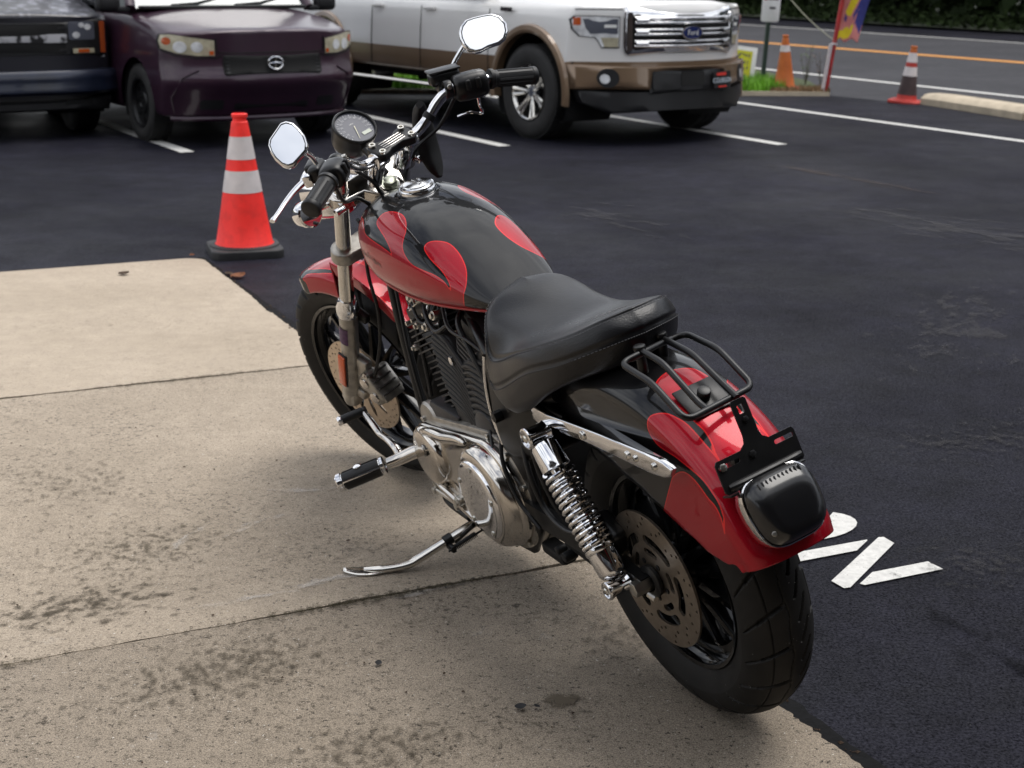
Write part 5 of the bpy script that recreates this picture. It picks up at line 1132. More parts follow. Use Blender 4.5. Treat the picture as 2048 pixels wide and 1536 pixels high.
# ---------------------------------------------------------------- rack, bracket, tail light
RK = .0062
def rk(p, name='rack_tube', n=36, r=RK): g = MB(); g.tube(fillet(p, .022), r, 12); return g
root_pts = [(.010, -.036, .778), (.004, -.086, .782), (-.100, -.086, .776), (-.196, -.084, .728), (-.228, .084, .740), (-.140, .086, .789), (-.043, .086, .801), (-.043, .045, .803)]
g = rk(root_pts, n=110); rack = g.build('luggage_rack', MT['black_satin'], bike)
rk([(-.043, .062, .800), (-.030, .02, .797), (-.012, -.02, .790), (.006, -.055, .781)]).build('rack_tube', MT['black_satin'], rack)
for y, x0, z0 in ((.036, -.035, .806), (-.036, .010, .792)):
    rk([(x0+.004, y, z0-.012), (x0, y, z0), (-.105 if y > 0 else -.09, y, z0-.008), (-.195, y*.9, .742), (-.219, y*.85, .734)]).build('rack_tube', MT['black_satin'], rack)
for y, x0, z0 in ((.036, -.030, .798), (-.036, .010, .786)):
    g = MB(); g.cyl((x0, y, z0-.04), (x0, y, z0), .010, 16, bev=.002); g.cyl((x0-.003, y+.0, z0+.006), (x0-.003, y, z0+.017), .012, 18, bev=.003); g.build('rack_post', MT['black_satin'], rack)
g = MB(); fr = Matrix.Rotation(R(-26), 3, 'Y'); c = Vector((-.158, 0, .728)); g.box(c, (.075, .085, .005), fr, .002); g.box(c+Vector((.02, 0, -.006)), (.03, .06, .012), fr, .004); g.cyl(c, c+fr @ Vector((0, 0, .022)), .0125, 20, bev=.003); g.build('rack_mount', MT['black_satin'], rack)
# licence plate bracket (no plate fitted)
bo = Vector((-.318, .009, .660)); bn = Vector((-.93, 0, .37)).normalized(); bx = Vector((0, -1, 0)); by = bn.cross(bx)
if by.z < 0: by = -by
def slot(cx, cy, w_, h_): return [(cx+p[0], cy+p[1]) for p in rrect(w_, h_, h_/2-.0003, 5)]
outer = [(-.087, -.025), (-.082, -.030), (.077, -.030), (.081, -.025), (.081, .024), (.077, .030), (.030, .030), (.019, .038), (.016, .050), (.016, .108), (.012, .112), (-.012, .112), (-.016, .108), (-.016, .050), (-.019, .038), (-.030, .030), (-.082, .030), (-.087, .024)]
g = MB(); g.plate(outer, [slot(.056, .017, .040, .008), slot(-.060, .017, .044, .008), rrect(.012, .016, .002, 2) and [(p[0], p[1]+.094) for p in rrect(.012, .016, .002, 2)]], bo, bx, by, .003 if bx.cross(by).dot(bn) > 0 else -.003)
br = g.build('plate_bracket', MT['black_satin'], bike, recalc=True)
g = MB(); g.tube([bo+bx*t*.075-by*.020+bn*.006*(1-abs(t)**6) for t in np.linspace(-1, 1, 20)], .007, 10); g.box(bo-by*.034-bn*.012, (.03, .16, .004), Matrix((bn, bx, by)).transposed(), .0015); g.box(bo-bn*.022+by*.006+bx*-.03, (.030, .03, .035), Matrix((bn, bx, by)).transposed(), .006); g.build('stiffener', MT['black_satin'], br)
for (x_, y_, m_, r_) in ((-.074, .017, MT['bolt'], .0075), (-.012, .016, MT['black_satin'], .007), (0, .075, MT['black_satin'], .006)):
    g = MB(); bolt(g, bo+bx*x_+by*y_+bn*.002, bn, r_, .005); g.build('bracket_bolt', m_, br)
# tail light
tl_c = Vector((-.362, .010, .588)); tl_n = Vector((-.86, 0, .51)).normalized(); tx = Vector((0, -1, 0)); ty = tl_n.cross(tx)
if ty.z < 0: ty = -ty
def tl_outline(w_, h_):
    o_ = []
    for k in range(48):
        a = 2*math.pi*k/48; e = .55; c_, s_ = math.cos(a), math.sin(a); y_ = math.copysign(abs(s_)**e, s_); x_ = math.copysign(abs(c_)**e, c_)*(1-.10*(y_ < 0)*abs(y_))
        o_.append((x_*w_/2, y_*h_/2))
    return o_
def tl_rows(lv): return [[tl_c+tx*p[0]+ty*(p[1]+dy)+tl_n*h for p in tl_outline(w_, h_)] for w_, h_, h, dy in lv]
g = MB(); g.grid(tl_rows([(.132, .120, -.035, 0), (.142, .128, -.02, 0), (.146, .131, .004, 0), (.145, .130, .007, 0), (.141, .126, .008, 0), (.136, .121, .005, 0)]), cv=True); tl = g.build('tail_light', MT['chrome'], bike, recalc=True, ang=40)
g = MB(); g.grid(tl_rows([(.139, .124, .003, 0), (.137, .122, .012, 0), (.132, .117, .021, 0), (.124, .108, .030, -.002), (.108, .088, .0365, -.006), (.103, .081, .0385, -.007), (.075, .055, .040, -.008), (.02, .015, .041, -.008)]), cv=True); g.f.append(tuple(7*48+k for k in range(48))); g.mi.append(0); g.build('lens', MT['smoke'], tl, recalc=True, ang=50)
g = MB()
for k in range(11):
    x_ = -.043+.0086*k; g.box(tl_c+tx*x_+ty*.046+tl_n*.031, (.0028, .012, .005), Matrix((tx, ty, tl_n)).transposed(), .001)
g.build('vent_rib', mat('smoke_rib', (.035, .035, .037), .3, coat=.4), tl)
g = MB(); bolt(g, tl_c-tx*.053-ty*.034+tl_n*.026, tl_n-tx*.5, .0045, .008, False); g.build('lens_screw', MT['bolt'], tl)
# ================================================================== VEHICLES
MT['glass'] = mat('car_glass', (.012, .014, .016), .03, 0, .6, coat=.5)
MT['windshield'] = mat('windshield_glass', (.15, .18, .19), .08, 0, .7, coat=.8)
MT['car_black'] = mat('car_trim_black', (.012, .012, .013), .45, 0, .4, var=.15, vscale=8)
MT['car_tyre'] = mat('car_tyre', (.017, .0165, .016), .75, var=.25, vscale=12)
MT['lamp_clear'] = mat('lamp_clear', (.66, .67, .68), .2, 0, coat=1, var=.25, vscale=14)
MT['lamp_aged'] = mat('lamp_aged', (.50, .46, .33), .25, .2, coat=.6, var=.2, vscale=20)
MT['lamp_dark'] = mat('lamp_dark', (.12, .13, .16), .15, .2, coat=1)
MT['lamp_amber'] = mat('lamp_amber', (.50, .085, .012), .25, 0, coat=.8)
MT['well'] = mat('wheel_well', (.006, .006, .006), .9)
def densify(prof, n): return cat_rom(prof, n)
class Car:
    def __init__(s, name, label, cat, x, y, ang):
        s.root = empty(name, (x, y, ZA), R(ang)); tag(s.root, label, cat)
    def part(s, g, name, m, parent=None, ang=35, **k): return g.build(name, m, parent or s.root, ang=ang, **k)
    def shell(s, name, tab, xf, x0, x1, nx, arches, ms, matfn, K=44, fade=.7, bow=None):
        """tab: {x: half profile [(y,z)..] bottom->top centre}; xf(y,z): front face x"""
        xs_k = sorted(tab); rowsK = [(x, *np.array(tab[x], float).ravel()) for x in xs_k]
        def prof(x): return cat_rom(lerp_tab(rowsK, x).reshape(-1, 2), K)
        s.prof = prof; xs = np.concatenate([[x0, x0-.012, x0-.035, x0-.07], np.linspace(x0-.11, x1+.05, nx), [x1+.02, x1]])
        g = MB(); rows = []; last = len(xs)-1
        for i, x in enumerate(xs):
            p = prof(x); sc_ = {0: .955, 1: .978, 2: .993}.get(i, {last: .96, last-1: .985}.get(i, 1.0)); zc = .5*(p[0][1]+p[-1][1])
            row = []
            for y, z in p:
                y2, z2 = y*sc_, zc+(z-zc)*sc_; bl = max(0, 1-(x0-x)/fade)**1.5
                row.append((x+(xf(y2, z2)-x0)*bl, y2, z2))
            full = [(a, b, c) for a, b, c in row]+[(a, -b, c) for a, b, c in row[-2::-1]]; rows.append(full)
        m = len(rows[0])
        V = np.array(rows).reshape(-1, 3); inside = np.zeros(len(V), bool)
        for (ax, az, ar) in arches:
            d = np.hypot(V[:, 0]-ax, V[:, 2]-az); k = (d < ar) & (np.abs(V[:, 1]) > .45) & (V[:, 2] < az+ar)
            inside |= k; f_ = ar/np.maximum(d, 1e-6); V[k, 0] = ax+(V[k, 0]-ax)*f_[k]; V[k, 2] = az+(V[k, 2]-az)*f_[k]
        F = []; MI = []
        for i in range(len(rows)-1):
            for j in range(m-1):
                q = (i*m+j, (i+1)*m+j, (i+1)*m+j+1, i*m+j+1)
                if all(inside[t] for t in q): continue
                c = V[list(q)].mean(0); F.append(q); MI.append(matfn(*c))
        # end caps
        extra = []
        for i0, rev in ((0, False), (last, True)):
            o = i0*m; half = m//2
            if not rev:
                NC = 30; idx = []
                for j in range(half+1):
                    yl, z_ = V[o+j][1], V[o+j][2]; row_ = [o+j]
                    if j < half:
                        for c_ in range(1, NC):
                            y_ = yl*(1-2*c_/NC); row_.append(len(V)+len(extra)); extra.append((xf(y_, z_)-(xf(yl, z_)-V[o+j][0]), y_, z_))
                        row_.append(o+m-1-j)
                    idx.append(row_)
                for j in range(half):
                    a_, b_ = idx[j], idx[j+1]
                    for c_ in range(NC):
                        q = (a_[c_], a_[c_+1], b_[c_+1], b_[c_]) if j < half-1 else (a_[c_], a_[c_+1], b_[0])
                        F.append(q); MI.append(matfn(0, *( (np.array(extra+[(0, V[o+j][1], V[o+j][2])])[-1])[1:])))
                continue
            for j in range(half):
                q = (o+j, o+j+1, o+m-2-j, o+m-1-j); q = q[::-1] if rev else q
                if len(set(q)) < 4: q = tuple(dict.fromkeys(q))
                if len(q) < 3: continue
                F.append(q); MI.append(matfn(*V[list(q)].mean(0)))
        g.v = [tuple(p) for p in V]+extra; g.f = F; g.mi = MI
        o = s.part(g, name, ms, ang=40, recalc=True); s.xf = xf; return o
    def patch(s, name, poly, m, off=.004, t=.012, parent=None, xf=None, step=.05, side=None):
        """conform a (y,z) outline to the front face; side='y': (x,z) outline on the flank (sign, y function)"""
        xf = xf or s.xf; vv = [Vector(p) for p in poly]; n = len(vv); ed = [(i, (i+1) % n) for i in range(n)]
        P_ = np.array([tuple(p) for p in poly]); lo, hi = P_.min(0), P_.max(0)
        gx, gy = np.meshgrid(np.arange(lo[0]+step/2, hi[0], step), np.arange(lo[1]+step/2, hi[1], step)); q = np.stack([gx.ravel(), gy.ravel()], 1)
        if len(q):
            q = q[sdf_poly(q, P_) > step*.3]; vv += [Vector(p) for p in q]
        r_ = delaunay_2d_cdt(vv, ed, [], 1, 1e-6); V2, F2 = r_[0], r_[2]
        if side is None: f = lambda p, o: (xf(p[0], p[1])+o, p[0], p[1])
        else: f = lambda p, o: (p[0], side[0]*(side[1](p[0], p[1])+o), p[1])
        top = [f(p, off) for p in V2]; bot = [f(p, off-t) for p in V2]; N = len(V2)
        F = [tuple(k) for k in F2]; E = {}
        for k in F2:
            for i in range(len(k)): E[(k[i], k[(i+1) % len(k)])] = 1
        F += [(b, a, a+N, b+N) for (a, b) in E if (b, a) not in E]
        g = MB(); g.add(top+bot, F); return s.part(g, name, m, parent, ang=50, recalc=True)
    def mpatch(s, name, poly, m, **k): return [s.patch(name, poly, m, **k), s.patch(name, [(-p[0], p[1]) for p in poly], m, **k)]
    def wheel(s, x, y, r, w, rr, style, m_rim, ns=7, steer=0.):
        sg = 1 if y > 0 else -1; c = Vector((x, y, r)); g = MB(); h = w/2
        prof = [(rr-.005, -h*.85), (rr+.03, -h), (r-.055, -h*1.02), (r-.018, -h*.93), (r-.004, -h*.78), (r, -h*.6), (r, h*.6), (r-.004, h*.78), (r-.018, h*.93), (r-.055, h*1.02), (rr+.03, h), (rr-.005, h*.85)]
        g.lathe(prof, c, (0, 1, 0), 64); 
        for k in range(60):
            a = 2*math.pi*k/60
            for yy in (-.62, 0, .62):
                g.box(c+Vector((math.sin(a+yy*.08)*(r+.001), yy*h*.95, math.cos(a+yy*.08)*(r+.001))), (.035, h*.5, .010), Matrix.Rotation(a+yy*.08, 3, 'Y'))
        whl = s.part(g, 'wheel', MT['car_tyre'], ang=40)
        g = MB(); o_ = sg*h
        g.lathe([(rr-.012, -o_*.7), (rr-.012, o_*.6), (rr-.004, o_*.82), (rr+.006, o_*.90), (rr+.008, o_*.98), (rr-.002, o_*.97), (rr-.012, o_*.9)], c, (0, 1, 0), 48); s.part(g, 'rim', m_rim, whl, recalc=True)
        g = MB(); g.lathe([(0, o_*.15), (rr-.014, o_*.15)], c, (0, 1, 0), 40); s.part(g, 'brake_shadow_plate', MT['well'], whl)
        if style == 'spoke':
            for k in range(ns):
                for da in (-.13, .13):
                    a = 2*math.pi*k/ns+da+.2; d = Vector((math.sin(a), 0, math.cos(a))); a2 = 2*math.pi*k/ns+da*.5+.2; d2 = Vector((math.sin(a2), 0, math.cos(a2)))
                    g = MB(); pts = [c+d2*.045+Vector((0, o_*.62, 0)), c+d*(rr*.5)+Vector((0, o_*.70, 0)), c+d*(rr-.008)+Vector((0, o_*.86, 0))]
                    g.tube(cat_rom([tuple(p) for p in pts], 8), [.020, .017, .015, .015, .015, .016, .018, .021], 8); s.part(g, 'spoke', m_rim, whl)
            g = MB(); g.lathe([(.07, o_*.4), (.062, o_*.66), (.045, o_*.74), (0, o_*.76)], c, (0, 1, 0), 28); s.part(g, 'hub_cap', MT['lamp_dark'], whl)
        else:
            g = MB(); outer = circ(rr-.010, 40); holes = [[(.76*(rr-.01)*math.cos(a+2*math.pi*k/ns)+.022*math.cos(b), .76*(rr-.01)*math.sin(a+2*math.pi*k/ns)+.022*math.sin(b)) for b in np.linspace(0, 2*math.pi, 10, endpoint=False)] for k in range(ns) for a in (0,)]
            g.plate(outer, holes, c+Vector((0, o_*.55, 0)), (0, 0, 1) , (1, 0, 0) , .006*1); s.part(g, 'disc_face', m_rim, whl, recalc=True)
            g = MB(); g.lathe([(rr*.48, o_*.50), (rr*.42, o_*.70), (rr*.30, o_*.72), (rr*.26, o_*.60), (0, o_*.60)], c, (0, 1, 0), 32)
            for k in range(5): a = 2*math.pi*k/5; bolt(g, c+Vector((.05*math.sin(a), o_*.62, .05*math.cos(a))), (0, sg, 0), .009, .016)
            s.part(g, 'hub', m_rim, whl, recalc=True)
        return whl
    def well(s, x, z, r, yout):
        for sg in (1, -1):
            g = MB(); rows = []
            for k in range(25):
                a = R(-40+260*k/24); rows.append([(x+(r+.004)*math.cos(a), sg*yy, max(.18, z+(r+.004)*math.sin(a))) for yy in (yout-.02, .45)])
            g.grid(rows); s.part(g, 'wheel_well', MT['well'])
    def underbody(s, x0, x1, w, z0, z1):
        g = MB(); g.box(((x0+x1)/2, 0, (z0+z1)/2), (x0-x1, w, z1-z0), None, .03); s.part(g, 'underbody', MT['well'])
    def cabin(s, pts, m_body, belt_w, roof_w, name='cabin'):
        """pts: [(x,z)] side outline of the glasshouse: cowl, roof front, roof rear, tail"""
        (xa, za), (xb, zb), (xc, zc), (xd, zd) = pts; bw, rw = belt_w, roof_w
        C_ = {(i, sg): Vector((x, sg*(bw if i in (0, 3) else rw), z)) for i, (x, z) in enumerate(pts) for sg in (1, -1)}
        g = MB(); g.add([C_[(0, 1)], C_[(0, -1)], C_[(1, -1)], C_[(1, 1)]], [(0, 1, 2, 3)]); s.part(g, 'windshield', MT['windshield'])
        g = MB(); g.add([C_[(3, 1)], C_[(3, -1)], C_[(2, -1)], C_[(2, 1)]], [(3, 2, 1, 0)]); s.part(g, 'rear_window', MT['glass'])
        for sg in (1, -1):
            g = MB(); g.add([C_[(i, sg)] for i in range(4)], [(0, 1, 2, 3) if sg > 0 else (3, 2, 1, 0)]); s.part(g, 'side_window', MT['glass'])
            for i, j in ((0, 1), (2, 3)):
                g = MB(); g.tube([C_[(i, sg)], C_[(j, sg)]], .045, 10); s.part(g, 'pillar', m_body)
            xm = (xa*.35+xd*.65) if False else (xb+xc)/2
            g = MB(); g.tube([(xm, sg*bw*1.0, za), (xm, sg*rw, zb)], .045, 10); s.part(g, 'pillar', MT['car_black'])
        g = MB(); rows = []
        for x, dz in ((xb+.03, -.03), (xb-.02, .02), ((xb+xc)/2, .05), (xc+.02, .03), (xc-.03, -.03)): rows.append([(x, y, zb+dz-.10*(abs(y)/rw)**4) for y in np.linspace(-rw-.03, rw+.03, 15)])
        g.grid(rows); o = s.part(g, 'roof', m_body, ang=60, recalc=True); k = o.modifiers.new('t', 'SOLIDIFY'); k.thickness = .04
def rr_poly(y0, y1, z0, z1, r=.02, n=3): return [((y0+y1)/2+p[0], (z0+z1)/2+p[1]) for p in rrect(y1-y0, z1-z0, r, n)]

# ---------------------------------------------------------------- white and tan pickup
PW = mat('truck_white', (.74, .73, .71), .28, 0, .5, coat=.8, var=.03, vscale=2)
PT = mat('truck_tan', (.205, .135, .082), .34, .35, .5, coat=.8, var=.06, vscale=3)
T = Car('pickup_truck', 'white and tan crew cab pickup with a large chrome grille', 'pickup', .921, 13.263, -55.0)
def txf(y, z): return .93-.42*(abs(y)/.98)**2.3-.16*max(0, (z-1.06)/.2)**2+.02*max(0, (.66-z)/.2)
tp = lambda w, zt, zc: [(.80, .46), (w-.03, .47), (w, .56), (w+.004, .68), (w-.004, .84), (w-.012, .98), (w-.03, 1.08), (w-.075, 1.14), (w-.20, zt-.01), (w*.45, zc-.005), (0, zc)]
T.shell('body', {.95: tp(.97, 1.13, 1.17), .2: tp(.985, 1.19, 1.235), -.7: tp(.985, 1.22, 1.27), -1.2: tp(.985, 1.20, 1.22), -3.0: tp(.985, 1.20, 1.22), -5.2: tp(.985, 1.22, 1.24)}, txf, .93, -5.05, 150,
        [(0, .40, .515), (-3.72, .40, .515)], [PW, PT], lambda x, y, z: 1 if z < .685 else 0)
T.underbody(.5, -4.9, 1.5, .38, .66); T.well(0, .40, .515, .97); T.well(-3.72, .40, .515, .97)
for xw in (0, -3.72):
    for sg in (1, -1): T.wheel(xw, sg*.855, .40, .275, .235, 'spoke', MT['chrome_worn'], 7)
    for sg in (1, -1):
        g = MB(); rows = []
        for k in range(41):
            a = R(-8+196*k/40); rows.append([(xw+r_*math.cos(a), sg*y_, .40+r_*math.sin(a)) for r_, y_ in ((.498, .93), (.502, 1.000), (.525, 1.012), (.565, 1.006), (.578, .975))])
        g.grid(rows); T.part(g, 'wheel_arch_flare', PT, recalc=True)
# doors
for x in (-.62, -1.78, -2.72):
    for sg in (1, -1):
        g = MB(); g.tube([(x, sg*.990, .50), (x, sg*.992, .70), (x, sg*.985, .9), (x-.01, sg*.962, 1.08)], .004, 6); T.part(g, 'door_gap', MT['well'])
for x in (-1.62, -2.60):
    for sg in (1, -1): g = MB(); g.box((x, sg*.985, 1.06), (.20, .03, .035), None, .012); T.part(g, 'door_handle', PW)
for sg in (1, -1):
    g = MB(); g.tube([(-.70, sg*.99, .36), (-3.05, sg*.99, .36)], .035, 12, flat=.6); g.box((-1.0, sg*.86, .40), (.06, .25, .03)); g.box((-2.7, sg*.86, .40), (.06, .25, .03)); T.part(g, 'running_board', MT['chrome_worn'])
    g = MB(); g.box((-.34, sg*.988, 1.085), (.17, .012, .036), None, .004); T.part(g, 'side_badge', MT['car_black'])
    text3d('F-150', .045, (-.34, sg*.9955, 1.085), (1 if sg < 0 else -1, 0, 0), (0, 0, 1), MT['chrome'], 'lettering', T.root)
# grille
gro = rr_poly(-.60, .60, .745, 1.135, .05)
T.patch('grille_surround', gro, MT['chrome'], off=.020, t=.05)
gi = T.patch('grille_opening', rr_poly(-.535, .535, .785, 1.075, .03), MT['well'], off=.024, t=.01)
def half_bar(car, name, y0, y1, zc, hz, off, bulge, m, parent=None, n=36):
    g = MB(); g.grid([[(car.xf(y, zc)+off+bulge*math.cos(q), y, zc+hz*math.sin(q)) for q in np.linspace(-1.57, 1.57, 9)] for y in np.linspace(y0, y1, n)]); return car.part(g, name, m, parent, ang=80)
for k in range(3):
    z = .838+.094*k
    b_ = half_bar(T, 'grille_bar', -.53, .53, z+.019, .0125, .026, .020, MT['chrome']); half_bar(T, 'grille_bar', -.53, .53, z-.019, .0125, .026, .020, MT['chrome'])
    for sg in (1, -1): half_bar(T, 'bar_end', sg*.47-.05, sg*.47+.05, z, .020, .034, .018, MT['chrome'], b_, 8)
for sg in (1, -1): T.patch('grille_side', rr_poly(sg*.565-.022, sg*.565+.022, .78, 1.09, .012, 2), MT['chrome'], off=.036, t=.03)
oval = [(.115*math.cos(a), .925+.060*math.sin(a)) for a in np.linspace(0, 2*math.pi, 32, endpoint=False)]
em = T.patch('emblem', oval, MT['chrome'], off=.056, t=.02); T.patch('emblem_field', [(p[0]*.88, .925+(p[1]-.925)*.82) for p in oval], mat('emblem_blue', (.010, .018, .10), .25, coat=1), off=.0595, t=.006, parent=em)
text3d('Ford', .062, (txf(0, .925)+.0625, 0, .924), (0, 1, 0), (0, 0, 1), MT['white_print'], 'emblem_lettering', T.root)
# headlamps
hp = [(.625, .80), (.625, 1.055), (.82, 1.062), (.93, 1.06), (.955, 1.03), (.945, .95), (.90, .895), (.80, .885), (.775, .855), (.75, .80)]
for sgn in (1, -1):
    P_ = [(sgn*p[0], p[1]) for p in hp]; h_ = T.patch('headlight', P_, MT['car_black'], off=.008, t=.03)
    T.patch('lamp_lens', [(sgn*(.785+(p[0]-.785)*.95), .945+(p[1]-.945)*.94) for p in hp], MT['lamp_clear'], off=.013, t=.01, parent=h_)
    T.patch('projector', [(sgn*y, z) for y, z in ((.645, .915), (.645, 1.035), (.88, 1.035), (.86, .96), (.83, .915))], MT['lamp_dark'], off=.017, t=.006, parent=h_)
    T.patch('corner_lamp', [(sgn*y, z) for y, z in ((.895, .985), (.895, 1.045), (.94, 1.045), (.94, .985))], MT['lamp_amber'], off=.018, t=.006, parent=h_)
    T.patch('signal_lamp', [(sgn*y, z) for y, z in ((.64, .81), (.64, .885), (.76, .885), (.735, .81))], MT['lamp_aged'], off=.018, t=.006, parent=h_)
    T.patch('reflector_bar', [(sgn*y, z) for y, z in ((.655, .965), (.655, .99), (.74, .99), (.74, .965))], MT['white_print'], off=.0195, t=.004, parent=h_)
g = MB(); g.tube([(txf(y, 1.112)+.004, y, 1.112) for y in np.linspace(-.60, -.92, 12)], .004, 6); g.tube([(txf(y, 1.112)+.004, y, 1.112) for y in np.linspace(.60, .92, 12)], .004, 6); T.part(g, 'hood_gap', MT['well'])
# bumper
T.patch('bumper_gap', rr_poly(-.94, .94, .668, .688, .004, 2), MT['well'], off=.007, t=.02)
bp_ = T.patch('bumper', [(-.97, .665), (.97, .665), (.965, .47), (.42, .47), (.40, .615), (-.40, .615), (-.42, .47), (-.965, .47)], PT, off=.075, t=.10)
T.patch('bumper_opening', rr_poly(-.42, .42, .43, .635, .02), MT['car_black'], off=.062, t=.08)
T.patch('intake', rr_poly(-.12, .14, .49, .61, .02), MT['well'], off=.066, t=.01)
T.patch('tow_cover', rr_poly(-.40, -.14, .465, .60, .02), MT['car_black'], off=.078, t=.03)
for sg in (1, -1):
    T.patch('fog_lamp_ring', [(sg*.74+.078*math.cos(a), .562+.078*math.sin(a)) for a in np.linspace(0, 6.283, 24, endpoint=False)], MT['car_black'], off=.079, t=.03)
    T.patch('fog_lamp', [(sg*.765+.034*math.cos(a), .555+.038*math.sin(a)) for a in np.linspace(0, 6.283, 20, endpoint=False)], MT['lamp_clear'], off=.083, t=.02)
T.patch('air_dam', [(-.93, .46), (.93, .46), (.90, .36), (.70, .27), (-.70, .27), (-.90, .36)], MT['car_black'], off=.045, t=.08)
pl_ = T.patch('front_plate', rr_poly(.235, .50, .455, .595, .012), mat('plate_black', (.012, .012, .014), .4), off=.088, t=.008)
def tfn(v): return Vector((txf(v.y, v.z)+.0905, v.y, v.z))
T.patch('plate_stripe', rr_poly(.28, .42, .562, .585, .002, 1), mat('plate_red', (.55, .03, .02), .5), off=.0905, t=.003); T.patch('plate_stripe', rr_poly(.30, .42, .463, .476, .002, 1), bpy.data.materials['plate_red'], off=.0905, t=.003)
text3d('COURSON', .058, (0, .365, .520), (0, 1, 0), (0, 0, 1), mat('plate_letters', (.62, .70, .78), .5), 'plate_lettering', T.root, fn=tfn)
T.cabin([(-.78, 1.24), (-1.45, 1.86), (-2.95, 1.87), (-3.15, 1.20)], PW, .90, .74)
g = MB(); g.box((-4.15, 0, 1.235), (1.85, 1.7, .02), None, .008); T.part(g, 'bed_cover', MT['car_black'])
for sg in (1, -1):
    g = MB(); g.box((-.95, sg*1.13, 1.33), (.14, .24, .26), None, .05, 3); g.box((-.93, sg*.99, 1.25), (.06, .14, .05), None, .015); T.part(g, 'side_mirror', PW)
    g = MB(); g.tube([txf(0, 1.1) and (.70, sg*.55, 1.145), (.1, sg*.60, 1.232), (-.6, sg*.62, 1.268)], .012, 8); T.part(g, 'hood_crease', PW)

# ---------------------------------------------------------------- purple boxy hatchback
SP = mat('purple_paint', (.034, .012, .026), .40, .2, .4, coat=.6, coatr=.12, var=.12, vscale=5)
S = Car('hatchback_car', 'dark purple boxy hatchback with a black grille and yellowed headlights', 'car', -2.44, 12.76, -56.0)
def sxf(y, z): return .83-.30*(abs(y)/.87)**3.2-.13*max(0, (z-.90)/.12)**2+.05*math.exp(-((z-.535)/.075)**2)-.09*max(0, (.46-z)/.2)**1.2
sp_t = lambda w, zs, zt: [(.70, .24), (w-.04, .25), (w-.01, .36), (w, .52), (w-.004, .68), (w-.012, .80), (w-.035, zs-.05), (w-.09, zs), (w-.24, zt-.02), (w*.4, zt), (0, zt+.004)]
S.shell('body', {.85: sp_t(.865, .90, .93), .3: sp_t(.875, .98, 1.02), -.25: sp_t(.88, 1.03, 1.085), -.8: sp_t(.88, 1.03, 1.05), -3.4: sp_t(.87, 1.05, 1.07)}, sxf, .83, -3.35, 120, [(0, .315, .375), (-2.60, .315, .375)], [SP], lambda x, y, z: 0)
S.underbody(.6, -3.2, 1.36, .2, .5); S.well(0, .315, .375, .865); S.well(-2.60, .315, .375, .865)
m_sw = mat('steel_wheel_black', (.014, .014, .015), .4, .3)
for xw in (0, -2.6):
    for sg in (1, -1): S.wheel(xw, sg*.76, .315, .20, .20, 'steel', m_sw, 8)
for sgn in (1, -1):
    hp = [(.485, .725), (.485, .855), (.62, .875), (.80, .905), (.858, .90), (.872, .85), (.86, .785), (.76, .745), (.62, .725)]
    h_ = S.patch('headlight', [(sgn*p[0], p[1]) for p in hp], MT['car_black'], off=.004, t=.02)
    S.patch('lamp_lens', [(sgn*(.675+(p[0]-.675)*.96), .81+(p[1]-.81)*.92) for p in hp], MT['lamp_aged'], off=.010, t=.01, parent=h_)
    S.patch('corner_lamp', [(sgn*(.82+.028*math.cos(a)), .845+.030*math.sin(a)) for a in np.linspace(0, 6.283, 14, endpoint=False)], MT['lamp_amber'], off=.0135, t=.005, parent=h_)
    for cy_, rr3 in ((.735, .045), (.62, .042)):
        S.patch('reflector', [(sgn*(cy_+rr3*math.cos(a)), .80+rr3*math.sin(a)) for a in np.linspace(0, 6.283, 16, endpoint=False)], MT['lamp_clear'], off=.0135, t=.005, parent=h_)
    S.patch('corner_mark', [(sgn*y, z) for y, z in ((.50, .74), (.50, .77), (.53, .77), (.53, .74))], MT['lamp_amber'], off=.0135, t=.005, parent=h_)
    # bumper corner groove
    g = MB(); g.tube([(sxf(.62, .62)+.006, sgn*.62, .62), (sxf(.74, .56)+.006, sgn*.74, .56), (sxf(.80, .40)+.006, sgn*.80, .40), (sxf(.78, .27)+.004, sgn*.76, .26)], .010, 8); S.part(g, 'bumper_edge', SP)
    g = MB(); g.box((-.22, sgn*1.0, 1.12), (.12, .20, .15), None, .045, 3); g.box((-.2, sgn*.88, 1.07), (.06, .12, .05), None, .015); S.part(g, 'side_mirror', MT['car_black'])
gr = S.patch('grille', rr_poly(-.43, .43, .580, .735, .02), MT['well'], off=.014, t=.05, step=.025)
for sgn in (1, -1):
    g = MB(); g.tube([(sxf(sgn*y, z)+.003, sgn*y, z) for y, z in ((.44, .735), (.47, .722), (.485, .715), (.62, .712), (.76, .732), (.855, .775))], .005, 6); S.part(g, 'panel_gap', MT['well'])
    g = MB(); g.tube([(sxf(sgn*y, z)+.003, sgn*y, z) for y, z in ((.0, .752), (.2, .751), (.40, .752), (.47, .76), (.478, .87))], .004, 6); S.part(g, 'hood_gap', MT['well'])
for k in range(5):
    S.patch('grille_bar', rr_poly(-.415, .415, .594+.028*k, .606+.028*k, .002, 1), MT['car_black'], off=.020, t=.008, step=.1)
rg = [(.066*math.cos(a), .668+.050*math.sin(a)) for a in np.linspace(0, 6.283, 28, endpoint=False)]
g = MB(); g.tube([(sxf(p[0], p[1])+.034, p[0], p[1]) for p in rg], .0085, 8, closed=True); S.part(g, 'emblem_ring', MT['chrome'])
g = MB()
for z_, w_ in ((.668, .056),): g.tube([(sxf(0, z_)+.034, -w_, z_), (sxf(0, z_)+.038, 0, z_+.004), (sxf(0, z_)+.034, w_, z_)], [.004, .011, .004], 8)
g.tube([(sxf(0, .668)+.034, 0, .63), (sxf(0, .668)+.034, 0, .706)], .005, 8); S.part(g, 'emblem_bar', MT['chrome'])
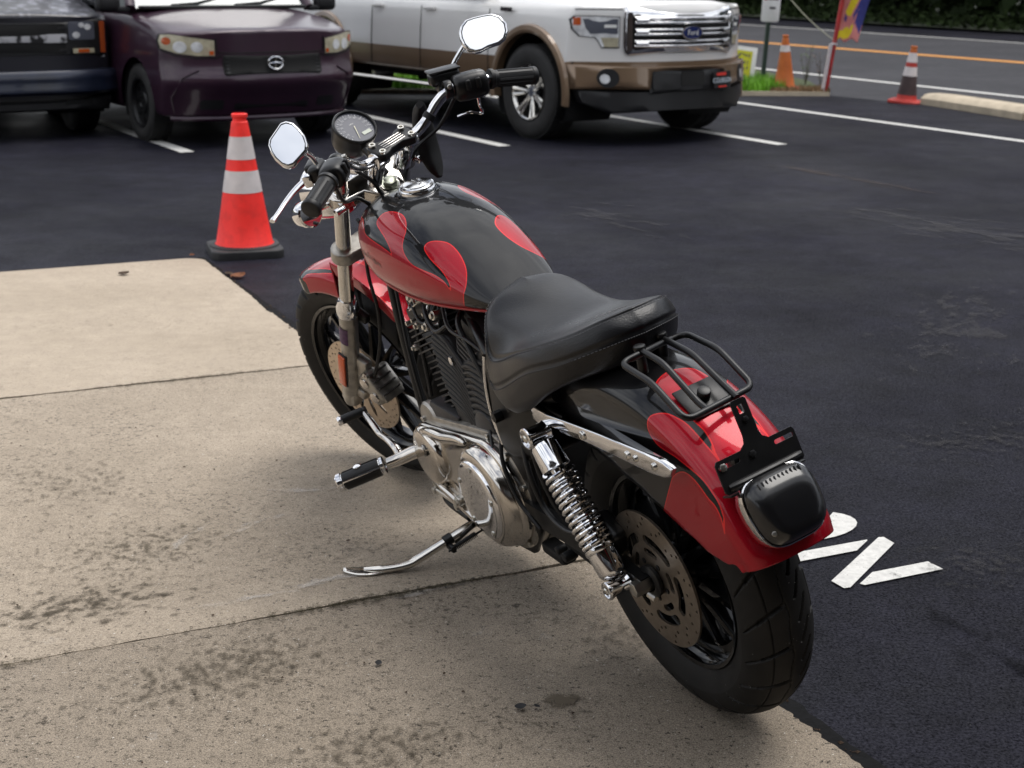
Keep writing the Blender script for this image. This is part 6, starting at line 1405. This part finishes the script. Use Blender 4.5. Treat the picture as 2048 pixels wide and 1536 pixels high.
S.patch('lower_grille', rr_poly(-.33, .33, .295, .35, .02), MT['car_black'], off=.004, t=.02)
S.patch('plate_recess', rr_poly(.42, .60, .30, .38, .02), MT['car_black'], off=.004, t=.02); S.patch('plate_recess', rr_poly(-.60, -.42, .30, .38, .02), MT['car_black'], off=.004, t=.02)
g = MB(); g.tube([(sxf(y, .235)-.0, y, .225) for y in np.linspace(-.78, .78, 24)], .022, 8); S.part(g, 'lip_spoiler', SP)
S.cabin([(-.18, 1.075), (-.62, 1.60), (-3.05, 1.62), (-3.33, 1.08)], SP, .82, .70)
for y0, y1 in ((-.46, .02), (.12, .60)):
    g = MB(); g.tube([(-.16, y0, 1.098), (-.20, (y0+y1)/2, 1.115), (-.25, y1, 1.165)], [.012, .009, .007], 8); g.cyl((-.15, y0, 1.07), (-.16, y0, 1.105), .016, 12); S.part(g, 'wiper', MT['car_black'])
g = MB(); g.box((-.13, 0, 1.083), (.13, 1.5, .03), None, .01); S.part(g, 'cowl', MT['car_black'])

# ---------------------------------------------------------------- old black van
VB = bpy.data.materials.new('van_black'); VB.use_nodes = True
def _van(m):
    n, l = m.node_tree.nodes, m.node_tree.links; b = n['Principled BSDF']; t = n.new('ShaderNodeTexCoord'); z = n.new('ShaderNodeTexNoise'); z.inputs['Scale'].default_value = 9; z.inputs['Detail'].default_value = 7; z.inputs['Roughness'].default_value = .65
    mp_ = n.new('ShaderNodeMapping'); mp_.inputs['Scale'].default_value = (1, 1, 1.2); l.new(t.outputs['Object'], mp_.inputs[0]); l.new(mp_.outputs[0], z.inputs['Vector'])
    r_ = n.new('ShaderNodeValToRGB'); r_.color_ramp.elements[0].position = .50; r_.color_ramp.elements[1].position = .62; l.new(z.outputs['Fac'], r_.inputs['Fac'])
    sp2 = n.new('ShaderNodeSeparateXYZ'); l.new(t.outputs['Object'], sp2.inputs[0]); up = n.new('ShaderNodeMapRange'); up.inputs[1].default_value = .99; up.inputs[2].default_value = 1.04; l.new(sp2.outputs['Z'], up.inputs[0])
    k = n.new('ShaderNodeMath'); k.operation = 'MULTIPLY'; l.new(r_.outputs[0], k.inputs[0]); l.new(up.outputs[0], k.inputs[1])
    mx_ = n.new('ShaderNodeMix'); mx_.data_type = 'RGBA'; l.new(k.outputs[0], mx_.inputs['Factor']); mx_.inputs['A'].default_value = (.012, .012, .018, 1); mx_.inputs['B'].default_value = (.19, .19, .23, 1); l.new(mx_.outputs['Result'], b.inputs['Base Color'])
    b.inputs['Roughness'].default_value = .35; b.inputs['Coat Weight'].default_value = .3
_van(VB)
VBL = mat('van_bumper_blue', (.010, .014, .030), .35, .1, .5, coat=.4, var=.5, vscale=4)
W = Car('cargo_van', 'old black van with worn paint and a dark blue front bumper', 'van', -4.62, 12.72, -58.0)
def wxf(y, z): return .74-.14*(abs(y)/.97)**4-.10*max(0, (z-1.0)/.1)**1.5 if z < 1.2 else .54
wp = lambda w, zs, zt: [(.80, .30), (w-.03, .32), (w, .50), (w+.005, .70), (w-.003, .88), (w-.02, 1.0), (w-.05, zs-.03), (w-.12, zs), (w-.28, zt-.015), (w*.4, zt), (0, zt+.005)]
W.shell('body', {.76: wp(.96, 1.01, 1.03), .2: wp(.975, 1.10, 1.14), -.4: wp(.98, 1.18, 1.24), -1.0: wp(.98, 1.20, 1.26), -4.6: wp(.98, 1.20, 1.26)}, wxf, .74, -4.5, 110, [(0, .36, .43), (-3.43, .36, .43)], [VB], lambda x, y, z: 0)
W.underbody(.5, -4.4, 1.5, .24, .6); W.well(0, .36, .43, .96); W.well(-3.43, .36, .43, .96)
for xw in (0, -3.43):
    for sg in (1, -1): W.wheel(xw, sg*.83, .36, .23, .20, 'steel', m_sw, 8)
chipped = bpy.data.materials.new('chipped_chrome'); chipped.use_nodes = True
def _chip(m):
    n, l = m.node_tree.nodes, m.node_tree.links; b = n['Principled BSDF']; t = n.new('ShaderNodeTexCoord'); z = n.new('ShaderNodeTexNoise'); z.inputs['Scale'].default_value = 11; z.inputs['Detail'].default_value = 6; l.new(t.outputs['Object'], z.inputs['Vector'])
    r_ = n.new('ShaderNodeMapRange'); r_.inputs[1].default_value = .38; r_.inputs[2].default_value = .48; l.new(z.outputs['Fac'], r_.inputs[0])
    mx_ = n.new('ShaderNodeMix'); mx_.data_type = 'RGBA'; l.new(r_.outputs[0], mx_.inputs['Factor']); mx_.inputs['A'].default_value = (.013, .013, .014, 1); mx_.inputs['B'].default_value = (.50, .50, .52, 1); l.new(mx_.outputs['Result'], b.inputs['Base Color']); b.inputs['Roughness'].default_value = .4; b.inputs['Coat Weight'].default_value = .3
_chip(chipped)
W.patch('grille_frame', rr_poly(-.90, .90, .675, .985, .03), MT['car_black'], off=.010, t=.04)
W.patch('grille_opening', rr_poly(-.55, .55, .70, .95, .02), MT['well'], off=.014, t=.01)
W.patch('grille_bar', rr_poly(-.56, .56, .795, .865, .01, 2), chipped, off=.024, t=.02)
for z in (.735, .915): W.patch('grille_bar', rr_poly(-.56, .56, z-.008, z+.008, .003, 1), MT['car_black'], off=.020, t=.01)
W.patch('hood_trim', rr_poly(-.92, .92, .972, .992, .006, 2), chipped, off=.016, t=.02)
W.patch('grille_trim', rr_poly(-.90, .90, .668, .684, .006, 2), chipped, off=.014, t=.02)
for sg in (1, -1):
    h_ = W.patch('headlight', rr_poly(sg*.695-.115, sg*.695+.115, .815, .965, .02), MT['lamp_dark'], off=.018, t=.02)
    for dy, dz, r_ in ((-.05, -.035, .034), (.055, .03, .032), (.0, .045, .026)):
        W.patch('lamp_reflector', [(sg*.695+dy+r_*math.cos(a), .89+dz+r_*.8*math.sin(a)) for a in np.linspace(0, 6.283, 14, endpoint=False)], MT['lamp_clear'], off=.0205, t=.004, parent=h_)
    W.patch('signal_lamp', rr_poly(sg*.705-.095, sg*.705+.095, .705, .745, .008), MT['lamp_aged'], off=.018, t=.02); W.patch('signal_bulb', rr_poly(sg*.705-.05, sg*.705+.05, .711, .739, .006), MT['lamp_amber'], off=.021, t=.01)
    W.patch('side_marker', rr_poly(sg*.885-.024, sg*.885+.024, .705, .965, .008), MT['lamp_amber'], off=.020, t=.02)
    g = MB(); g.box((-.35, sg*1.10, 1.30), (.12, .22, .28), None, .04, 3); g.box((-.33, sg*.98, 1.22), (.05, .12, .05)); W.part(g, 'side_mirror', MT['car_black'])
g = MB(); rows = []
for y in np.linspace(-.985, .985, 40):
    xo = wxf(y*.985, .5)+.13-.05*(abs(y)/.985)**8; rows.append([(xo-.10, y, .575), (xo-.02, y, .570), (xo, y, .545), (xo+.004, y, .50), (xo-.004, y, .455), (xo+.002, y, .44), (xo, y, .40), (xo-.03, y, .375), (xo-.12, y, .37)])
g.grid(rows); o = g.f.append(tuple(range(9))) ; g.f.append(tuple(39*9+k for k in range(9))); g.mi += [0, 0]; W.part(g, 'bumper', VBL, recalc=True)
W.patch('valance', [(-.93, .36), (.93, .36), (.90, .23), (-.90, .23)], MT['car_black'], off=.05, t=.05)
W.patch('valance_slot', rr_poly(.50, .74, .285, .325, .01, 2), MT['well'], off=.054, t=.01); W.patch('valance_slot', rr_poly(-.74, -.50, .285, .325, .01, 2), MT['well'], off=.054, t=.01)
W.cabin([(-.42, 1.23), (-1.15, 2.0), (-4.3, 2.02), (-4.5, 1.24)], VB, .90, .78)
# ================================================================== STREET FURNITURE AND PLANTS
def bandmat(name, c, rough=.5, var=.12, vs_=9, dirt=.0):
    return mat(name, c, rough, var=var, vscale=vs_, detail=8)
C_ORANGE = bandmat('cone_red_orange', (.98, .030, .022), .55, .12, 22)
C_WHITE = bandmat('cone_reflective_white', (.66, .61, .60), .5, .10, 14)
C_FADED = bandmat('cone_faded_orange', (.50, .125, .022), .6, .15)
C_RED = bandmat('cone_red', (.42, .030, .02), .55, .2)
C_DIRTY = bandmat('cone_dirty', (.055, .035, .035), .7, .3)
C_BASE = bandmat('cone_base_rubber', (.014, .014, .015), .6, .3)
def cone(label, x, y, z, h, rb, rt, bands, base, m_base, rz, tilt=(0, 0), base_h=.045):
    """bands: list of (z0, z1, material)"""
    t = empty('traffic_cone', (x, y, z), R(rz)); t.rotation_euler = (R(tilt[0]), R(tilt[1]), R(rz)); tag(t, label, 'traffic cone', 'traffic cones')
    g = MB(); g.prism(rrect(base, base, base*.16, 4), (0, 0, 0), (1, 0, 0), (0, 1, 0), base_h, bev=.010, seg=3); g.lathe([(rb+.035, base_h-.002), (rb+.030, base_h+.008), (rb+.006, base_h+.012)], (0, 0, 0), (0, 0, 1), 40); g.build('base', m_base, t, recalc=True)
    rad = lambda zz: rb+(rt-rb)*(zz-base_h)/(h-base_h)
    for k, (z0, z1, m) in enumerate(bands):
        g = MB(); e = .0015 if m in (C_WHITE,) else 0
        g.lathe([(rad(z0)+e+(.014 if k == 0 else 0), z0), (rad(z0+.02)+e+(.002 if k == 0 else 0), z0+.02), (rad((z0+z1)/2)+e, (z0+z1)/2), (rad(z1)+e, z1)], (0, 0, 0), (0, 0, 1), 48); g.build('sleeve' if m is C_WHITE else 'cone_body', m, t, recalc=True)
    g = MB(); zt = bands[-1][1]; g.lathe([(rad(zt), zt), (rad(zt)*.86, zt+.006), (rad(zt)*.84, zt+.020), (rad(zt)*.98, zt+.026), (rad(zt)*.98, zt+.040), (rad(zt)*.80, zt+.044), (rad(zt)*.7, zt+.02)], (0, 0, 0), (0, 0, 1), 36); g.build('tip', bands[-1][2], t, recalc=True); return t
cone('bright red orange traffic cone on a black base beside the concrete pad corner', -1.395, 7.40, ZA, .72, .146, .034,
     [(.045, .325, C_ORANGE), (.325, .435, C_WHITE), (.435, .492, C_ORANGE), (.492, .605, C_WHITE), (.605, .676, C_ORANGE)], .37, C_BASE, 17)
cone('faded plain orange traffic cone standing on the grass beside the green sign post', 3.27, 17.86, ZA+.03, .66, .125, .030, [(.03, .46, C_FADED), (.46, .535, C_WHITE), (.535, .61, C_FADED)], .28, C_RED, 30, (2, -4), .03)
cone('dirty red traffic cone with two white sleeves at the kerb end', 4.43, 16.62, ZA, .62, .115, .034, [(.03, .09, C_RED), (.09, .30, C_DIRTY), (.30, .40, C_WHITE), (.40, .45, C_RED), (.45, .555, C_WHITE), (.555, .585, C_FADED)], .36, C_RED, -28, (0, 4), .03)
cone('small red and white cone glimpsed on the grass under the white pickup', -1.66, 18.15, ZA+.03, .45, .10, .03, [(.03, .20, C_ORANGE), (.20, .28, C_WHITE), (.28, .40, C_ORANGE)], .25, C_ORANGE, 10, (0, 0), .03)
# litter-clad parking sign on a green post
t = empty('sign_post', (3.15, 18.75, ZA+.03)); t.rotation_euler = (0, R(2.5), R(8)); tag(t, 'white parking sign on a dark green steel post in the grass', 'sign')
g = MB(); g.plate([(-.026, -.016), (-.026, .016), (-.020, .016), (-.014, -.010), (.014, -.010), (.020, .016), (.026, .016), (.026, -.016)], [], (0, 0, 0), (1, 0, 0), (0, 1, 0), 1.5); g.build('post', mat('post_green', (.010, .030, .020), .5, var=.2, vscale=15), t, recalc=True)
g = MB(); g.prism(rrect(.235, .46, .03, 4), (.01, -.020, 1.0), (1, 0, 0), (0, 0, 1), .004, bev=.001); g.build('sign_plate', mat('sign_white', (.70, .71, .72), .45, var=.04), t, recalc=True)
m_sr, m_sk = mat('sign_red', (.35, .02, .04), .5), mat('sign_ink', (.10, .10, .11), .5)
g = MB(); g.add([(.01+x, -.0255, 1.0+z) for x, z in [(-.10, .03), (-.055, .03), (-.055, .20), (-.10, .20)]], [(0, 1, 2, 3)]); g.build('sign_print', m_sr, t)
for x0, x1, z0, z1 in ((-.04, .085, .035, .06), (-.02, .06, -.075, -.045), (-.05, .09, .085, .11)):
    g = MB(); g.add([(.01+x, -.0255, 1.0+z) for x, z in [(x0, z0), (x1, z0), (x1, z1), (x0, z1)]], [(0, 1, 2, 3)]); g.build('sign_print', m_sk if z0 != .085 else m_sr, t)
# yellow yard sign
t = empty('yard_sign', (2.72, 18.55, ZA+.03), R(6)); t.rotation_euler = (R(-6), R(7), R(6)); tag(t, 'yellow yard sign with black hand lettering and a white border on the grass', 'sign')
g = MB(); g.prism(rrect(.56, .44, .012, 3), (0, 0, .27), (1, 0, 0), (0, 0, 1), .008, bev=.001); g.build('board', mat('sign_board_white', (.72, .72, .70), .5, var=.05), t, recalc=True)
g = MB(); g.prism(rrect(.47, .34, .004, 2), (-.012, -.0085, .27), (1, 0, 0), (0, 0, 1), .002); g.build('sign_face', mat('sign_yellow', (.62, .60, .03), .5, var=.08, vscale=8), t, recalc=True)
rg_ = random.Random(3); g = MB()
for row in range(4):
    z = .385-.078*row; x = -.21
    while x < .17:
        w_ = rg_.uniform(.018, .034)
        for q in range(rg_.randint(2, 3)):
            a = (x+rg_.uniform(0, w_), -.0116, z+rg_.uniform(-.024, .024)); b_ = (x+rg_.uniform(0, w_), -.0116, z+rg_.uniform(-.026, .026)); d = Vector(b_)-Vector(a); L = max(d.length, .02); d.normalize(); n_ = Vector((-d.z, 0, d.x))*.0075
            a = Vector(a); b_ = a+d*L; g.add([a-n_, a+n_, b_+n_, b_-n_], [(0, 1, 2, 3)])
        x += w_+.012
o = g.build('hand_lettering', m_sk, t); o['kind'] = 'stuff'
g = MB(); g.cyl((-.15, .006, 0), (-.15, .006, .3), .004, 8); g.cyl((.15, .006, 0), (.15, .006, .3), .004, 8); g.build('stake', MT['bolt'], t)
# feather banner on a leaning red and white pole
t = empty('feather_banner', (3.69, 17.53, ZA)); tag(t, 'tattered pink, yellow and blue banner on a leaning red and white pole', 'banner')
pd_ = Vector((.115, 0, .99)).normalized()
m_pr, m_pw = mat('pole_red', (.36, .018, .018), .5, var=.25, vscale=14), mat('pole_white', (.60, .54, .55), .5, var=.15, vscale=20)
g = MB(); g.cyl((.012, 0, 0), Vector((.012, 0, 0))+pd_*2.6, .026, 16); g.build('pole', m_pr, t)
g = MB(); g.cyl((-.030, -.02, 0), Vector((-.030, -.02, 0))+pd_*.60, .022, 14); g.build('pole_sleeve', m_pw, t)
g = MB(); g.lathe([(.030, -.012), (.034, -.010), (.034, .010), (.030, .012)], Vector((.012, 0, 0))+pd_*.60, pd_, 16); g.build('pole_tie', m_pw, t)
NX_, NZ_ = 46, 90; rows = []; wav = np.random.default_rng(5)
def flag_pt(u, v):
    """u across 0..1, v up 0..1"""
    p = Vector((.012, 0, 0))+pd_*(.64+1.75*v); wd_ = .24+.20*v-.28*max(0, v-.72); bot = .05*math.sin(u*9)+.10*u if v == 0 else 0
    return p+Vector((wd_*u+.02, .035*math.sin(u*5+v*4)+.02*math.sin(v*13), .02*math.sin(u*11)*(1-v)))
g = MB(); g.grid([[flag_pt(i/(NX_-1), j/(NZ_-1)) for j in range(NZ_)] for i in range(NX_)])
yel = [[(.02, .0), (.62, .03), (.66, .08), (.56, .115), (.50, .08), (.42, .10), (.30, .085), (.22, .06), (.04, .05)], [(.20, .175), (.42, .17), (.56, .27), (.60, .36), (.34, .36), (.30, .27)], [(.2, .45), (.5, .42), (.6, .6), (.4, .64)]]
blu = [[(.66, .11), (.95, .05), (1.1, .3), (1.1, 1.1), (.72, 1.1), (.62, .4), (.66, .27), (.50, .18), (.58, .13), (.68, .20)], [(.20, .13), (.30, .125), (.32, .16), (.22, .165)]]
for k, f in enumerate(g.f):
    i, j = k // (NZ_-1), k % (NZ_-1); u, v = (i+.5)/(NX_-1), (j+.5)/(NZ_-1)
    g.mi[k] = 1 if any(sdf_poly([(u, v)], p)[0] > 0 for p in yel) else (2 if any(sdf_poly([(u, v)], p)[0] > 0 for p in blu) else 0)
o = g.build('cloth', [mat('banner_pink', (.56, .20, .185), .8, var=.15, vscale=7), mat('banner_yellow', (.68, .55, .02), .8, var=.06), mat('banner_blue', (.035, .04, .20), .8, var=.1)], t); k = o.modifiers.new('t', 'SOLIDIFY'); k.thickness = .002
g = MB(); pA, pB = Vector((3.39, 18.72, 1.08)), Vector((3.77, 17.50, .62))
pA = Vector((3.30, 18.70, 1.22)); g.tube([pA.lerp(pB, k/10)-Vector((0, 0, .05*math.sin(math.pi*k/10))) for k in range(11)], .0045, 6); o = g.build('guy_rope', mat('rope', (.35, .35, .26), .8)); tag(o, 'thin pale rope stretched from the parking sign down to the banner pole', 'rope')
# grass, weeds
def blades(name, n, area, h0, h1, m, label, cat='grass', seed=1, z=ZA+.035, w=.006):
    r_ = np.random.default_rng(seed); g = MB()
    for k in range(n):
        x, y = area(r_); h = r_.uniform(h0, h1); a = r_.uniform(0, 6.283); b = r_.uniform(.05, .6); dx, dy = math.cos(a), math.sin(a); ww = w*r_.uniform(.7, 1.5)
        g.add([(x-dy*ww, y+dx*ww, z), (x+dy*ww, y-dx*ww, z), (x+dy*ww*.6+dx*h*b*.35, y-dx*ww*.6+dy*h*b*.35, z+h*.6), (x-dy*ww*.6+dx*h*b*.35, y+dx*ww*.6+dy*h*b*.35, z+h*.6), (x+dx*h*b, y+dy*h*b, z+h)], [(0, 1, 2, 3), (3, 2, 4)])
    o = g.build(name, m, ang=180); tag(o, label, cat); o['kind'] = 'stuff'; return o
M_GR = mat('grass_green', (.13, .32, .012), .6, var=.35, vscale=4)
blades('grass', 9000, lambda r_: (r_.uniform(-3.4, 1.9), 17.40+r_.beta(1.2, 2)*2.4), .05, .15, M_GR, 'bright green grass along the verge behind the parked cars', seed=2)
blades('grass', 5200, lambda r_: (r_.uniform(1.9, 3.25), 17.55+r_.beta(1.3, 1.8)*1.7), .05, .16, M_GR, 'bright green grass tuft round the sign post and yellow yard sign', seed=3)
blades('dry_grass', 1500, lambda r_: (r_.uniform(3.05, 3.75), 17.45+r_.uniform(0, 1)*.9*(3.85-r_.uniform(3.05, 3.75))), .02, .07, mat('straw', (.22, .14, .07), .8, var=.3), 'dry straw and dead weeds at the tip of the verge', seed=4)
M_LEAF = mat('weed_leaf', (.055, .085, .03), .6, var=.3, vscale=20); M_STEM = mat('weed_stem', (.10, .085, .05), .8)
def weed(x, y, h, label, seed, m=None):
    r_ = random.Random(seed); t = empty('weed', (x, y, ZA+.03)); tag(t, label, 'weed', 'tall weeds at the verge tip'); g, f = MB(), MB()
    for k in range(7):
        a = r_.uniform(0, 6.28); hh = h*r_.uniform(.55, 1); p = [(0, 0, 0), (.04*math.cos(a), .04*math.sin(a), hh*.5), (.09*math.cos(a), .09*math.sin(a), hh)]; q = cat_rom(p, 8); g.tube(q, [.004-.0003*i for i in range(8)], 5)
        for i in range(16):
            b = q[r_.randint(2, 7)]; an = r_.uniform(0, 6.28); L = r_.uniform(.025, .06); d = Vector((math.cos(an), math.sin(an), r_.uniform(-.3, .6)))*L; s_ = Vector((-math.sin(an), math.cos(an), 0))*L*.28; b = Vector(b); f.add([b, b+d*.5+s_, b+d, b+d*.5-s_], [(0, 1, 2, 3)])
    g.build('stem', M_STEM, t); o = f.build('foliage', m or M_LEAF, t, ang=180); o['kind'] = 'stuff'
weed(3.66, 18.55, .52, 'tall green leafy weed between the faded orange cone and the banner', 1)
weed(3.80, 18.30, .42, 'reddish dry weed just left of the banner pole', 2, mat('weed_red', (.10, .055, .04), .7, var=.3))
weed(2.98, 18.9, .34, 'low weed at the foot of the green sign post', 3)
# far side of the road: dark bank and wood
sheet('far_bank', [road_pt(13.3, -70), road_pt(13.3, 70), road_pt(60, 70), road_pt(60, -70)], ZA+.05, mat('far_bank_soil', (.014, .020, .007), .95, var=.5, vscale=1.2, detail=8))
def leaf_cloud(name, n, sampler, s0, s1, m, seed):
    r_ = np.random.default_rng(seed); C0 = np.array([sampler(r_) for _ in range(n)]); S = r_.uniform(s0, s1, n); A = r_.normal(size=(n, 3)); A /= np.linalg.norm(A, axis=1)[:, None]; B = np.cross(A, r_.normal(size=(n, 3))); B /= np.linalg.norm(B, axis=1)[:, None]
    V = np.stack([C0-A*S[:, None]-B*S[:, None]*.45, C0+A*S[:, None]*.2-B*S[:, None]*.6, C0+A*S[:, None]+B*S[:, None]*.2, C0-A*S[:, None]*.1+B*S[:, None]*.6], 1).reshape(-1, 3)
    me = bpy.data.meshes.new(name); me.from_pydata(V.tolist(), [], [(4*i, 4*i+1, 4*i+2, 4*i+3) for i in range(n)]); me.materials.append(m); o = bpy.data.objects.new(name, me); col.objects.link(o); return o
def wood(r_):
    al = r_.uniform(-62, 62); k = math.sin(al*.37)+.6*math.sin(al*.91+1); z = r_.beta(1.1, 1.3)*(11+2*k); off = 17+1.4*math.sin(al*.55)+r_.uniform(0, 7)-1.6*math.sin(z*.8+al)-.12*z
    p = road_pt(off, al); return (p[0], p[1], max(.1, z))
o = leaf_cloud('far_wood', 60000, wood, .16, .42, mat('wood_leaf', (.010, .017, .0055), .9, spec=.1, var=.5, vscale=.6), 8); tag(o, 'dark wood of trees and undergrowth across the road', 'wood'); o['kind'] = 'stuff'
g = MB()
for k in range(60):
    r_ = random.Random(k); p = road_pt(r_.uniform(17, 23), -60+2*k+r_.uniform(-.8, .8)); h = r_.uniform(8, 12); g.tube([(p[0], p[1], -.1), (p[0]+.1, p[1], h*.5), (p[0]+r_.uniform(-.5, .5), p[1], h)], [.18, .13, .04], 7)
o = g.build('far_trunks', mat('bark', (.03, .024, .018), .9)); o['kind'] = 'stuff'; tag(o, 'dim tree trunks inside the dark wood across the road', 'trunks')
def bank(r_):
    al = r_.uniform(-60, 60); off = r_.uniform(13.4, 18.5); p = road_pt(off, al); return (p[0], p[1], ZA+.05+r_.beta(1, 3)*(.25+.12*(off-13)))
o = leaf_cloud('bank_undergrowth', 26000, bank, .04, .13, mat('undergrowth', (.016, .026, .008), .9, spec=.1, var=.5, vscale=1.5), 9); tag(o, 'low dark green undergrowth on the bank beside the far shoulder', 'undergrowth'); o['kind'] = 'stuff'
# small things on the pad and along its edge
def leaf(x, y, z, s, c, rz, label, name='dry_leaf', cat='leaf', group='dead leaves by the pad edge', curl=.25):
    g = MB(); rows = []
    for i in range(7):
        t_ = i/6; w_ = s*.42*math.sin(math.pi*(.06+.90*t_))**.8; rows.append([(s*(t_-.5), w_*q, .004+s*curl*(abs(q)**2*.5+(t_-.5)**2)) for q in (-1, -.5, 0, .5, 1)])
    g.grid(rows); o = g.build(name, c, ang=180); o.location = (x, y, z); o.rotation_euler = (R(6), R(-5), rz); tag(o, label, cat, group); return o
M_L1, M_L2, M_L3 = mat('leaf_rust', (.16, .055, .02), .8, var=.3, vscale=60), mat('leaf_brown', (.055, .032, .018), .85, var=.3, vscale=60), mat('scrap_black', (.012, .012, .013), .7)
leaf(-1.315, 6.78, ZA+.004, .075, M_L1, .6, 'rust brown dead leaf on the asphalt just past the pad corner')
leaf(-1.37, 6.83, ZA+.004, .05, M_L2, 2.1, 'dark brown dead leaf curled beside the rust brown one')
leaf(-1.86, 6.77, .002, .05, M_L2, .2, 'small dark leaf lying on the far concrete slab')
leaf(-1.64, 7.255, .0, .03, M_L1, 1.2, 'tiny tan leaf at the far slab edge behind the cone')
leaf(.745, 2.36, ZA+.006, .035, M_L1, .9, 'rust brown plant scrap in the gap behind the rear tyre')
leaf(.024, 2.612, .0035, .024, M_L3, .15, 'black scrap on the slab in front of the picture, biggest of the near scraps', 'debris_scrap', 'scrap', 'dark scraps on the near slab', .1)
leaf(-.28, 2.80, .001, .018, M_L3, 1.4, 'small black scrap nearer the second slab joint', 'debris_scrap', 'scrap', 'dark scraps on the near slab', .1)
leaf(.056, 2.614, .0035, .014, M_L3, 2.4, 'little black scrap just right of the biggest near scrap', 'debris_scrap', 'scrap', 'dark scraps on the near slab', .1)
leaf(-.40, 4.02, .001, .022, M_L3, .2, 'flat dark scrap on the slab left of the foot peg', 'debris_scrap', 'scrap', 'dark scraps on the near slab', .05)
leaf(-.42, 3.48, .001, .012, M_L2, .2, 'brown crumb above the kickstand foot', 'debris_scrap', 'scrap', 'dark scraps on the near slab', .05)
r_ = np.random.default_rng(12); V, F = [], []
g = MB()
for k in range(520):                                     # grit and crumbs of bark
    if k < 260: u, v = abs(r_.normal(0, .02))-.03, r_.uniform(.1, 7.2)
    else: u, v = r_.uniform(0, 2.6), r_.uniform(2.6, 6.6)
    p = Vector(pad_pt(u, v, .0015 if u > 0 else ZA+.004)); s_ = r_.uniform(.0015, .005) if k >= 260 else r_.uniform(.002, .008); a = r_.uniform(0, 6.28)
    g.add([p+Vector((math.cos(a+q*2.1)*s_*r_.uniform(.5, 1.4), math.sin(a+q*2.1)*s_*r_.uniform(.5, 1.4), 0)) for q in range(3)]+[p+Vector((0, 0, s_*.7))], [(0, 1, 3), (1, 2, 3), (2, 0, 3)])
o = g.build('grit', M_L2); tag(o, 'dark grit and bark crumbs scattered over the slabs', 'grit'); o['kind'] = 'stuff'
# unseen building added behind the camera for its shade and dark reflections
bl = empty('unseen_shade_building', pad_pt(4, 10.4, 0)); tag(bl, 'unseen two storey building with a canopy, added behind the camera to shade the near side', 'building')
bl.rotation_euler = (0, 0, math.atan2(PU.y, PU.x))
m_wall = mat('shade_building_wall', (.075, .055, .045), .85, var=.15, vscale=2, bump=.3, bscale=40)  # dark facade of the added building, cuts fill light from behind the camera
for k, (x0, x1, z0, z1) in enumerate(((-9, -3.2, 0, 6.6), (-3.2, 2.2, 0, .8), (-3.2, 2.2, 2.5, 6.6), (2.2, 3.2, 0, 6.6), (3.2, 4.3, 2.2, 6.6), (4.3, 9, 0, 6.6))):
    g = MB(); g.box(((x0+x1)/2, .15, (z0+z1)/2), (x1-x0, .3, z1-z0)); g.build('wall', m_wall, bl)
g = MB(); g.box((-.5, .12, 1.65), (5.4, .02, 1.7)); g.build('window', MT['glass'], bl)
for x in (-3.2, -1.4, .4, 2.2): g = MB(); g.box((x, .05, 1.65), (.07, .10, 1.7)); g.build('window_frame', MT['car_black'], bl)
for x in (-8.6, -4.4, 4.6, 8.6): g = MB(); g.box((x, -2.9, 1.6), (.14, .14, 3.2), None, .01); g.build('shade_canopy_post', MT['car_black'], bl)
g = MB(); g.box((3.75, .10, 1.1), (1.1, .05, 2.2)); g.build('door', mat('shade_building_door', (.10, .03, .03), .5), bl)
g = MB(); g.box((0, -1.5, 3.28), (18.6, 3.0, .16), None, .02); g.build('shade_canopy', mat('shade_building_roof', (.05, .045, .04), .8), bl)  # added canopy out of view, holds sky light off the near slabs
g = MB(); g.box((0, 3.2, 6.7), (18.6, 7.2, .2), None, .02); g.build('roof', bpy.data.materials['shade_building_roof'], bl)
for x0, x1 in ((-9, -8.7), (8.7, 9)): g = MB(); g.box(((x0+x1)/2, 3.4, 3.3), (.3, 6.2, 6.6)); g.build('wall', m_wall, bl)
for x in (-6, -2, 2, 6): g = MB(); g.box((x, -.012, 4.9), (1.1, .03, 1.4)); g.build('window', MT['glass'], bl)
